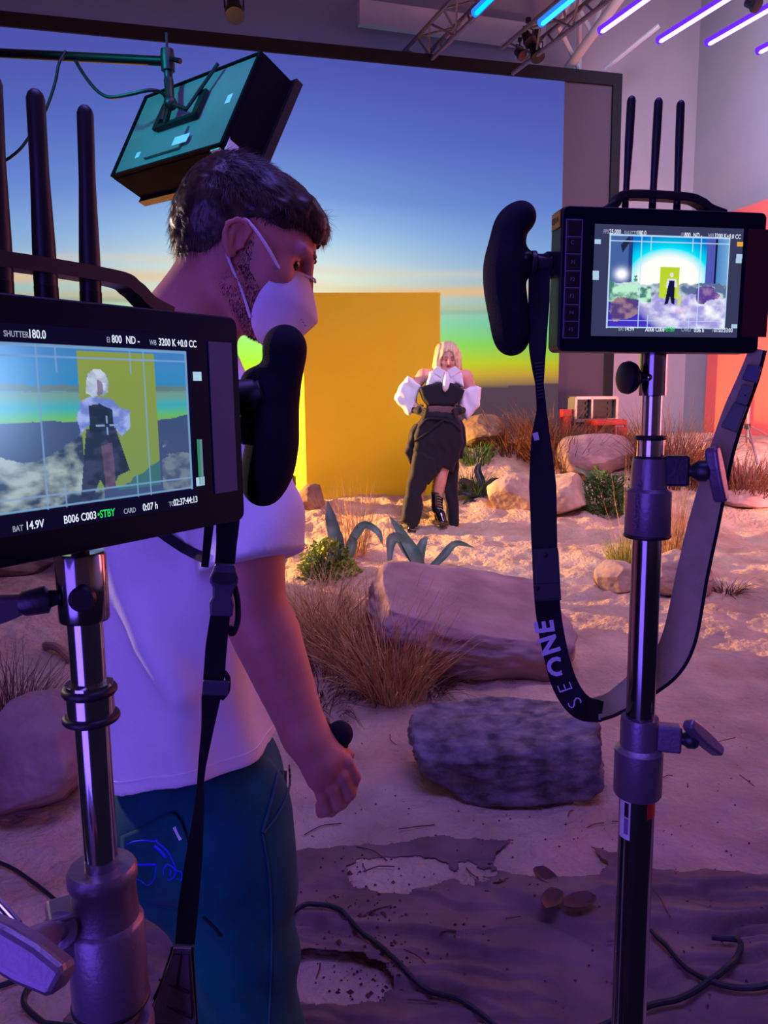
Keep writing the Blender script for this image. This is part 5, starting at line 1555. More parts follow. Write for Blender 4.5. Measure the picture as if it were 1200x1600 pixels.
# near stand
YL = 0.515
axn = W(128, 905, YL)
zn = lambda py: at_h(axn, py)
npnt = lambda z_: np.array([axn[0], axn[1], z_])
base_n = npnt(gz(axn[0], axn[1]))
sn = root('column_stand', base_n, 'chrome column stand at the left edge carrying the larger near monitor', 'monitor stand', 'chrome column stands')
g = MB(); z1_ = zn(862); hh_ = z1_ - zn(968)
g.lathe(npnt(z1_ - hh_), UP, [(0, 0.011), (0, 0.0162), (0.0015, 0.0168), (hh_ - 0.002, 0.0168), (hh_, 0.0158), (hh_, 0.004)], 40); obj('spigot', g, m_darkchrome, sn)
g = MB(); g.cyl(npnt(z1_ - 0.002), npnt(z1_ + 0.02), 0.006, seg=16); obj('mounting_stud', g, m_black, sn)
g = MB(); kd = nrm([0.35, -0.93, 0]); c = npnt(zn(925)) + kd * 0.0150
g.lathe(c, kd, [(0, 0.006), (0.003, 0.0085), (0.006, 0.009), (0.0085, 0.007)], 20); obj('screw', g, m_black, sn)
# wing screw to the left
kd = nrm([-0.9, -0.42, -0.10])
c = npnt(zn(925)) + kd * 0.015
g = MB(); g.lathe(c, kd, [(0, 0.005), (0.006, 0.006), (0.008, 0.0095), (0.022, 0.0085), (0.026, 0.006)], 20); obj('knob_shaft', g, m_castd, sn)
g = MB(); ex = nrm(np.array([0.15, -0.3, 1.0])); ex = nrm(ex - kd * (ex @ kd)); ey = np.cross(kd, ex)
g.prism([(0.020, -0.006), (0.034, -0.010), (0.052, -0.013), (0.070, -0.010), (0.082, -0.003), (0.082, 0.002), (0.066, 0.0055), (0.050, 0.010), (0.034, 0.009), (0.020, 0.006)], c - ey * 0.004, kd, ex, ey, 0.008); obj('wing_lever', g, m_cast, sn, smooth=False, bevel=0.0025, bseg=3)
g = MB(); g.cyl(npnt(zn(1400)), npnt(zn(965)), 0.0118, seg=40); obj('inner_tube', g, m_chrome, sn)
z0_, z1_ = zn(1125), zn(1066)
g = MB(); g.lathe(npnt(z0_), UP, [(0, 0.012), (0, 0.0160), (z1_ - z0_, 0.0160), (z1_ - z0_, 0.012)], 40); obj('stop_collar', g, m_chrome, sn)
ring(npnt(zn(1078)), 0.0152, 0.0036, m_ring, sn, 'ring'); ring(npnt(zn(1120)), 0.0166, 0.0030, m_ring, sn, 'ring')
z1_ = zn(1352); z0_ = zn(1560); hh_ = z1_ - z0_
g = MB(); g.lathe(npnt(z0_), UP, [(0, 0.014), (0, 0.0262), (0.002, 0.0272), (hh_ * 0.58, 0.0272), (hh_ * 0.60, 0.0260), (hh_ * 0.62, 0.0240), (hh_ * 0.86, 0.0225), (hh_ * 0.90, 0.0245), (hh_ * 0.97, 0.0245), (hh_, 0.0225), (hh_ * 0.985, 0.0125)], 48); obj('clamp_collar', g, m_cast, sn)
ring(npnt(zn(1560)), 0.0252, 0.003, m_ring, sn, 'ring')
kd = nrm([-0.88, -0.47, 0.0])
g = MB(); c = npnt(zn(1430)) + kd * 0.026; g.box(c, (0.013, 0.014, 0.017), np.array([kd, np.cross(UP, kd), UP])); obj('clamp_lug', g, m_cast, sn, smooth=False, bevel=0.003, bseg=3)
kc = c + kd * 0.012
kd2 = nrm(W(26, 1486, 0.425) - c); g = MB(); g.lathe(c + kd2 * 0.008, kd2, [(0, 0.008), (0, 0.012), (0.008, 0.0125), (0.009, 0.010), (0.010, 0.007), (0.026, 0.0065), (0.030, 0.0095), (np.linalg.norm(W(26, 1486, 0.425) - c) - 0.016, 0.0105)], 28); obj('knob_shaft', g, m_cast, sn)
tc = W(26, 1486, 0.425)
tee_handle(tc, nrm(tc - c), np.array([-0.80, 0.30, 0.30]), 0.036, 0.0155, 0.024, m_cast, sn)
g = MB(); g.tube([kc + kd * 0.02 + UP * 0.012, kc + kd * 0.05 + UP * 0.026 + np.array([0, 0.03, 0]), kc + kd * 0.12 + UP * 0.026 + np.array([0, 0.06, 0])], 0.0045, 12); obj('lever_bar', g, m_chrome, sn)
g = MB(); g.cyl(npnt(base_n[2] + 0.18), npnt(zn(1555)), 0.0195, seg=40); obj('middle_tube', g, m_cast, sn)
z0_ = zn(1690); z1_ = zn(1590); hh_ = z1_ - z0_
g = MB(); g.lathe(npnt(z0_), UP, [(0, 0.02), (0, 0.030), (hh_ * 0.9, 0.030), (hh_, 0.028), (hh_, 0.019)], 40); obj('clamp_collar', g, m_cast, sn)
for an in (0.9, 3.0, 5.1):
    dv = np.array([math.cos(an), math.sin(an), 0])
    e = npnt(0) + dv * 0.40; e[2] = gz(e[0], e[1]) + 0.012
    g = MB(); g.tube([npnt(base_n[2] + 0.26) + dv * 0.02, npnt(base_n[2] + 0.20) + dv * 0.06, e], 0.0125, 12); obj('leg', g, m_cast, sn)

# ------------------------------------------------------------------ neck straps
m_web = mat('black_webbing', (0.014, 0.012, 0.022), rough=0.7, spec=0.3, wave=(420, 0.5, 'Z', 0.3))
m_webback = mat('grey_strap_lining', lin(188, 180, 138), rough=0.9, spec=0.1, var=0.15, vscale=40, bump=0.2, bscale=300)
m_leather = mat('black_leather', (0.016, 0.014, 0.022), rough=0.4, spec=0.4, bump=0.03, bscale=300)
m_plastic_g = mat('buckle_plastic', lin(70, 66, 92), rough=0.35, spec=0.5)
m_violet_leather = mat('grey_leather', lin(112, 100, 124), rough=0.55, spec=0.4, bump=0.15, bscale=160)


def px_path(pts, n=10):
    """pts: (px, py, Y, width px, side angle deg) -> path, widths, sides; side angle 0 = flat to us, 90 = edge on"""
    A = catmull([W(p[0], p[1], p[2]) for p in pts], n)
    k = np.linspace(0, len(pts) - 1, len(A)); ks = np.arange(len(pts))
    Ys = np.interp(k, ks, [p[2] for p in pts])
    wd = np.interp(k, ks, [p[3] for p in pts]) * Ys / FPX
    an = np.radians(np.interp(k, ks, [p[4] for p in pts]))
    T = np.gradient(A, axis=0); T /= np.linalg.norm(T, axis=1, keepdims=True)
    vw = A - CAM; vw /= np.linalg.norm(vw, axis=1, keepdims=True)
    flat = np.cross(T, vw); flat /= np.linalg.norm(flat, axis=1, keepdims=True)
    edge = np.cross(flat, T)
    sd = flat * np.cos(an)[:, None] + edge * np.sin(an)[:, None]
    return A, wd, sd


ss = root('neck_strap', W(930, 1100, 0.87), 'black neck strap with bold white lettering hanging from the smaller right monitor', 'strap', 'monitor neck straps')
A, wd, sd = px_path([(843, 398, 0.868, 32, 0), (842, 470, 0.868, 32, 0), (840, 545, 0.866, 26, 0), (843, 600, 0.866, 13, 0), (846, 640, 0.866, 15, 0), (845, 690, 0.866, 30, 0), (848, 760, 0.866, 42, 0), (851, 860, 0.864, 40, 0), (856, 950, 0.862, 40, 0),
                     (868, 1020, 0.86, 40, 0), (884, 1072, 0.86, 42, 0), (908, 1104, 0.862, 42, 0), (940, 1112, 0.90, 34, 0)], 10)
g = MB(); g.ribbon(A, sd, wd, 0.0018); obj('webbing', g, m_web, ss)
A2, wd2, sd2 = px_path([(930, 1108, 0.895, 36, 0), (958, 1098, 0.935, 36, 0), (1000, 1070, 0.95, 46, 0), (1040, 1036, 0.94, 50, 0), (1062, 990, 0.935, 50, 0), (1080, 900, 0.93, 46, 0), (1098, 820, 0.925, 44, 0), (1115, 750, 0.92, 38, 0), (1128, 700, 0.915, 34, 0), (1148, 640, 0.905, 32, 0), (1168, 590, 0.895, 28, 0), (1183, 545, 0.89, 22, 0)], 8)
g = MB(); g.ribbon(A2, sd2, wd2, 0.0035); obj('padded_band', g, m_webback, ss, label='grey lining of the padded band')
# darker piping along its outer edge
Ae = A2 + sd2 / np.linalg.norm(sd2, axis=1, keepdims=True) * (-wd2 / 2)[:, None]
if project(Ae[len(Ae) // 2])[0] < project(A2[len(Ae) // 2])[0]:
    Ae = A2 * 2 - Ae
g = MB(); g.tube(Ae, 0.0026, 8); obj('piping', g, m_web, ss)


def plate(px0, py0, px1, py1, w0, w1, Y, t, m, parent, name, bevel=0.0006, cut=0.0, local=False, label=None):
    """flat tag from one pixel to another, w0/w1 wide (px)"""
    a = W(px0, py0, Y); b = W(px1, py1, Y); d = nrm(b - a); vw = nrm((a + b) / 2 - CAM); s = nrm(np.cross(d, vw)); n = np.cross(s, d)
    if n @ vw > 0: n = -n
    L = np.linalg.norm(b - a); w0 = PX(w0, Y) / 2; w1 = PX(w1, Y) / 2
    poly = [(0, -w0), (L * 0.08, -w0 * 1.06), (L * 0.94, -w1), (L, -w1 * (1 - cut)), (L, w1 * (1 - cut)), (L * 0.94, w1), (L * 0.08, w0 * 1.06), (0, w0)]
    g = MB(); g.prism(poly, a, d, s, n, t)
    return obj(name, g, m, parent, smooth=False, bevel=bevel, label=label)


plate(852, 856, 857, 938, 38, 40, 0.862, 0.003, m_leather, ss, 'leather_tab')
lt_ = plate(854, 912, 856, 936, 40, 41, 0.8585, 0.0016, m_leather, ss, 'leather_patch')
for (px, py) in ((852.5, 868), (840, 920), (868, 930)):
    g = MB(); g.ball(W(px, py, 0.857), (0.0022, 0.0012, 0.0022)); obj('rivet', g, m_blackm, ss)
plate(836, 676, 839, 688, 8, 8, 0.863, 0.001, m_lab, ss, 'care_tag')
g = MB()
for k in range(11):
    a_ = W(835.5 + k * 0.5, 568 + k * 5.4, 0.8645); b_ = W(850.5 - k * 0.2, 566 + k * 5.4, 0.8645); g.tube([a_, b_], 0.0009, 6)
obj('ribbed_webbing', g, m_plastic_g, ss)
# buckle pieces on the right end
plate(1179, 572, 1170, 596, 20, 22, 0.886, 0.005, m_plastic_g, ss, 'strap_slider', bevel=0.001)
m_buckle_o = mat('olive_plastic', lin(88, 92, 86), rough=0.45)
plate(1168, 603, 1157, 632, 16, 18, 0.888, 0.006, m_buckle_o, ss, 'buckle_tongue', bevel=0.0015)
plate(1157, 632, 1138, 672, 20, 26, 0.89, 0.007, m_buckle_o, ss, 'buckle_body', bevel=0.002)
g = MB(); g.cyl(W(1166, 610, 0.886), W(1164, 620, 0.884), 0.0028, seg=14); obj('buckle_button', g, m_black, ss)
# lettering running up the band
m_letter = mat('white_print', lin(215, 205, 235), rough=0.6)


def on_strap(px, py, qx, qy, s, size, bold, Y=0.8585):
    a = W(px, py, Y); b = W(qx, qy, Y); ex = nrm(b - a); vw = nrm((a + b) / 2 - CAM); ey = nrm(np.cross(vw, ex)) * -1
    ez = np.cross(ex, ey)
    if ez @ vw > 0: ey = -ey
    o = text(s, m_letter, ss, tuple(a - np.array(ss.location)), ex, ey, size, depth=0.0002, bold=bold, name='lettering')
    return o


on_strap(890, 1049, 872, 1016, 'O', 0.030, 0.0010); on_strap(876, 1018, 866, 990, 'N', 0.030, 0.0010); on_strap(866, 988, 861, 955, 'E', 0.030, 0.0010)
on_strap(896, 1078, 886, 1052, 'E', 0.024, -0.0004, 0.857); on_strap(911, 1098, 899, 1080, 'S', 0.024, -0.0004, 0.857)

sp = root('neck_strap', W(330, 1000, 0.60), 'black webbing strap with side-release buckle hanging from the larger near monitor', 'strap', 'monitor neck straps')
A, wd, sd = px_path([(357, 770, 0.622, 38, 0), (356, 812, 0.620, 37, 0), (354, 850, 0.618, 32, 0), (351, 884, 0.615, 31, 0), (348, 905, 0.612, 30, 0)], 8)
g = MB(); g.ribbon(A, sd, wd, 0.002); obj('webbing', g, m_web, sp)
A, wd, sd = px_path([(345, 955, 0.608, 31, 0), (338, 1010, 0.606, 34, 0), (335, 1050, 0.605, 34, 0), (330, 1090, 0.604, 31, 0), (324, 1140, 0.600, 20, 0), (316, 1195, 0.598, 13, 0), (313, 1228, 0.597, 11, 0), (311, 1260, 0.595, 16, 0), (303, 1340, 0.590, 28, 0), (295, 1410, 0.585, 34, 0), (288, 1482, 0.580, 33, 0), (284, 1500, 0.578, 30, 0)], 10)
g = MB(); g.ribbon(A, sd, wd, 0.0018); obj('webbing', g, m_web, sp)
plate(328, 808, 320, 886, 14, 12, 0.630, 0.0015, m_web, sp, 'strap_end')
# side release buckle
a_ = W(352, 880, 0.610); b_ = W(346, 966, 0.606); d_ = nrm(b_ - a_); vw = nrm(a_ - CAM); s_ = nrm(np.cross(d_, vw)); n_ = np.cross(s_, d_)
if n_ @ vw > 0: n_ = -n_
k_ = 0.61 / FPX
poly = [(0, -15), (10, -18), (22, -22), (30, -22), (38, -17), (52, -16), (62, -20), (84, -18), (84, 17), (64, 18), (52, 14), (40, 16), (30, 22), (20, 22), (10, 18), (0, 15)]
g = MB(); g.prism([(x * k_, y * k_) for x, y in poly], a_ - n_ * 0.001, d_, s_, n_, 0.007); obj('buckle', g, m_plastic_g, sp, smooth=False, bevel=0.0016, bseg=3)
g = MB(); g.prism([(x * k_, y * k_) for x, y in [(14, -16), (20, -19), (28, -18), (33, -8), (33, 8), (28, 18), (20, 19), (14, 16)]], a_ + n_ * 0.0055, d_, s_, n_, 0.0012); obj('buckle_slot', g, m_black, sp, smooth=False)
A = catmull([W(366, 915, 0.612), W(371, 940, 0.613), W(371, 970, 0.613), W(363, 990, 0.612), W(358, 978, 0.61)], 8)
g = MB(); g.tube(A, 0.0026, 8); obj('strap_loop', g, m_web, sp)
plate(338, 1062, 336, 1084, 40, 41, 0.6015, 0.004, m_plastic_g, sp, 'ladder_slider', bevel=0.001)
A = catmull([W(350, 1050, 0.604), W(356, 1060, 0.605), W(355, 1080, 0.605), W(346, 1092, 0.604)], 8)
g = MB(); g.tube(A, 0.0022, 8); obj('strap_loop', g, m_web, sp)
# leather end tab
tb = plate(286, 1474, 268, 1612, 38, 92, 0.572, 0.004, m_leather, sp, 'leather_tab', bevel=0.001)
pt = plate(285, 1480, 269, 1598, 30, 80, 0.5672, 0.0015, m_violet_leather, tb, 'leather_inlay', label='greyer stitched inlay')
for (p0, p1) in (((272, 1490), (240, 1560)), ((296, 1492), (301, 1590)), ((284, 1488), (277, 1540)), ((248, 1530), (296, 1552)), ((272, 1490), (296, 1490)), ((240, 1560), (300, 1592))):
    g = MB(); g.tube([W(p0[0], p0[1], 0.5655), W(p1[0], p1[1], 0.5655)], 0.0009, 6); obj('seam', g, m_ink, tb)
# ------------------------------------------------------------------ man in a white T-shirt, seen from behind his right side
m_skin = mat('skin', lin(204, 138, 118), rough=0.5, spec=0.35, color2=lin(186, 118, 102), vscale=14, sss=0.15, bump=0.05, bscale=240)
m_hair = mat('dark_brown_hair', lin(74, 52, 38), rough=0.40, spec=0.5, color2=lin(22, 16, 13), vscale=55)
m_tee = mat('white_cotton', lin(232, 228, 232), rough=0.85, spec=0.15, sheen=0.2, bump=0.08, bscale=260)
m_trous = mat('teal_cotton', lin(8, 84, 98), rough=0.85, spec=0.15, sheen=0.08, color2=lin(6, 64, 78), vscale=20, bump=0.12, bscale=300)
m_maskc = mat('white_mask_felt', lin(226, 222, 228), rough=0.85, spec=0.1, bump=0.05, bscale=500)
m_eye = mat('eye', (0.03, 0.02, 0.02), rough=0.15)
m_stubble = mat('stubble', lin(50, 34, 28), rough=0.6)

yw_, pt_ = math.radians(5), math.radians(24)
f0 = np.array([math.cos(yw_), math.sin(yw_), 0])
HF = math.cos(pt_) * f0 - math.sin(pt_) * UP
HU = math.sin(pt_) * f0 + math.cos(pt_) * UP
HR = np.cross(HF, HU)                            # towards his right, our side
HS = 0.955
HO = W(382, 402, 1.165)                          # between the ear canals


def hd(a, b, c):
    return HO + HS * (HF * a + HR * b + HU * c)


def head_local(p):
    q = (p - HO) / HS
    return np.stack([q @ HF, q @ HR, q @ HU], 1)


man_base = np.array([W(330, 1500, 1.17)[0], 1.17, 0.0]); man_base[2] = gz(man_base[0], man_base[1])
man = root('person', man_base, 'man in white T-shirt and teal trousers with face mask, looking down beside the near monitor', 'person')


def limb(p, pts, rad, n=5):
    C = catmull(pts, n); r = np.interp(np.linspace(0, len(pts) - 1, len(C)), np.arange(len(pts)), rad)
    return chain(p, C, r)


def head_sdf(q):
    """q: head space (forward, right, up) in metres"""
    s = q.copy(); s[:, 1] = np.abs(s[:, 1])
    d = ell(q, (-0.004, 0, 0.043), (0.096, 0.072, 0.078))
    d = smin(d, ell(q, (-0.036, 0, 0.030), (0.066, 0.068, 0.070)), 0.02)
    d = smin(d, ell(q, (0.040, 0, 0.000), (0.056, 0.062, 0.085)), 0.03)
    d = smin(d, cap(s, (0.004, 0.052, -0.050), (0.070, 0.014, -0.082), 0.020, 0.020), 0.035)
    d = smin(d, ell(q, (0.072, 0, -0.070), (0.024, 0.022, 0.026)), 0.02)
    d = smin(d, ell(q, (0.045, 0, -0.05), (0.05, 0.05, 0.05)), 0.03)
    d = smin(d, ell(s, (0.056, 0.048, -0.012), (0.026, 0.018, 0.018)), 0.02)
    d = smin(d, ell(s, (0.082, 0.030, 0.040), (0.014, 0.030, 0.010)), 0.015)
    d = smax(d, -ell(s, (0.094, 0.034, 0.018), (0.022, 0.021, 0.013)), 0.012)
    d = smin(d, np.linalg.norm(s - np.array([0.071, 0.033, 0.019]), axis=1) - 0.0125, 0.004)
    d = smin(d, chain(q, [(0.094, 0, 0.024), (0.101, 0, 0.004), (0.108, 0, -0.014)], [0.008, 0.009, 0.011], 0.006), 0.010)
    d = smin(d, ell(s, (0.104, 0.012, -0.020), (0.012, 0.008, 0.008)), 0.006)
    d = smin(d, ell(q, (0.094, 0, -0.044), (0.010, 0.022, 0.006)), 0.006)
    d = smin(d, ell(q, (0.092, 0, -0.054), (0.010, 0.019, 0.006)), 0.006)
    # ears
    s = (s - np.array([-0.008, 0.066, 0.008])) / 0.80 + np.array([-0.008, 0.066, 0.002])
    e = ell(s, (-0.014, 0.079, 0.004), (0.021, 0.006, 0.031), np.array([[0.94, -0.34, 0], [0.34, 0.94, 0], [0, 0, 1.0]]))
    e = smax(e, -ell(s, (-0.006, 0.088, -0.002), (0.011, 0.010, 0.014)), 0.006)
    hx = [(0.006, 0.077, 0.010), (0.008, 0.081, 0.026), (-0.002, 0.085, 0.036), (-0.018, 0.090, 0.034), (-0.030, 0.094, 0.020), (-0.030, 0.092, 0.002), (-0.020, 0.086, -0.014), (-0.010, 0.081, -0.027), (-0.003, 0.077, -0.024)]
    e = smin(e, chain(s, hx, [0.003, 0.0038, 0.0042, 0.0045, 0.0045, 0.004, 0.004, 0.0055, 0.004], 0.002), 0.005)
    e = smin(e, chain(s, [(-0.016, 0.084, 0.022), (-0.018, 0.087, 0.008), (-0.012, 0.083, -0.008)], [0.003, 0.003, 0.003], 0.002), 0.005)
    e = smin(e, ell(s, (0.004, 0.078, -0.002), (0.005, 0.004, 0.008)), 0.004)
    return smin(d, e * 0.80, 0.006)


NB = W(280, 548, 1.165)                            # base of the neck
SHR = W(372, 672, 1.00); ELB = W(394, 935, 0.955); WRI = W(476, 1146, 0.935)
shy = W(300, 640, 1.17)
SHL = SHR + np.array([-0.11, 0.34, -0.01]); ELL = SHL + np.array([-0.03, 0.05, -0.28]); WRL = ELL + np.array([0.02, -0.01, -0.25])
PALM_O = WRI


def hand_pts(x, y, Y):
    return W(x, y, Y)


fing = dict(
    index=([(522, 1176, .936), (541, 1190, .938), (554, 1214, .946), (548, 1238, .958), (534, 1236, .966)], [11, 11, 10.5, 9.5, 7.5]),
    middle=([(516, 1192, .930), (534, 1212, .932), (546, 1240, .942), (534, 1256, .955), (520, 1246, .964)], [12, 11.5, 11, 9.5, 8]),
    ring=([(506, 1206, .926), (520, 1230, .928), (530, 1256, .938), (517, 1268, .952), (505, 1256, .962)], [12, 11, 10.5, 9, 7.5]),
    pinky=([(494, 1218, .924), (503, 1244, .926), (510, 1264, .934), (502, 1270, .948), (498, 1258, .958)], [11, 10, 9.5, 8.5, 7]),
    thumb=([(492, 1160, .935), (514, 1160, .940), (532, 1170, .948), (548, 1179, .955)], [13, 12, 9.5, 7.5]))
FP = {k: ([W(*p) for p in v[0]], [PX(r, 0.94) for r in v[1]]) for k, v in fing.items()}


def body_sdf(p):
    d = head_sdf(head_local(p)) * HS
    n0 = hd(-0.030, 0, -0.02); n1 = hd(-0.036, 0, -0.075)
    d = smin(d, chain(p, [n0, n1 * 0.55 + NB * 0.45, NB], [0.056, 0.057, 0.066], 0.03), 0.02)
    t = chain(p, [NB, W(290, 640, 1.17), W(290, 900, 1.17), W(300, 1180, 1.17)], [0.066, 0.095, 0.100, 0.11], 0.04)
    t = smin(t, cap(p, W(290, 625, 1.12), SHR, 0.055, 0.050), 0.06)
    t = smin(t, cap(p, W(280, 610, 1.24), SHL, 0.055, 0.050), 0.06)
    d = smin(d, t, 0.04)
    E2 = ELB * 0.72 + WRI * 0.28
    for (s_, e_, e2, w_) in ((SHR, ELB, E2, WRI), (SHL, ELL, ELL * 0.72 + WRL * 0.28, WRL)):
        a = limb(p, [s_, s_ * 0.45 + e_ * 0.55, e_, e2, e_ * 0.25 + w_ * 0.75, w_], [0.052, 0.050, 0.043, 0.0435, 0.034, 0.0285])
        d = smin(d, a, 0.02)
    pm = chain(p, [WRI, W(500, 1186, 0.932)], [0.027, 0.024], 0.01)
    for k in ('index', 'middle', 'ring', 'pinky'):
        pm = smin(pm, cap(p, WRI * 0.75 + FP[k][0][0] * 0.25, FP[k][0][0], 0.017, 0.0125), 0.012)
    d = smin(d, pm, 0.014)
    for k, (P_, R_) in FP.items():
        d = smin(d, chain(p, P_, R_, 0.003), 0.005)
    # far hand, hanging loosely
    fwd = nrm(WRL - ELL); side = np.array([0, 1.0, 0]); 
    d = smin(d, ell(p, WRL + fwd * 0.05, (0.045, 0.035, 0.018), np.array([fwd, side, np.cross(fwd, side)])), 0.015)
    for k in range(4):
        b0_ = WRL + fwd * 0.085 + side * (0.026 - 0.0175 * k)
        d = smin(d, chain(p, [b0_, b0_ + fwd * 0.032 - UP * 0.006, b0_ + fwd * 0.050 - UP * 0.026], [0.0092, 0.0085, 0.007], 0.003), 0.005)
    d = smin(d, chain(p, [WRL + fwd * 0.03 - side * 0.02, WRL + fwd * 0.06 - side * 0.042, WRL + fwd * 0.085 - side * 0.046], [0.012, 0.010, 0.008], 0.003), 0.008)
    return d


lo = np.array([-0.50, 0.86, 0.80]); hi = np.array([0.06, 1.50, 1.84])
obj('body', sdf_mesh(body_sdf, lo, hi, 0.0030), m_skin, man)
for s_ in (1, -1):
    g = MB(); g.ball(hd(0.0715, 0.033 * s_, 0.0170), 0.0128 * HS); obj('eye', g, m_eye, man)
    g = MB(); g.tube(catmull([hd(0.082, 0.046 * s_, 0.036), hd(0.094, 0.032 * s_, 0.043), hd(0.099, 0.014 * s_, 0.040)], 6), [0.002] + [0.0042] * 11 + [0.002], 8); obj('eyebrow', g, m_hair, man)


# hair: a soft cap over the skull and thousands of combed strands
def hair_line(a):
    """lowest height of the hair at a distance forward of the ears"""
    return np.interp(a, [-0.12, -0.075, -0.045, -0.020, 0.004, 0.020, 0.050, 0.066, 0.082, 0.12], [-0.060, -0.058, -0.030, 0.018, 0.046, 0.050, 0.050, 0.066, 0.072, 0.075])


def hair_thick(q):
    top = np.clip((q[:, 2] - 0.055) / 0.05, 0, 1)
    back = np.clip((-q[:, 0] - 0.02) / 0.06, 0, 1)
    front = np.clip((q[:, 0] - 0.05) / 0.035, 0, 1)
    return 0.003 + 0.016 * top + 0.018 * back * (1 - 0.5 * top) + 0.003 * front * top


def hair_sdf(p):
    q = head_local(p)
    sk = smin(ell(q, (-0.004, 0, 0.043), (0.096, 0.072, 0.078)), ell(q, (-0.036, 0, 0.030), (0.066, 0.068, 0.070)), 0.02)
    sk = smin(sk, ell(q, (0.040, 0, 0.000), (0.056, 0.062, 0.085)), 0.03)
    th = hair_thick(q) * (0.92 + 0.14 * vnoise(q * 45)) + 0.0015 * vnoise(q * np.array([90, 200, 200]))
    ln = (hair_line(q[:, 0]) - q[:, 2]) + 0.004 * vnoise(q * 90 + 5)
    d = smax(sk - th, ln, 0.010)
    fr_ = chain(q, [(0.062, 0.0, 0.100), (0.086, 0.0, 0.090), (0.101, 0.0, 0.070)], [0.018, 0.014, 0.006], 0.01)
    fr_ = smin(fr_, chain(q, [(0.056, 0.030, 0.096), (0.082, 0.028, 0.084), (0.097, 0.024, 0.062)], [0.018, 0.013, 0.005], 0.01), 0.015)
    fr_ = smin(fr_, chain(q, [(0.056, -0.030, 0.096), (0.082, -0.028, 0.084), (0.095, -0.024, 0.064)], [0.018, 0.013, 0.005], 0.01), 0.015)
    return smin(d, fr_ + 0.003 * vnoise(q * 80), 0.012) * HS


hair_o = obj('hair', sdf_mesh(hair_sdf, HO - 0.19, HO + 0.19, 0.003), m_hair, man)
rh = np.random.default_rng(5)
N_ = 26000
dv = rh.normal(size=(N_, 3)); dv /= np.linalg.norm(dv, axis=1, keepdims=True)
# push the sample out to the hair cap surface by marching
tq = np.full(N_, 0.03)
cen = np.array([0.0, 0, 0.045])
for _ in range(40):
    q = cen + dv * tq[:, None]
    w_ = HO + HS * (q[:, :1] * HF + q[:, 1:2] * HR + q[:, 2:3] * HU)
    tq = tq - hair_sdf(w_) * 0.8
    tq = np.clip(tq, 0.03, 0.19)
q = cen + dv * tq[:, None]
ok = (q[:, 2] > hair_line(q[:, 0]) + 0.002) & (np.abs(hair_sdf(HO + HS * (q[:, :1] * HF + q[:, 1:2] * HR + q[:, 2:3] * HU))) < 0.004)
q = q[ok]; n_ = dv[ok]
# comb: forward on top, down at the sides and the back
fl = np.stack([np.where(q[:, 2] > 0.07, 0.9, -0.10) * np.ones(len(q)), 0.25 * q[:, 1] / 0.07, np.where(q[:, 2] > 0.07, 0.0, -0.9)], 1)
tp = np.clip((q[:, 2] - 0.06) / 0.04, 0, 1)[:, None]
fl = np.array([0.95, 0, 0.02]) * tp + np.array([-0.12, 0, -0.95]) * (1 - tp) + rh.normal(size=q.shape) * 0.28
fl = fl - n_ * (fl * n_).sum(1, keepdims=True) * 0.9
fl /= np.linalg.norm(fl, axis=1, keepdims=True)
Ls = (0.008 + 0.017 * np.clip(hair_thick(q) / 0.025, 0, 1)) * (0.6 + 0.7 * rh.random(len(q)))
lift = 0.04 + 0.30 * rh.random(len(q))[:, None] ** 4
V_ = []
tw_ = 0.00055
for s in (0, 0.35, 0.7, 1.0):
    c = q - n_ * 0.004 + fl * (Ls * s)[:, None] + n_ * (lift * Ls[:, None] * s) - np.array([0, 0, 1]) * (0.12 * Ls * s * s)[:, None]
    sd_ = np.cross(fl, n_)
    wd_ = tw_ * (1 - 0.85 * s)
    V_.append(np.stack([c - sd_ * wd_, c + n_ * wd_, c + sd_ * wd_], 1))
V_ = np.stack(V_, 1)
ids = np.arange(len(q) * 12).reshape(len(q), 4, 3)
Fh = [np.stack([ids[:, k, a], ids[:, k, a + 1], ids[:, k + 1, a + 1], ids[:, k + 1, a]], 1) for k in range(3) for a in range(2)]
Vw = V_.reshape(-1, 3); Vw = HO + HS * (Vw[:, :1] * HF + Vw[:, 1:2] * HR + Vw[:, 2:3] * HU)
obj('loose_strands', (Vw, np.concatenate(Fh)), m_hair, hair_o)
# stubble on jaw and chin
N_ = 17000
q = np.stack([rh.uniform(-0.02, 0.10, N_), rh.uniform(-0.08, 0.08, N_), rh.uniform(-0.115, 0.035, N_)], 1)
for _ in range(25):
    d_ = head_sdf(q); e_ = 1e-3
    gr = np.stack([head_sdf(q + np.eye(3)[k] * e_) - d_ for k in range(3)], 1) / e_
    gr /= np.maximum(np.linalg.norm(gr, axis=1, keepdims=True), 1e-6)
    q = q - gr * np.clip(d_, -0.02, 0.02)[:, None]
ok = (np.abs(d_) < 0.002) & (q[:, 2] < np.interp(q[:, 0], [-0.02, 0.012, 0.022, 0.05, 0.10], [-0.045, 0.03, -0.02, -0.042, -0.050])) & (np.abs(q[:, 1]) < 0.072) & (q[:, 0] > -0.012)
q = q[ok]; n_ = gr[ok]
dn_ = nrm([0.15, 0, -1]) - n_ * (n_ @ nrm([0.15, 0, -1]))[:, None] + n_ * 0.55 + rh.normal(size=q.shape) * 0.25
dn_ /= np.linalg.norm(dn_, axis=1, keepdims=True)
sd_ = np.cross(dn_, n_); sd_ /= np.maximum(np.linalg.norm(sd_, axis=1, keepdims=True), 1e-6)
V_ = np.stack([q - sd_ * 0.0004, q + sd_ * 0.0004, q + dn_ * 0.0042], 1).reshape(-1, 3)
Vw = HO + HS * (V_[:, :1] * HF + V_[:, 1:2] * HR + V_[:, 2:3] * HU)
obj('beard_stubble', (Vw, np.arange(len(Vw)).reshape(-1, 3)), m_stubble, man)

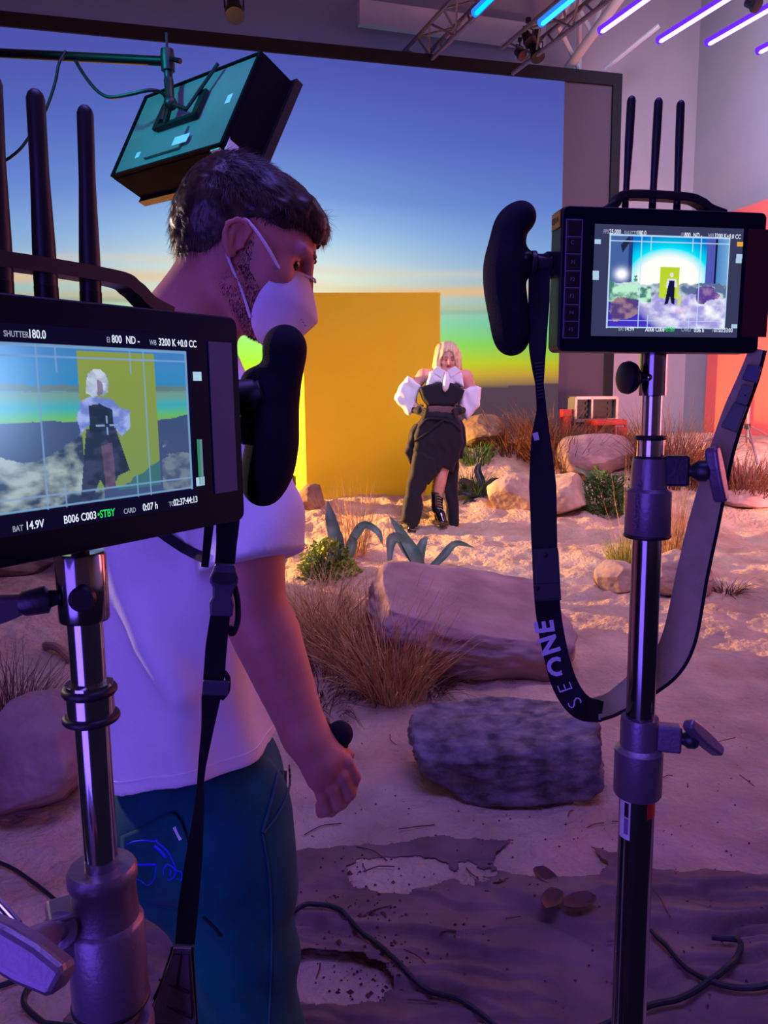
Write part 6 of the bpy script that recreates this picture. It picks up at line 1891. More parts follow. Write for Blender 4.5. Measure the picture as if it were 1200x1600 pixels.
# folded face mask with its ear loops
rg = catmull([(0.102, 0, 0.014), (0.118, 0, -0.010), (0.137, 0, -0.040), (0.136, 0, -0.052), (0.118, 0, -0.084), (0.080, 0, -0.114)], 5)
eg = catmull([(0.088, 0.030, 0.010), (0.068, 0.054, -0.002), (0.054, 0.066, -0.026), (0.047, 0.066, -0.054), (0.050, 0.056, -0.086), (0.066, 0.030, -0.108)], 5)
nm = len(rg); ns = 9
mk = []
for s_ in (1, -1):
    sg = np.linspace(0, 1, ns)
    Pm = rg[:, None] * (1 - sg)[None, :, None] + eg[:, None] * sg[None, :, None]
    bl = np.sin(sg * PI)[None, :, None] * np.array([0.010, 0.018, 0.0]) * np.sin(np.linspace(0.1, PI - 0.1, nm))[:, None, None]
    Pm = Pm + bl
    Pm[..., 1] *= s_
    mk.append(Pm)
full = np.concatenate([mk[1][:, ::-1], mk[0][:, 1:]], 1)
ids = np.arange(full.shape[0] * full.shape[1]).reshape(full.shape[:2])
q = np.stack([ids[:-1, :-1], ids[:-1, 1:], ids[1:, 1:], ids[1:, :-1]], -1).reshape(-1, 4)
Vm = full.reshape(-1, 3); Vm = HO + HS * (Vm[:, :1] * HF + Vm[:, 1:2] * HR + Vm[:, 2:3] * HU)
mo = obj('face_mask', (Vm, q), m_maskc, man, label='white folded face mask')
so = mo.modifiers.new('thick', 'SOLIDIFY'); so.thickness = 0.0018; so.offset = 0
for s_ in (1, -1):
    lp = MB()
    lp.tube(catmull([hd(0.066, 0.062 * s_, -0.006), hd(0.036, 0.080 * s_, 0.016), hd(0.006, 0.082 * s_, 0.034), hd(-0.010, 0.075 * s_, 0.038), hd(-0.022, 0.069 * s_, 0.016), hd(-0.018, 0.070 * s_, -0.008), hd(-0.006, 0.071 * s_, -0.024), hd(0.026, 0.067 * s_, -0.056), hd(0.049, 0.060 * s_, -0.084)], 8), 0.0021, 8)
    obj('ear_loop', lp, m_maskc, mo)
g = MB()
for k in range(7):
    if k == 3: continue
    a_ = hd(0.098 + 0.0045 * k, 0.0545 - 0.0048 * k, -0.044 - 0.0025 * k)
    g.box(a_, (0.0016, 0.0006, 0.0009), np.array([HF, HR, HU]))
obj('faint_print', g, mat('grey_print', lin(150, 140, 160), rough=0.8), mo)
g = MB(); g.tube(catmull([hd(0.100, 0.024, 0.010), hd(0.110, 0.012, 0.012), hd(0.113, 0, 0.010), hd(0.110, -0.012, 0.012)], 5), 0.0016, 6); obj('nose_wire', g, m_maskc, mo)

# T-shirt
TF = nrm([math.cos(math.radians(20)), math.sin(math.radians(20)), 0]); TR_ = np.cross(TF, UP)
zt_ = np.array([0.80, 0.88, 1.00, 1.15, 1.30, 1.42, 1.50, 1.555])
ctr = np.array([W(283, 1210, 1.165) - TF * 0, W(283, 1210, 1.165), W(284, 1100, 1.165), W(290, 940, 1.165), W(300, 780, 1.165), W(294, 660, 1.165), W(286, 590, 1.165), W(280, 552, 1.165)])
ctr[:, 2] = zt_
ra = np.array([0.152, 0.150, 0.140, 0.136, 0.136, 0.106, 0.074, 0.064]); rb = np.array([0.195, 0.195, 0.19, 0.190, 0.200, 0.200, 0.150, 0.085])
SLE = W(396, 878, 0.955)


def hem_at(u_):
    return 0.934 + 0.24 * np.minimum(u_ + 0.01, 0)


def tee_sdf(p):
    z = p[:, 2]
    c = np.stack([np.interp(z, zt_, ctr[:, k]) for k in (0, 1)], 1)
    A = np.interp(z, zt_, ra); B = np.interp(z, zt_, rb)
    u_ = (p[:, :2] - c) @ TF[:2]; v_ = (p[:, :2] - c) @ TR_[:2]
    r_ = np.sqrt((u_ / A) ** 2 + (v_ / B) ** 2)
    ang = np.arctan2(v_ / B, u_ / A)
    low = np.clip((1.12 - z) / 0.25, 0, 1)
    # draping folds that hang from the shoulder blade
    f_ = 0.007 * np.sin(ang * 5 + 7.5 * (z - 1.0) + 1.2 * np.sin(z * 9)) * np.clip((z - 0.93) / 0.15, 0.1, 1) + 0.003 * np.sin(ang * 9 - 14 * z) + 0.004 * vnoise(p * 16)
    d = (r_ - 1) * np.minimum(A, B) * 0.9 - f_
    d = smax(d, z - 1.565, 0.05)
    # the long ridge of cloth across the back
    if RIDGE is not None:
        d = smin(d, chain(p, RIDGE, [0.016, 0.019, 0.020, 0.018, 0.013, 0.005], 0.0) + 0.006, 0.045)
    d = smax(d, hem_at(u_) - z, 0.006)
    for (s_, e_, k) in ((SHR, SLE, 1), (SHL, SHL + (ELL - SHL) * 0.75, 0)):
        ax = nrm(e_ - s_)
        t_ = (p - s_) @ ax
        L_ = np.linalg.norm(e_ - s_)
        rr_ = np.interp(t_, [-0.05, 0.02, 0.12, L_], [0.050, 0.062, 0.068, 0.074])
        q_ = p - s_ - np.clip(t_, 0, L_ + 0.05)[:, None] * ax
        w_ = 0.004 * np.sin(t_ * 50 + p[:, 0] * 40) + 0.004 * vnoise(p * 22 + 3)
        sl = np.linalg.norm(q_, axis=1) - rr_ - w_
        cutp = nrm(ax + np.array([0.10, 0, 0.0])) if k else ax
        sl = smax(sl, (p - e_) @ cutp, 0.005)
        d = smin(d, sl, 0.030)
    d = smin(d, cap(p, W(288, 628, 1.12), SHR, 0.068, 0.064), 0.03)
    d = smin(d, cap(p, W(280, 612, 1.24), SHL, 0.070, 0.066), 0.03)
    nq = chain(p, [hd(-0.036, 0, -0.075) * 0.4 + NB * 0.6 + UP * 0.04, NB + UP * 0.01], [0.062, 0.067], 0)
    d = smax(d, -nq, 0.008)
    return d


# where the ridge runs: surface points along the near back
def snap(px, py, fn, y0=0.86, y1=1.4):
    """first point of a distance field met along a pixel's ray"""
    d = MC @ np.array([(px - 600) / FPX, (py - 800) / FPX, 1.0]); d = d / d[1]
    t = y0
    for _ in range(160):
        e = fn((CAM + d * t)[None])[0]
        if e < 0.0006 or t > y1: break
        t += e * 0.6
    return CAM + d * t


RIDGE = None
RIDGE = [snap(px, py, tee_sdf) for (px, py) in ((160, 780), (183, 850), (204, 920), (232, 1000), (258, 1050), (280, 1084))]
tee = obj('t_shirt', sdf_mesh(tee_sdf, (-0.62, 0.84, 0.84), (0.08, 1.56, 1.62), 0.0042), m_tee, man)
# stitched hem lines
g = MB()
a_ = np.linspace(0, 2 * PI, 90, endpoint=False)
ring_ = []
for q_ in a_:
    dirv = TF * math.cos(q_) * 0.15 + TR_ * math.sin(q_) * 0.195
    zz_ = float(hem_at(math.cos(q_) * 0.15)) + 0.022
    c_ = np.array([np.interp(zz_, zt_, ctr[:, 0]), np.interp(zz_, zt_, ctr[:, 1]), zz_])
    t0, t1 = 0.5, 1.4
    for _ in range(22):
        tm = (t0 + t1) / 2
        if tee_sdf((c_ + dirv * tm)[None])[0] < 0: t0 = tm
        else: t1 = tm
    ring_.append(c_ + dirv * t0)
g.tube(np.array(ring_), 0.0012, 6, closed=True)
obj('hem_stitch', g, m_tee, tee)

# trousers and shoes
KR = W(392, 1660, 1.07); KL = KR + np.array([-0.09, 0.22, -0.02])
HPR = W(356, 1290, 1.085); HPL = HPR + np.array([-0.05, 0.19, 0.0])
AR = np.array([KR[0] - 0.10, KR[1] + 0.0, 0.10]); AL = np.array([KL[0] - 0.06, KL[1] + 0.02, 0.10])


def trous_sdf(p):
    c = W(305, 1255, 1.175)
    d = ell(p, c, (0.142, 0.175, 0.15), np.array([TF, TR_, UP]))
    d = smin(d, ell(p, W(268, 1318, 1.11), (0.088, 0.085, 0.100), np.array([TF, TR_, UP])), 0.05)
    d = smin(d, ell(p, W(268, 1318, 1.27), (0.088, 0.085, 0.100), np.array([TF, TR_, UP])), 0.05)
    for (h, k, a) in ((HPR, KR, AR), (HPL, KL, AL)):
        d = smin(d, limb(p, [h, h * 0.5 + k * 0.5, k, k * 0.5 + a * 0.5, a], [0.100, 0.092, 0.080, 0.070, 0.062], 4), 0.045)
    # creases running from the hip and the seat
    cr = 0.0045 * np.sin(p[:, 2] * 46 + p[:, 0] * 52 + 2.0 * vnoise(p * 7)) * np.clip(vnoise(p * 5 + 2) + 0.5, 0, 1) + 0.006 * vnoise(p * 13)
    d = d - cr
    # slanting hip pocket mouth
    for a_, b_ in ((W(430, 1215, 0.985), W(412, 1265, 0.962)), (W(412, 1265, 0.962), W(408, 1300, 0.958))):
        pass
    d = smax(d, p[:, 2] - 0.975, 0.02)
    d = smax(d, 0.085 - p[:, 2], 0.01)
    return d


tr = obj('trousers', sdf_mesh(trous_sdf, (-0.50, 0.88, 0.05), (0.10, 1.50, 1.0), 0.0048), m_trous, man)


def seam(pts, fn, r, m, parent, name, off=0.0):
    P = []
    for x, y in catmull(np.array([(a, b, 0) for a, b in pts], float), 7)[:, :2]:
        s_ = snap(x, y, fn); P.append(s_ + nrm(CAM - s_) * off)
    g = MB(); g.tube(np.array(P), r, 6)
    return obj(name, g, m, parent)


m_seam = mat('teal_seam', lin(10, 70, 96), rough=0.8)
m_dark = mat('pocket_crease_dark', lin(6, 14, 30), rough=0.9)  # dark tone for the pocket mouth and the painted crease shade
seam([(436, 1200), (424, 1250), (410, 1300)], trous_sdf, 0.0022, m_seam, tr, 'pocket_seam', 0.0008)
seam([(452, 1196), (452, 1230), (436, 1270), (412, 1302)], trous_sdf, 0.0022, m_seam, tr, 'pocket_seam', 0.0008)
seam([(410, 1302), (420, 1360), (424, 1430), (424, 1500), (420, 1600)], trous_sdf, 0.0016, m_seam, tr, 'side_seam', 0.0005)
# dark mouth of the hip pocket
pm_ = [(438, 1204), (448, 1204), (448, 1232), (434, 1266), (414, 1296), (418, 1266), (428, 1236)]
cP = np.array([snap(x, y, trous_sdf) for x, y in pm_]); cP = cP + (CAM - cP) * 0.0012
g = MB(); cc_ = cP.mean(0) + (CAM - cP.mean(0)) * 0.002
g.add(np.concatenate([[cc_], cP, [cc_ - (CAM - cc_) * 0.01], cP - (CAM - cP) * 0.008]), [[0, 1 + k, 1 + (k + 1) % 7] for k in range(7)] + [[8, 9 + (k + 1) % 7, 9 + k] for k in range(7)] + [[1 + k, 9 + k, 9 + (k + 1) % 7, 1 + (k + 1) % 7] for k in range(7)])
obj('hip_pocket', g, m_dark, tr)
# patch pocket on the seat with blue embroidery
rows_ = [[(190, 1306), (232, 1288), (268, 1270), (284, 1284)], [(192, 1340), (232, 1332), (270, 1320), (296, 1322)], [(200, 1375), (236, 1372), (272, 1368), (302, 1362)], [(222, 1402), (246, 1410), (270, 1412), (296, 1420)]]
grid_ = np.array([catmull(np.array([(x, y, 0) for x, y in r_], float), 6)[:, :2] for r_ in rows_])
gg = np.array([catmull(np.concatenate([grid_[:, j], np.zeros((4, 1))], 1), 6)[:, :2] for j in range(grid_.shape[1])])
Pg = np.array([[snap(x, y, trous_sdf) for x, y in c_] for c_ in gg]); Pg = Pg + (CAM - Pg) / np.linalg.norm(CAM - Pg, axis=-1, keepdims=True) * 0.003
ids = np.arange(Pg.shape[0] * Pg.shape[1]).reshape(Pg.shape[:2])
q = np.stack([ids[:-1, :-1], ids[1:, :-1], ids[1:, 1:], ids[:-1, 1:]], -1).reshape(-1, 4)
pk_o = obj('seat_pocket', (Pg.reshape(-1, 3), q), m_trous, tr); pk_o.modifiers.new('t', 'SOLIDIFY').thickness = 0.0025
m_thread = mat('blue_thread', lin(30, 50, 235), rough=0.5, spec=0.4)
em = MB()


def stitch(pts, r=0.0016):
    P = []
    for x, y in catmull(np.array([(a, b, 0) for a, b in pts], float), 5)[:, :2]:
        s_ = snap(x, y, trous_sdf); P.append(s_ + nrm(CAM - s_) * 0.0048)
    em.tube(np.array(P), r, 6)


stitch([(190, 1324), (206, 1316), (225, 1313), (240, 1314), (246, 1312)]); stitch([(244, 1314), (262, 1330), (272, 1348), (276, 1362)]); stitch([(242, 1322), (252, 1330), (260, 1340)], 0.0024)
for k in range(5):
    stitch([(210 + 9 * k, 1342 - (k % 2) * 6), (212 + 9 * k, 1345)], 0.0012)
stitch([(205, 1350), (225, 1350), (245, 1350)], 0.0024); stitch([(208, 1360), (220, 1357), (230, 1362)])
stitch([(262, 1349), (272, 1356), (274, 1366), (266, 1374), (258, 1370), (256, 1358), (262, 1349)]); stitch([(265, 1357), (268, 1362), (265, 1367)])
stitch([(245, 1352), (242, 1372), (232, 1382), (222, 1376), (206, 1368)], 0.0020); stitch([(276, 1360), (284, 1362), (284, 1374), (276, 1372)])
obj('embroidery', em, m_thread, pk_o, label='bright blue line embroidery')
g = MB(); a_ = snap(273, 1292, trous_sdf); b_ = snap(283, 1312, trous_sdf); vv = nrm(CAM - a_)
g.ribbon(np.array([a_, (a_ + b_) / 2, b_]) + vv * 0.006, nrm(np.cross(b_ - a_, vv)), 0.006, 0.001); obj('pocket_tag', g, m_lab, pk_o, label='tiny white woven tag')
seam([(318, 1432), (332, 1446), (346, 1462)], trous_sdf, 0.003, m_dark, tr, 'crease_shade', -0.001)  # dark line standing in for the shade inside a trouser fold
for (a, sgn) in ((AR, 1), (AL, -1)):
    gp = gz(a[0] + 0.08, a[1])
    def shoe(p, a=a, gp=gp):
        d = smin(ell(p, (a[0] + 0.10, a[1], gp + 0.045), (0.13, 0.048, 0.045)), ell(p, (a[0] - 0.01, a[1], gp + 0.06), (0.06, 0.042, 0.06)), 0.03)
        return smax(d, gp - 0.004 - p[:, 2], 0.004)
    obj('shoe', sdf_mesh(shoe, (a[0] - 0.12, a[1] - 0.09, gp - 0.03), (a[0] + 0.27, a[1] + 0.09, gp + 0.16), 0.006), m_black, man)
# thin bag strap across his back
bs = [snap(x, y, tee_sdf) for x, y in ((214, 806), (238, 822), (262, 840), (286, 856), (310, 868), (322, 872))]
bs = np.array(bs); bs = bs + (CAM - bs) * 0.006
g = MB(); vw = np.array([nrm(CAM - b) for b in bs]); T_ = np.gradient(bs, axis=0)
g.ribbon(bs, np.cross(T_, vw), 0.013, 0.002)
tag(obj('shoulder_strap', g, m_web), 'thin black strap crossing the back of the man\'s white T-shirt', 'strap')

# black hand controller in his fist
ctl = root('hand_controller', W(535, 1200, 0.955), 'small black controller gripped in the man\'s right hand', 'controller')
g = MB(); a_ = W(530, 1146, 0.952); b_ = W(549, 1228, 0.966)
g.tube(catmull([W(526, 1160, 0.953), W(536, 1180, 0.957), W(545, 1204, 0.962), b_], 5), PX(9, 0.95), 14); obj('handle', g, m_black, ctl)
g = MB(); g.ball(W(531, 1147, 0.952), (0.0175, 0.015, 0.018)); g.ball(W(528, 1162, 0.952), (0.014, 0.013, 0.014)); obj('knob', g, m_foam, ctl)
g = MB(); g.tube([W(506, 1124, 0.958), W(516, 1140, 0.956), W(524, 1158, 0.954)], [0.004, 0.006, 0.006], 10); obj('lever', g, m_black, ctl)
# ------------------------------------------------------------------ blonde woman posing on the sand
YW = 7.05
m_skin_w = mat('pale_skin', lin(236, 178, 156), rough=0.5, spec=0.3, color2=lin(224, 160, 138), vscale=12, sss=0.05)
m_blonde = mat('platinum_hair', lin(244, 214, 170), rough=0.4, spec=0.4, color2=lin(224, 186, 140), vscale=30, bump=0.3, bscale=90)
m_white_c = mat('white_poplin', lin(240, 238, 242), rough=0.8, sheen=0.2, bump=0.1, bscale=60)
m_black_c = mat('black_wool', (0.016, 0.014, 0.020), rough=0.75, spec=0.25, sheen=0.1, bump=0.15, bscale=80)
m_patent = mat('black_patent', (0.010, 0.009, 0.012), rough=0.12, spec=0.7, coat=0.6)
m_mesh_c = mat('sheer_black_mesh', lin(150, 104, 90), rough=0.7, color2=lin(110, 74, 68), vscale=120)
m_lips = mat('lips', lin(170, 70, 72), rough=0.4)
m_brow = mat('brown_brow', lin(120, 84, 60), rough=0.7)


def ww(x, y, dy=0.0):
    return W(x, y, YW + dy)


pw_ = YW / FPX
wf = ww(676, 828); wf[2] = gz(wf[0], wf[1])
wm = root('person', wf, 'blonde woman in white cut-out shirt and black corset trousers posing hands on hips', 'person')
# head: turned slightly to our right and looking down
WC = ww(699, 560, -0.02)
wfz = nrm([0.10, -0.93, -0.27]); wux = nrm(UP - wfz * (UP @ wfz)); wrx = np.cross(wfz, wux)   # forward, up, her right is -wrx


def wl(p):
    q = p - WC
    return np.stack([q @ wfz, q @ wrx, q @ wux], 1)


def wh(a, b, c):
    return WC + wfz * a + wrx * b + wux * c


def wbody(p):
    q = wl(p); s = q.copy(); s[:, 1] = np.abs(s[:, 1])
    d = ell(q, (-0.015, 0, 0.035), (0.095, 0.074, 0.088))
    d = smin(d, ell(q, (0.025, 0, -0.015), (0.062, 0.060, 0.088)), 0.03)
    d = smin(d, ell(q, (0.062, 0, -0.086), (0.022, 0.022, 0.020)), 0.03)
    d = smax(d, -ell(s, (0.096, 0.030, 0.008), (0.020, 0.018, 0.011)), 0.010)
    d = smin(d, np.linalg.norm(s - np.array([0.070, 0.030, 0.008]), axis=1) - 0.0125, 0.003)
    d = smin(d, chain(q, [(0.086, 0, 0.012), (0.104, 0, -0.022)], [0.007, 0.011], 0.004), 0.010)
    d = smin(d, ell(s, (0.060, 0.038, -0.026), (0.022, 0.018, 0.020)), 0.02)
    nb = ww(697, 588, 0.02)
    d = smin(d, cap(p, wh(-0.03, 0, -0.06), nb, 0.050, 0.056), 0.03)
    t = limb(p, [nb, ww(695, 612, 0.02), ww(690, 640, 0.02), ww(686, 675, 0.02)], [0.085, 0.120, 0.108, 0.135], 4)
    shl, shr = ww(662, 586, 0.03), ww(728, 588, 0.03)
    t = smin(t, cap(p, nb, shl, 0.06, 0.055), 0.06); t = smin(t, cap(p, nb, shr, 0.06, 0.055), 0.06)
    d = smin(d, t, 0.04)
    for sh, el, wr in ((shl, ww(634, 620, 0.08), ww(655, 641, -0.10)), (shr, ww(742, 622, 0.08), ww(716, 641, -0.10))):
        d = smin(d, limb(p, [sh, sh * 0.5 + el * 0.5, el, el * 0.5 + wr * 0.5, wr], [0.056, 0.050, 0.042, 0.038, 0.028], 4), 0.02)
    for h, k, a in ((ww(674, 690, 0.02), ww(660, 745, -0.06), ww(645, 812, -0.12)), (ww(698, 690, 0.02), ww(690, 738, -0.10), ww(682, 790, -0.02))):
        d = smin(d, limb(p, [h, h * 0.5 + k * 0.5, k, k * 0.5 + a * 0.5, a], [0.095, 0.085, 0.060, 0.054, 0.040], 4), 0.03)
    return d


obj('body', sdf_mesh(wbody, ww(605, 520, -0.25) * [1, 1, 0] + [0, 0, 0.15], ww(765, 520, 0.35) * [1, 1, 0] + [0.0, 0, 2.15], 0.0065), m_skin_w, wm)
for s_ in (1, -1):
    g = MB(); g.tube(catmull([wh(0.080, 0.046 * s_, 0.030), wh(0.092, 0.030 * s_, 0.036), wh(0.094, 0.014 * s_, 0.031)], 4), 0.0034, 6); obj('eyebrow', g, m_brow, wm)
    g = MB(); g.tube(catmull([wh(0.079, 0.043 * s_, 0.004), wh(0.0875, 0.031 * s_, 0.002), wh(0.083, 0.018 * s_, 0.004)], 4), 0.0034, 6); obj('eyelash', g, m_brow, wm)
g = MB(); g.ball(wh(0.083, 0, -0.052), (0.022, 0.009, 0.009), np.array([wrx, wfz, wux])); obj('lips', g, m_lips, wm)


def whair(p):
    q = wl(p)
    o = ell(q, (-0.020, 0, 0.045), (0.118, 0.108, 0.104))
    s = q.copy(); s[:, 1] = np.abs(s[:, 1])
    o = smin(o, ell(s, (-0.005, 0.088, -0.055), (0.070, 0.044, 0.120)), 0.04)
    o = smin(o, ell(q, (-0.075, 0, -0.045), (0.060, 0.105, 0.115)), 0.04)
    # flicked tips
    o = smin(o, chain(q, [(-0.01, -0.105, -0.09), (-0.01, -0.135, -0.13)], [0.030, 0.012], 0.02), 0.03)
    face = ell(q, (0.105, 0.006, -0.035), (0.125, 0.066, 0.118))
    o = smax(o, -face, 0.02)
    o = smax(o, -cap(q, (0.02, 0, 0.160), (0.10, 0, 0.110), 0.006, 0.012), 0.02)
    o = o + 0.004 * np.sin(q[:, 1] * 170 + 20 * q[:, 2] + 3 * vnoise(q * 14)) + 0.006 * vnoise(q * 24)
    return o


obj('hair', sdf_mesh(whair, WC - 0.24, WC + 0.24, 0.0055), m_blonde, wm)


def pxpoly(poly, y0, y1, m, name, parent=None, bump=0.010, seed=0.0, k=0.03, res=0.009, round_=0.03):
    """cloth piece: a soft body whose outline seen from the front is poly, between depths y0..y1"""
    P = np.array([ww(x, y, (y0 + y1) / 2) for x, y in poly])[:, [0, 2]]
    P = catmull(np.concatenate([P, P[:1]])[:, [0, 1, 1]], 2)[:, :2][:-1] if False else P
    ym, yh = YW + (y0 + y1) / 2, (y1 - y0) / 2

    def f(p):
        x, z = p[:, 0], p[:, 2]
        dmin = np.full(len(p), 9.0); ins = np.zeros(len(p), bool)
        for i in range(len(P)):
            a, b = P[i], P[i - 1]
            e = b - a; w = np.stack([x - a[0], z - a[1]], 1)
            t = np.clip((w @ e) / (e @ e), 0, 1)
            dmin = np.minimum(dmin, np.linalg.norm(w - t[:, None] * e, axis=1))
            c = ((a[1] > z) != (b[1] > z)) & (x < (b[0] - a[0]) * (z - a[1]) / (b[1] - a[1] + 1e-12) + a[0])
            ins ^= c
        d2 = np.where(ins, -dmin, dmin) + round_
        # elliptical section: thinner towards the outline
        dy = np.abs(p[:, 1] - ym) - (yh - round_)
        d = np.minimum(np.maximum(d2, dy), 0) + np.hypot(np.maximum(d2, 0), np.maximum(dy, 0)) - round_
        w_ = bump * (np.sin(x * 60 + z * 18 + 4 * vnoise(p * 9 + seed)) * 0.5 + vnoise(p * 14 + seed))
        return d - w_ * 0.6
    lo_ = np.array([P[:, 0].min() - 0.04, YW + y0 - 0.05, P[:, 1].min() - 0.04]); hi_ = np.array([P[:, 0].max() + 0.04, YW + y1 + 0.05, P[:, 1].max() + 0.04])
    return obj(name, sdf_mesh(f, lo_, hi_, res), m, parent or wm)


# white cut-out shirt: halter yoke with collar, then loose sleeves
yoke = pxpoly([(670, 582), (684, 577), (698, 583), (712, 577), (721, 584), (723, 606), (710, 600), (697, 612), (684, 598), (664, 606), (668, 590)], -0.135, 0.15, m_white_c, 'shirt_yoke', bump=0.008, seed=1, round_=0.025, res=0.0075)
for pts in (((684, 572), (674, 580), (689, 590), (695, 579)), ((711, 572), (720, 580), (705, 590), (699, 579))):
    g = MB(); V_ = [ww(x, y, -0.14) for x, y in pts] + [ww(x, y, -0.125) for x, y in pts]
    g.add(V_, [[3, 2, 1, 0], [4, 5, 6, 7], [0, 1, 5, 4], [1, 2, 6, 5], [2, 3, 7, 6], [3, 0, 4, 7]]); obj('collar_wing', g, m_white_c, yoke, smooth=False, bevel=0.004)
g = MB(); g.tube(catmull([ww(697, 582, -0.14), ww(698, 592, -0.155), ww(696, 606, -0.17), ww(695, 612, -0.165)], 4), [0.020, 0.022, 0.024, 0.026, 0.028, 0.030, 0.030, 0.030, 0.028, 0.024, 0.020, 0.014, 0.008], 10); obj('neck_tie', g, m_white_c, yoke)
pxpoly([(637, 588), (646, 594), (656, 603), (652, 622), (651, 632), (646, 642), (638, 649), (628, 638), (617, 624), (620, 612), (628, 600)], -0.08, 0.16, m_white_c, 'sleeve', bump=0.016, seed=2, round_=0.035)
pxpoly([(722, 610), (734, 604), (745, 600), (751, 606), (749, 622), (746, 638), (736, 648), (728, 656), (718, 642), (714, 630), (718, 618)], -0.08, 0.16, m_white_c, 'sleeve', bump=0.018, seed=3, round_=0.035)
# corset, sheer waist band and belt line
cor_ = pxpoly([(654, 606), (664, 602), (676, 600), (688, 597), (695, 607), (702, 598), (712, 602), (724, 610), (720, 622), (712, 630), (707, 635), (668, 634), (660, 624)], -0.165, 0.16, m_black_c, 'corset', bump=0.004, seed=4, round_=0.03, res=0.0075)
pxpoly([(667, 632), (707, 633), (708, 648), (667, 647)], -0.15, 0.14, m_mesh_c, 'waist_band', bump=0.002, seed=5, round_=0.02)
# trousers: pelvis, wide left leg, narrow right panel, hip drapes
tr_w = pxpoly([(664, 643), (709, 644), (718, 662), (722, 690), (714, 716), (705, 735), (690, 728), (682, 740), (668, 755), (652, 745), (646, 712), (646, 680), (654, 660)], -0.20, 0.18, m_black_c, 'trousers', bump=0.010, seed=6, round_=0.04)
pxpoly([(648, 700), (680, 715), (682, 742), (668, 755), (657, 772), (661, 792), (656, 806), (652, 822), (637, 820), (627, 812), (630, 790), (637, 755)], -0.22, 0.04, m_black_c, 'trouser_leg', parent=tr_w, bump=0.012, seed=7, round_=0.035)
pxpoly([(694, 705), (714, 706), (716, 735), (714, 765), (716, 800), (715, 816), (708, 825), (701, 818), (698, 790), (693, 760)], -0.10, 0.14, m_black_c, 'trouser_leg', parent=tr_w, bump=0.010, seed=8, round_=0.03)
pxpoly([(650, 662), (658, 668), (650, 690), (646, 712), (641, 724), (632, 706), (638, 690), (641, 672)], -0.10, 0.14, m_black_c, 'hip_drape', parent=tr_w, bump=0.012, seed=9, round_=0.025)
pxpoly([(708, 655), (720, 656), (726, 668), (726, 695), (722, 716), (713, 715), (710, 690)], -0.12, 0.12, m_black_c, 'hip_drape', parent=tr_w, bump=0.012, seed=10, round_=0.025)
for pts in (((655, 668), (668, 655), (690, 655)), ((648, 690), (668, 676), (690, 658)), ((720, 672), (706, 660), (694, 656))):
    g = MB(); g.tube(catmull([ww(x, y, -0.205 - 0.002 * i) for i, (x, y) in enumerate(pts)], 5), 0.010, 8); obj('fold', g, m_black_c, tr_w)
# gloves with fingers on the hips
for (wr, kn, sg) in ((ww(650, 641, -0.08), ww(662, 644, -0.17), 1), (ww(722, 641, -0.08), ww(712, 644, -0.17), -1)):
    ax = nrm(kn - wr); dn_w = nrm(np.cross(ax, [0, 1, 0])) * (1 if sg > 0 else -1)
    if dn_w[2] > 0: dn_w = -dn_w

    def glove(p, wr=wr, kn=kn, ax=ax, dn_w=dn_w):
        d = limb(p, [wr - ax * 0.06, wr, wr * 0.5 + kn * 0.5], [0.034, 0.032, 0.036], 4)
        for k in range(4):
            b_ = kn - dn_w * 0.030 + dn_w * 0.020 * k
            d = smin(d, chain(p, [wr * 0.4 + kn * 0.6 - dn_w * (0.02 - 0.013 * k), b_, b_ + ax * 0.035 + dn_w * 0.006, b_ + ax * 0.05 + dn_w * 0.012 + np.array([0, 0.02, 0])], [0.014, 0.0115, 0.0105, 0.009], 0.002), 0.006)
        d = smin(d, chain(p, [wr + ax * 0.01 - dn_w * 0.025, wr + ax * 0.045 - dn_w * 0.050, wr + ax * 0.075 - dn_w * 0.052], [0.015, 0.012, 0.010], 0.003), 0.006)
        return d
    obj('glove', sdf_mesh(glove, np.minimum(wr, kn) - 0.14, np.maximum(wr, kn) + 0.14, 0.005), m_black_c, wm)


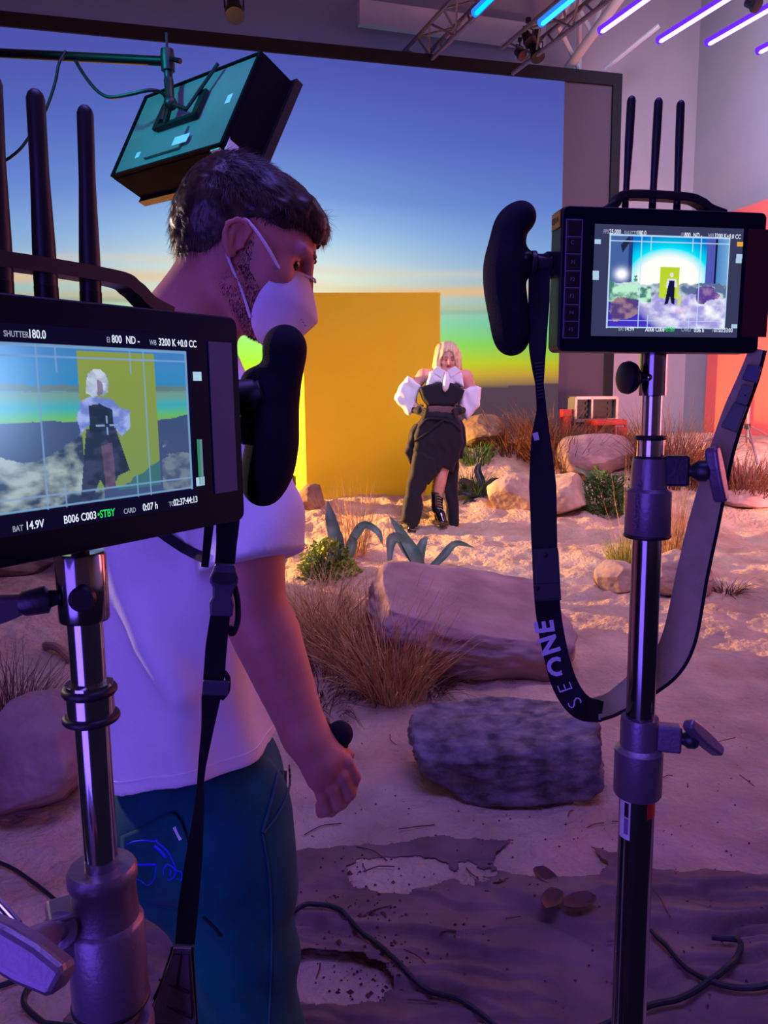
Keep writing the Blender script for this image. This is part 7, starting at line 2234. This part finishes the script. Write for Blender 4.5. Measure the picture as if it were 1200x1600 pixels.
def boot(toe, heel, top, label=None):
    """laced platform ankle boot: toe, heel and top points in pixels"""
    t_, h_, u_ = ww(*toe), ww(*heel), ww(*top)
    gz_ = min(gz(t_[0], t_[1]), t_[2] - 0.02)
    def f(p):
        d = limb(p, [u_, u_ * 0.55 + h_ * 0.45 + UP * 0.03, h_ + UP * 0.055], [0.058, 0.054, 0.052], 4)
        d = smin(d, chain(p, [h_ + UP * 0.05, t_ * 0.6 + h_ * 0.4 + UP * 0.05, t_ + UP * 0.025], [0.043, 0.043, 0.038], 0.01), 0.03)
        d = smax(d, (p - u_) @ UP, 0.006)
        return d
    R_ = obj('boot', sdf_mesh(f, np.minimum(np.minimum(t_, h_), u_) - 0.10, np.maximum(np.maximum(t_, h_), u_) + 0.10, 0.006), m_patent, wm)
    g = MB(); c = t_ * 0.75 + h_ * 0.25
    d_ = nrm((t_ - h_) * [1, 1, 0]); s_ = np.cross(UP, d_)
    g.box(c - UP * 0.005, (0.075, 0.040, 0.022), np.array([d_, s_, UP])); obj('platform_sole', g, m_patent, R_, bevel=0.008)
    g = MB(); g.tube([h_ + UP * 0.03 - d_ * 0.01, h_ - UP * 0.10 - d_ * 0.012], [0.026, 0.013], 10); obj('heel', g, m_patent, R_)
    g = MB()
    for k in range(7):
        z_ = k / 7
        p_ = u_ * (1 - z_) + (h_ * 0.5 + t_ * 0.5 + UP * 0.08) * z_
        fr_ = nrm([d_[0] * 0.5, -1, 0]); sd_ = np.cross(UP, fr_)
        g.tube([p_ + fr_ * 0.044 - sd_ * 0.020, p_ + fr_ * 0.050, p_ + fr_ * 0.044 + sd_ * 0.020 - UP * 0.012], 0.0045, 6)
    obj('laces', g, m_alu, R_)


boot((692, 820, -0.14), (683, 803, -0.02), (683, 768, -0.05))
boot((643, 831, -0.16), (641, 818, -0.02), (643, 796, -0.06))
boot((709, 820, 0.0), (706, 810, 0.12), (706, 785, 0.10))
# fishnet on the shown shin
g = MB()
for k in range(9):
    for sgn in (-1, 1):
        pts = []
        for j in range(9):
            t = j / 8; a = -0.2 - PI * 0.9 * ((k + sgn * t * 4) / 9 % 1.0)
            c = ww(688 - 6 * t, 738 + 34 * t, -0.09 + 0.07 * t)
            pts.append(c + np.array([math.cos(a), math.sin(a), 0]) * (0.063 - 0.010 * t))
        ok_ = [pts[0]]
        for q_ in pts[1:]:
            if np.linalg.norm(q_ - ok_[-1]) < 0.07: ok_.append(q_)
            else:
                if len(ok_) > 1: g.tube(np.array(ok_), 0.0022, 4)
                ok_ = [q_]
        if len(ok_) > 1: g.tube(np.array(ok_), 0.0022, 4)
obj('fishnet', g, m_black_c, wm)
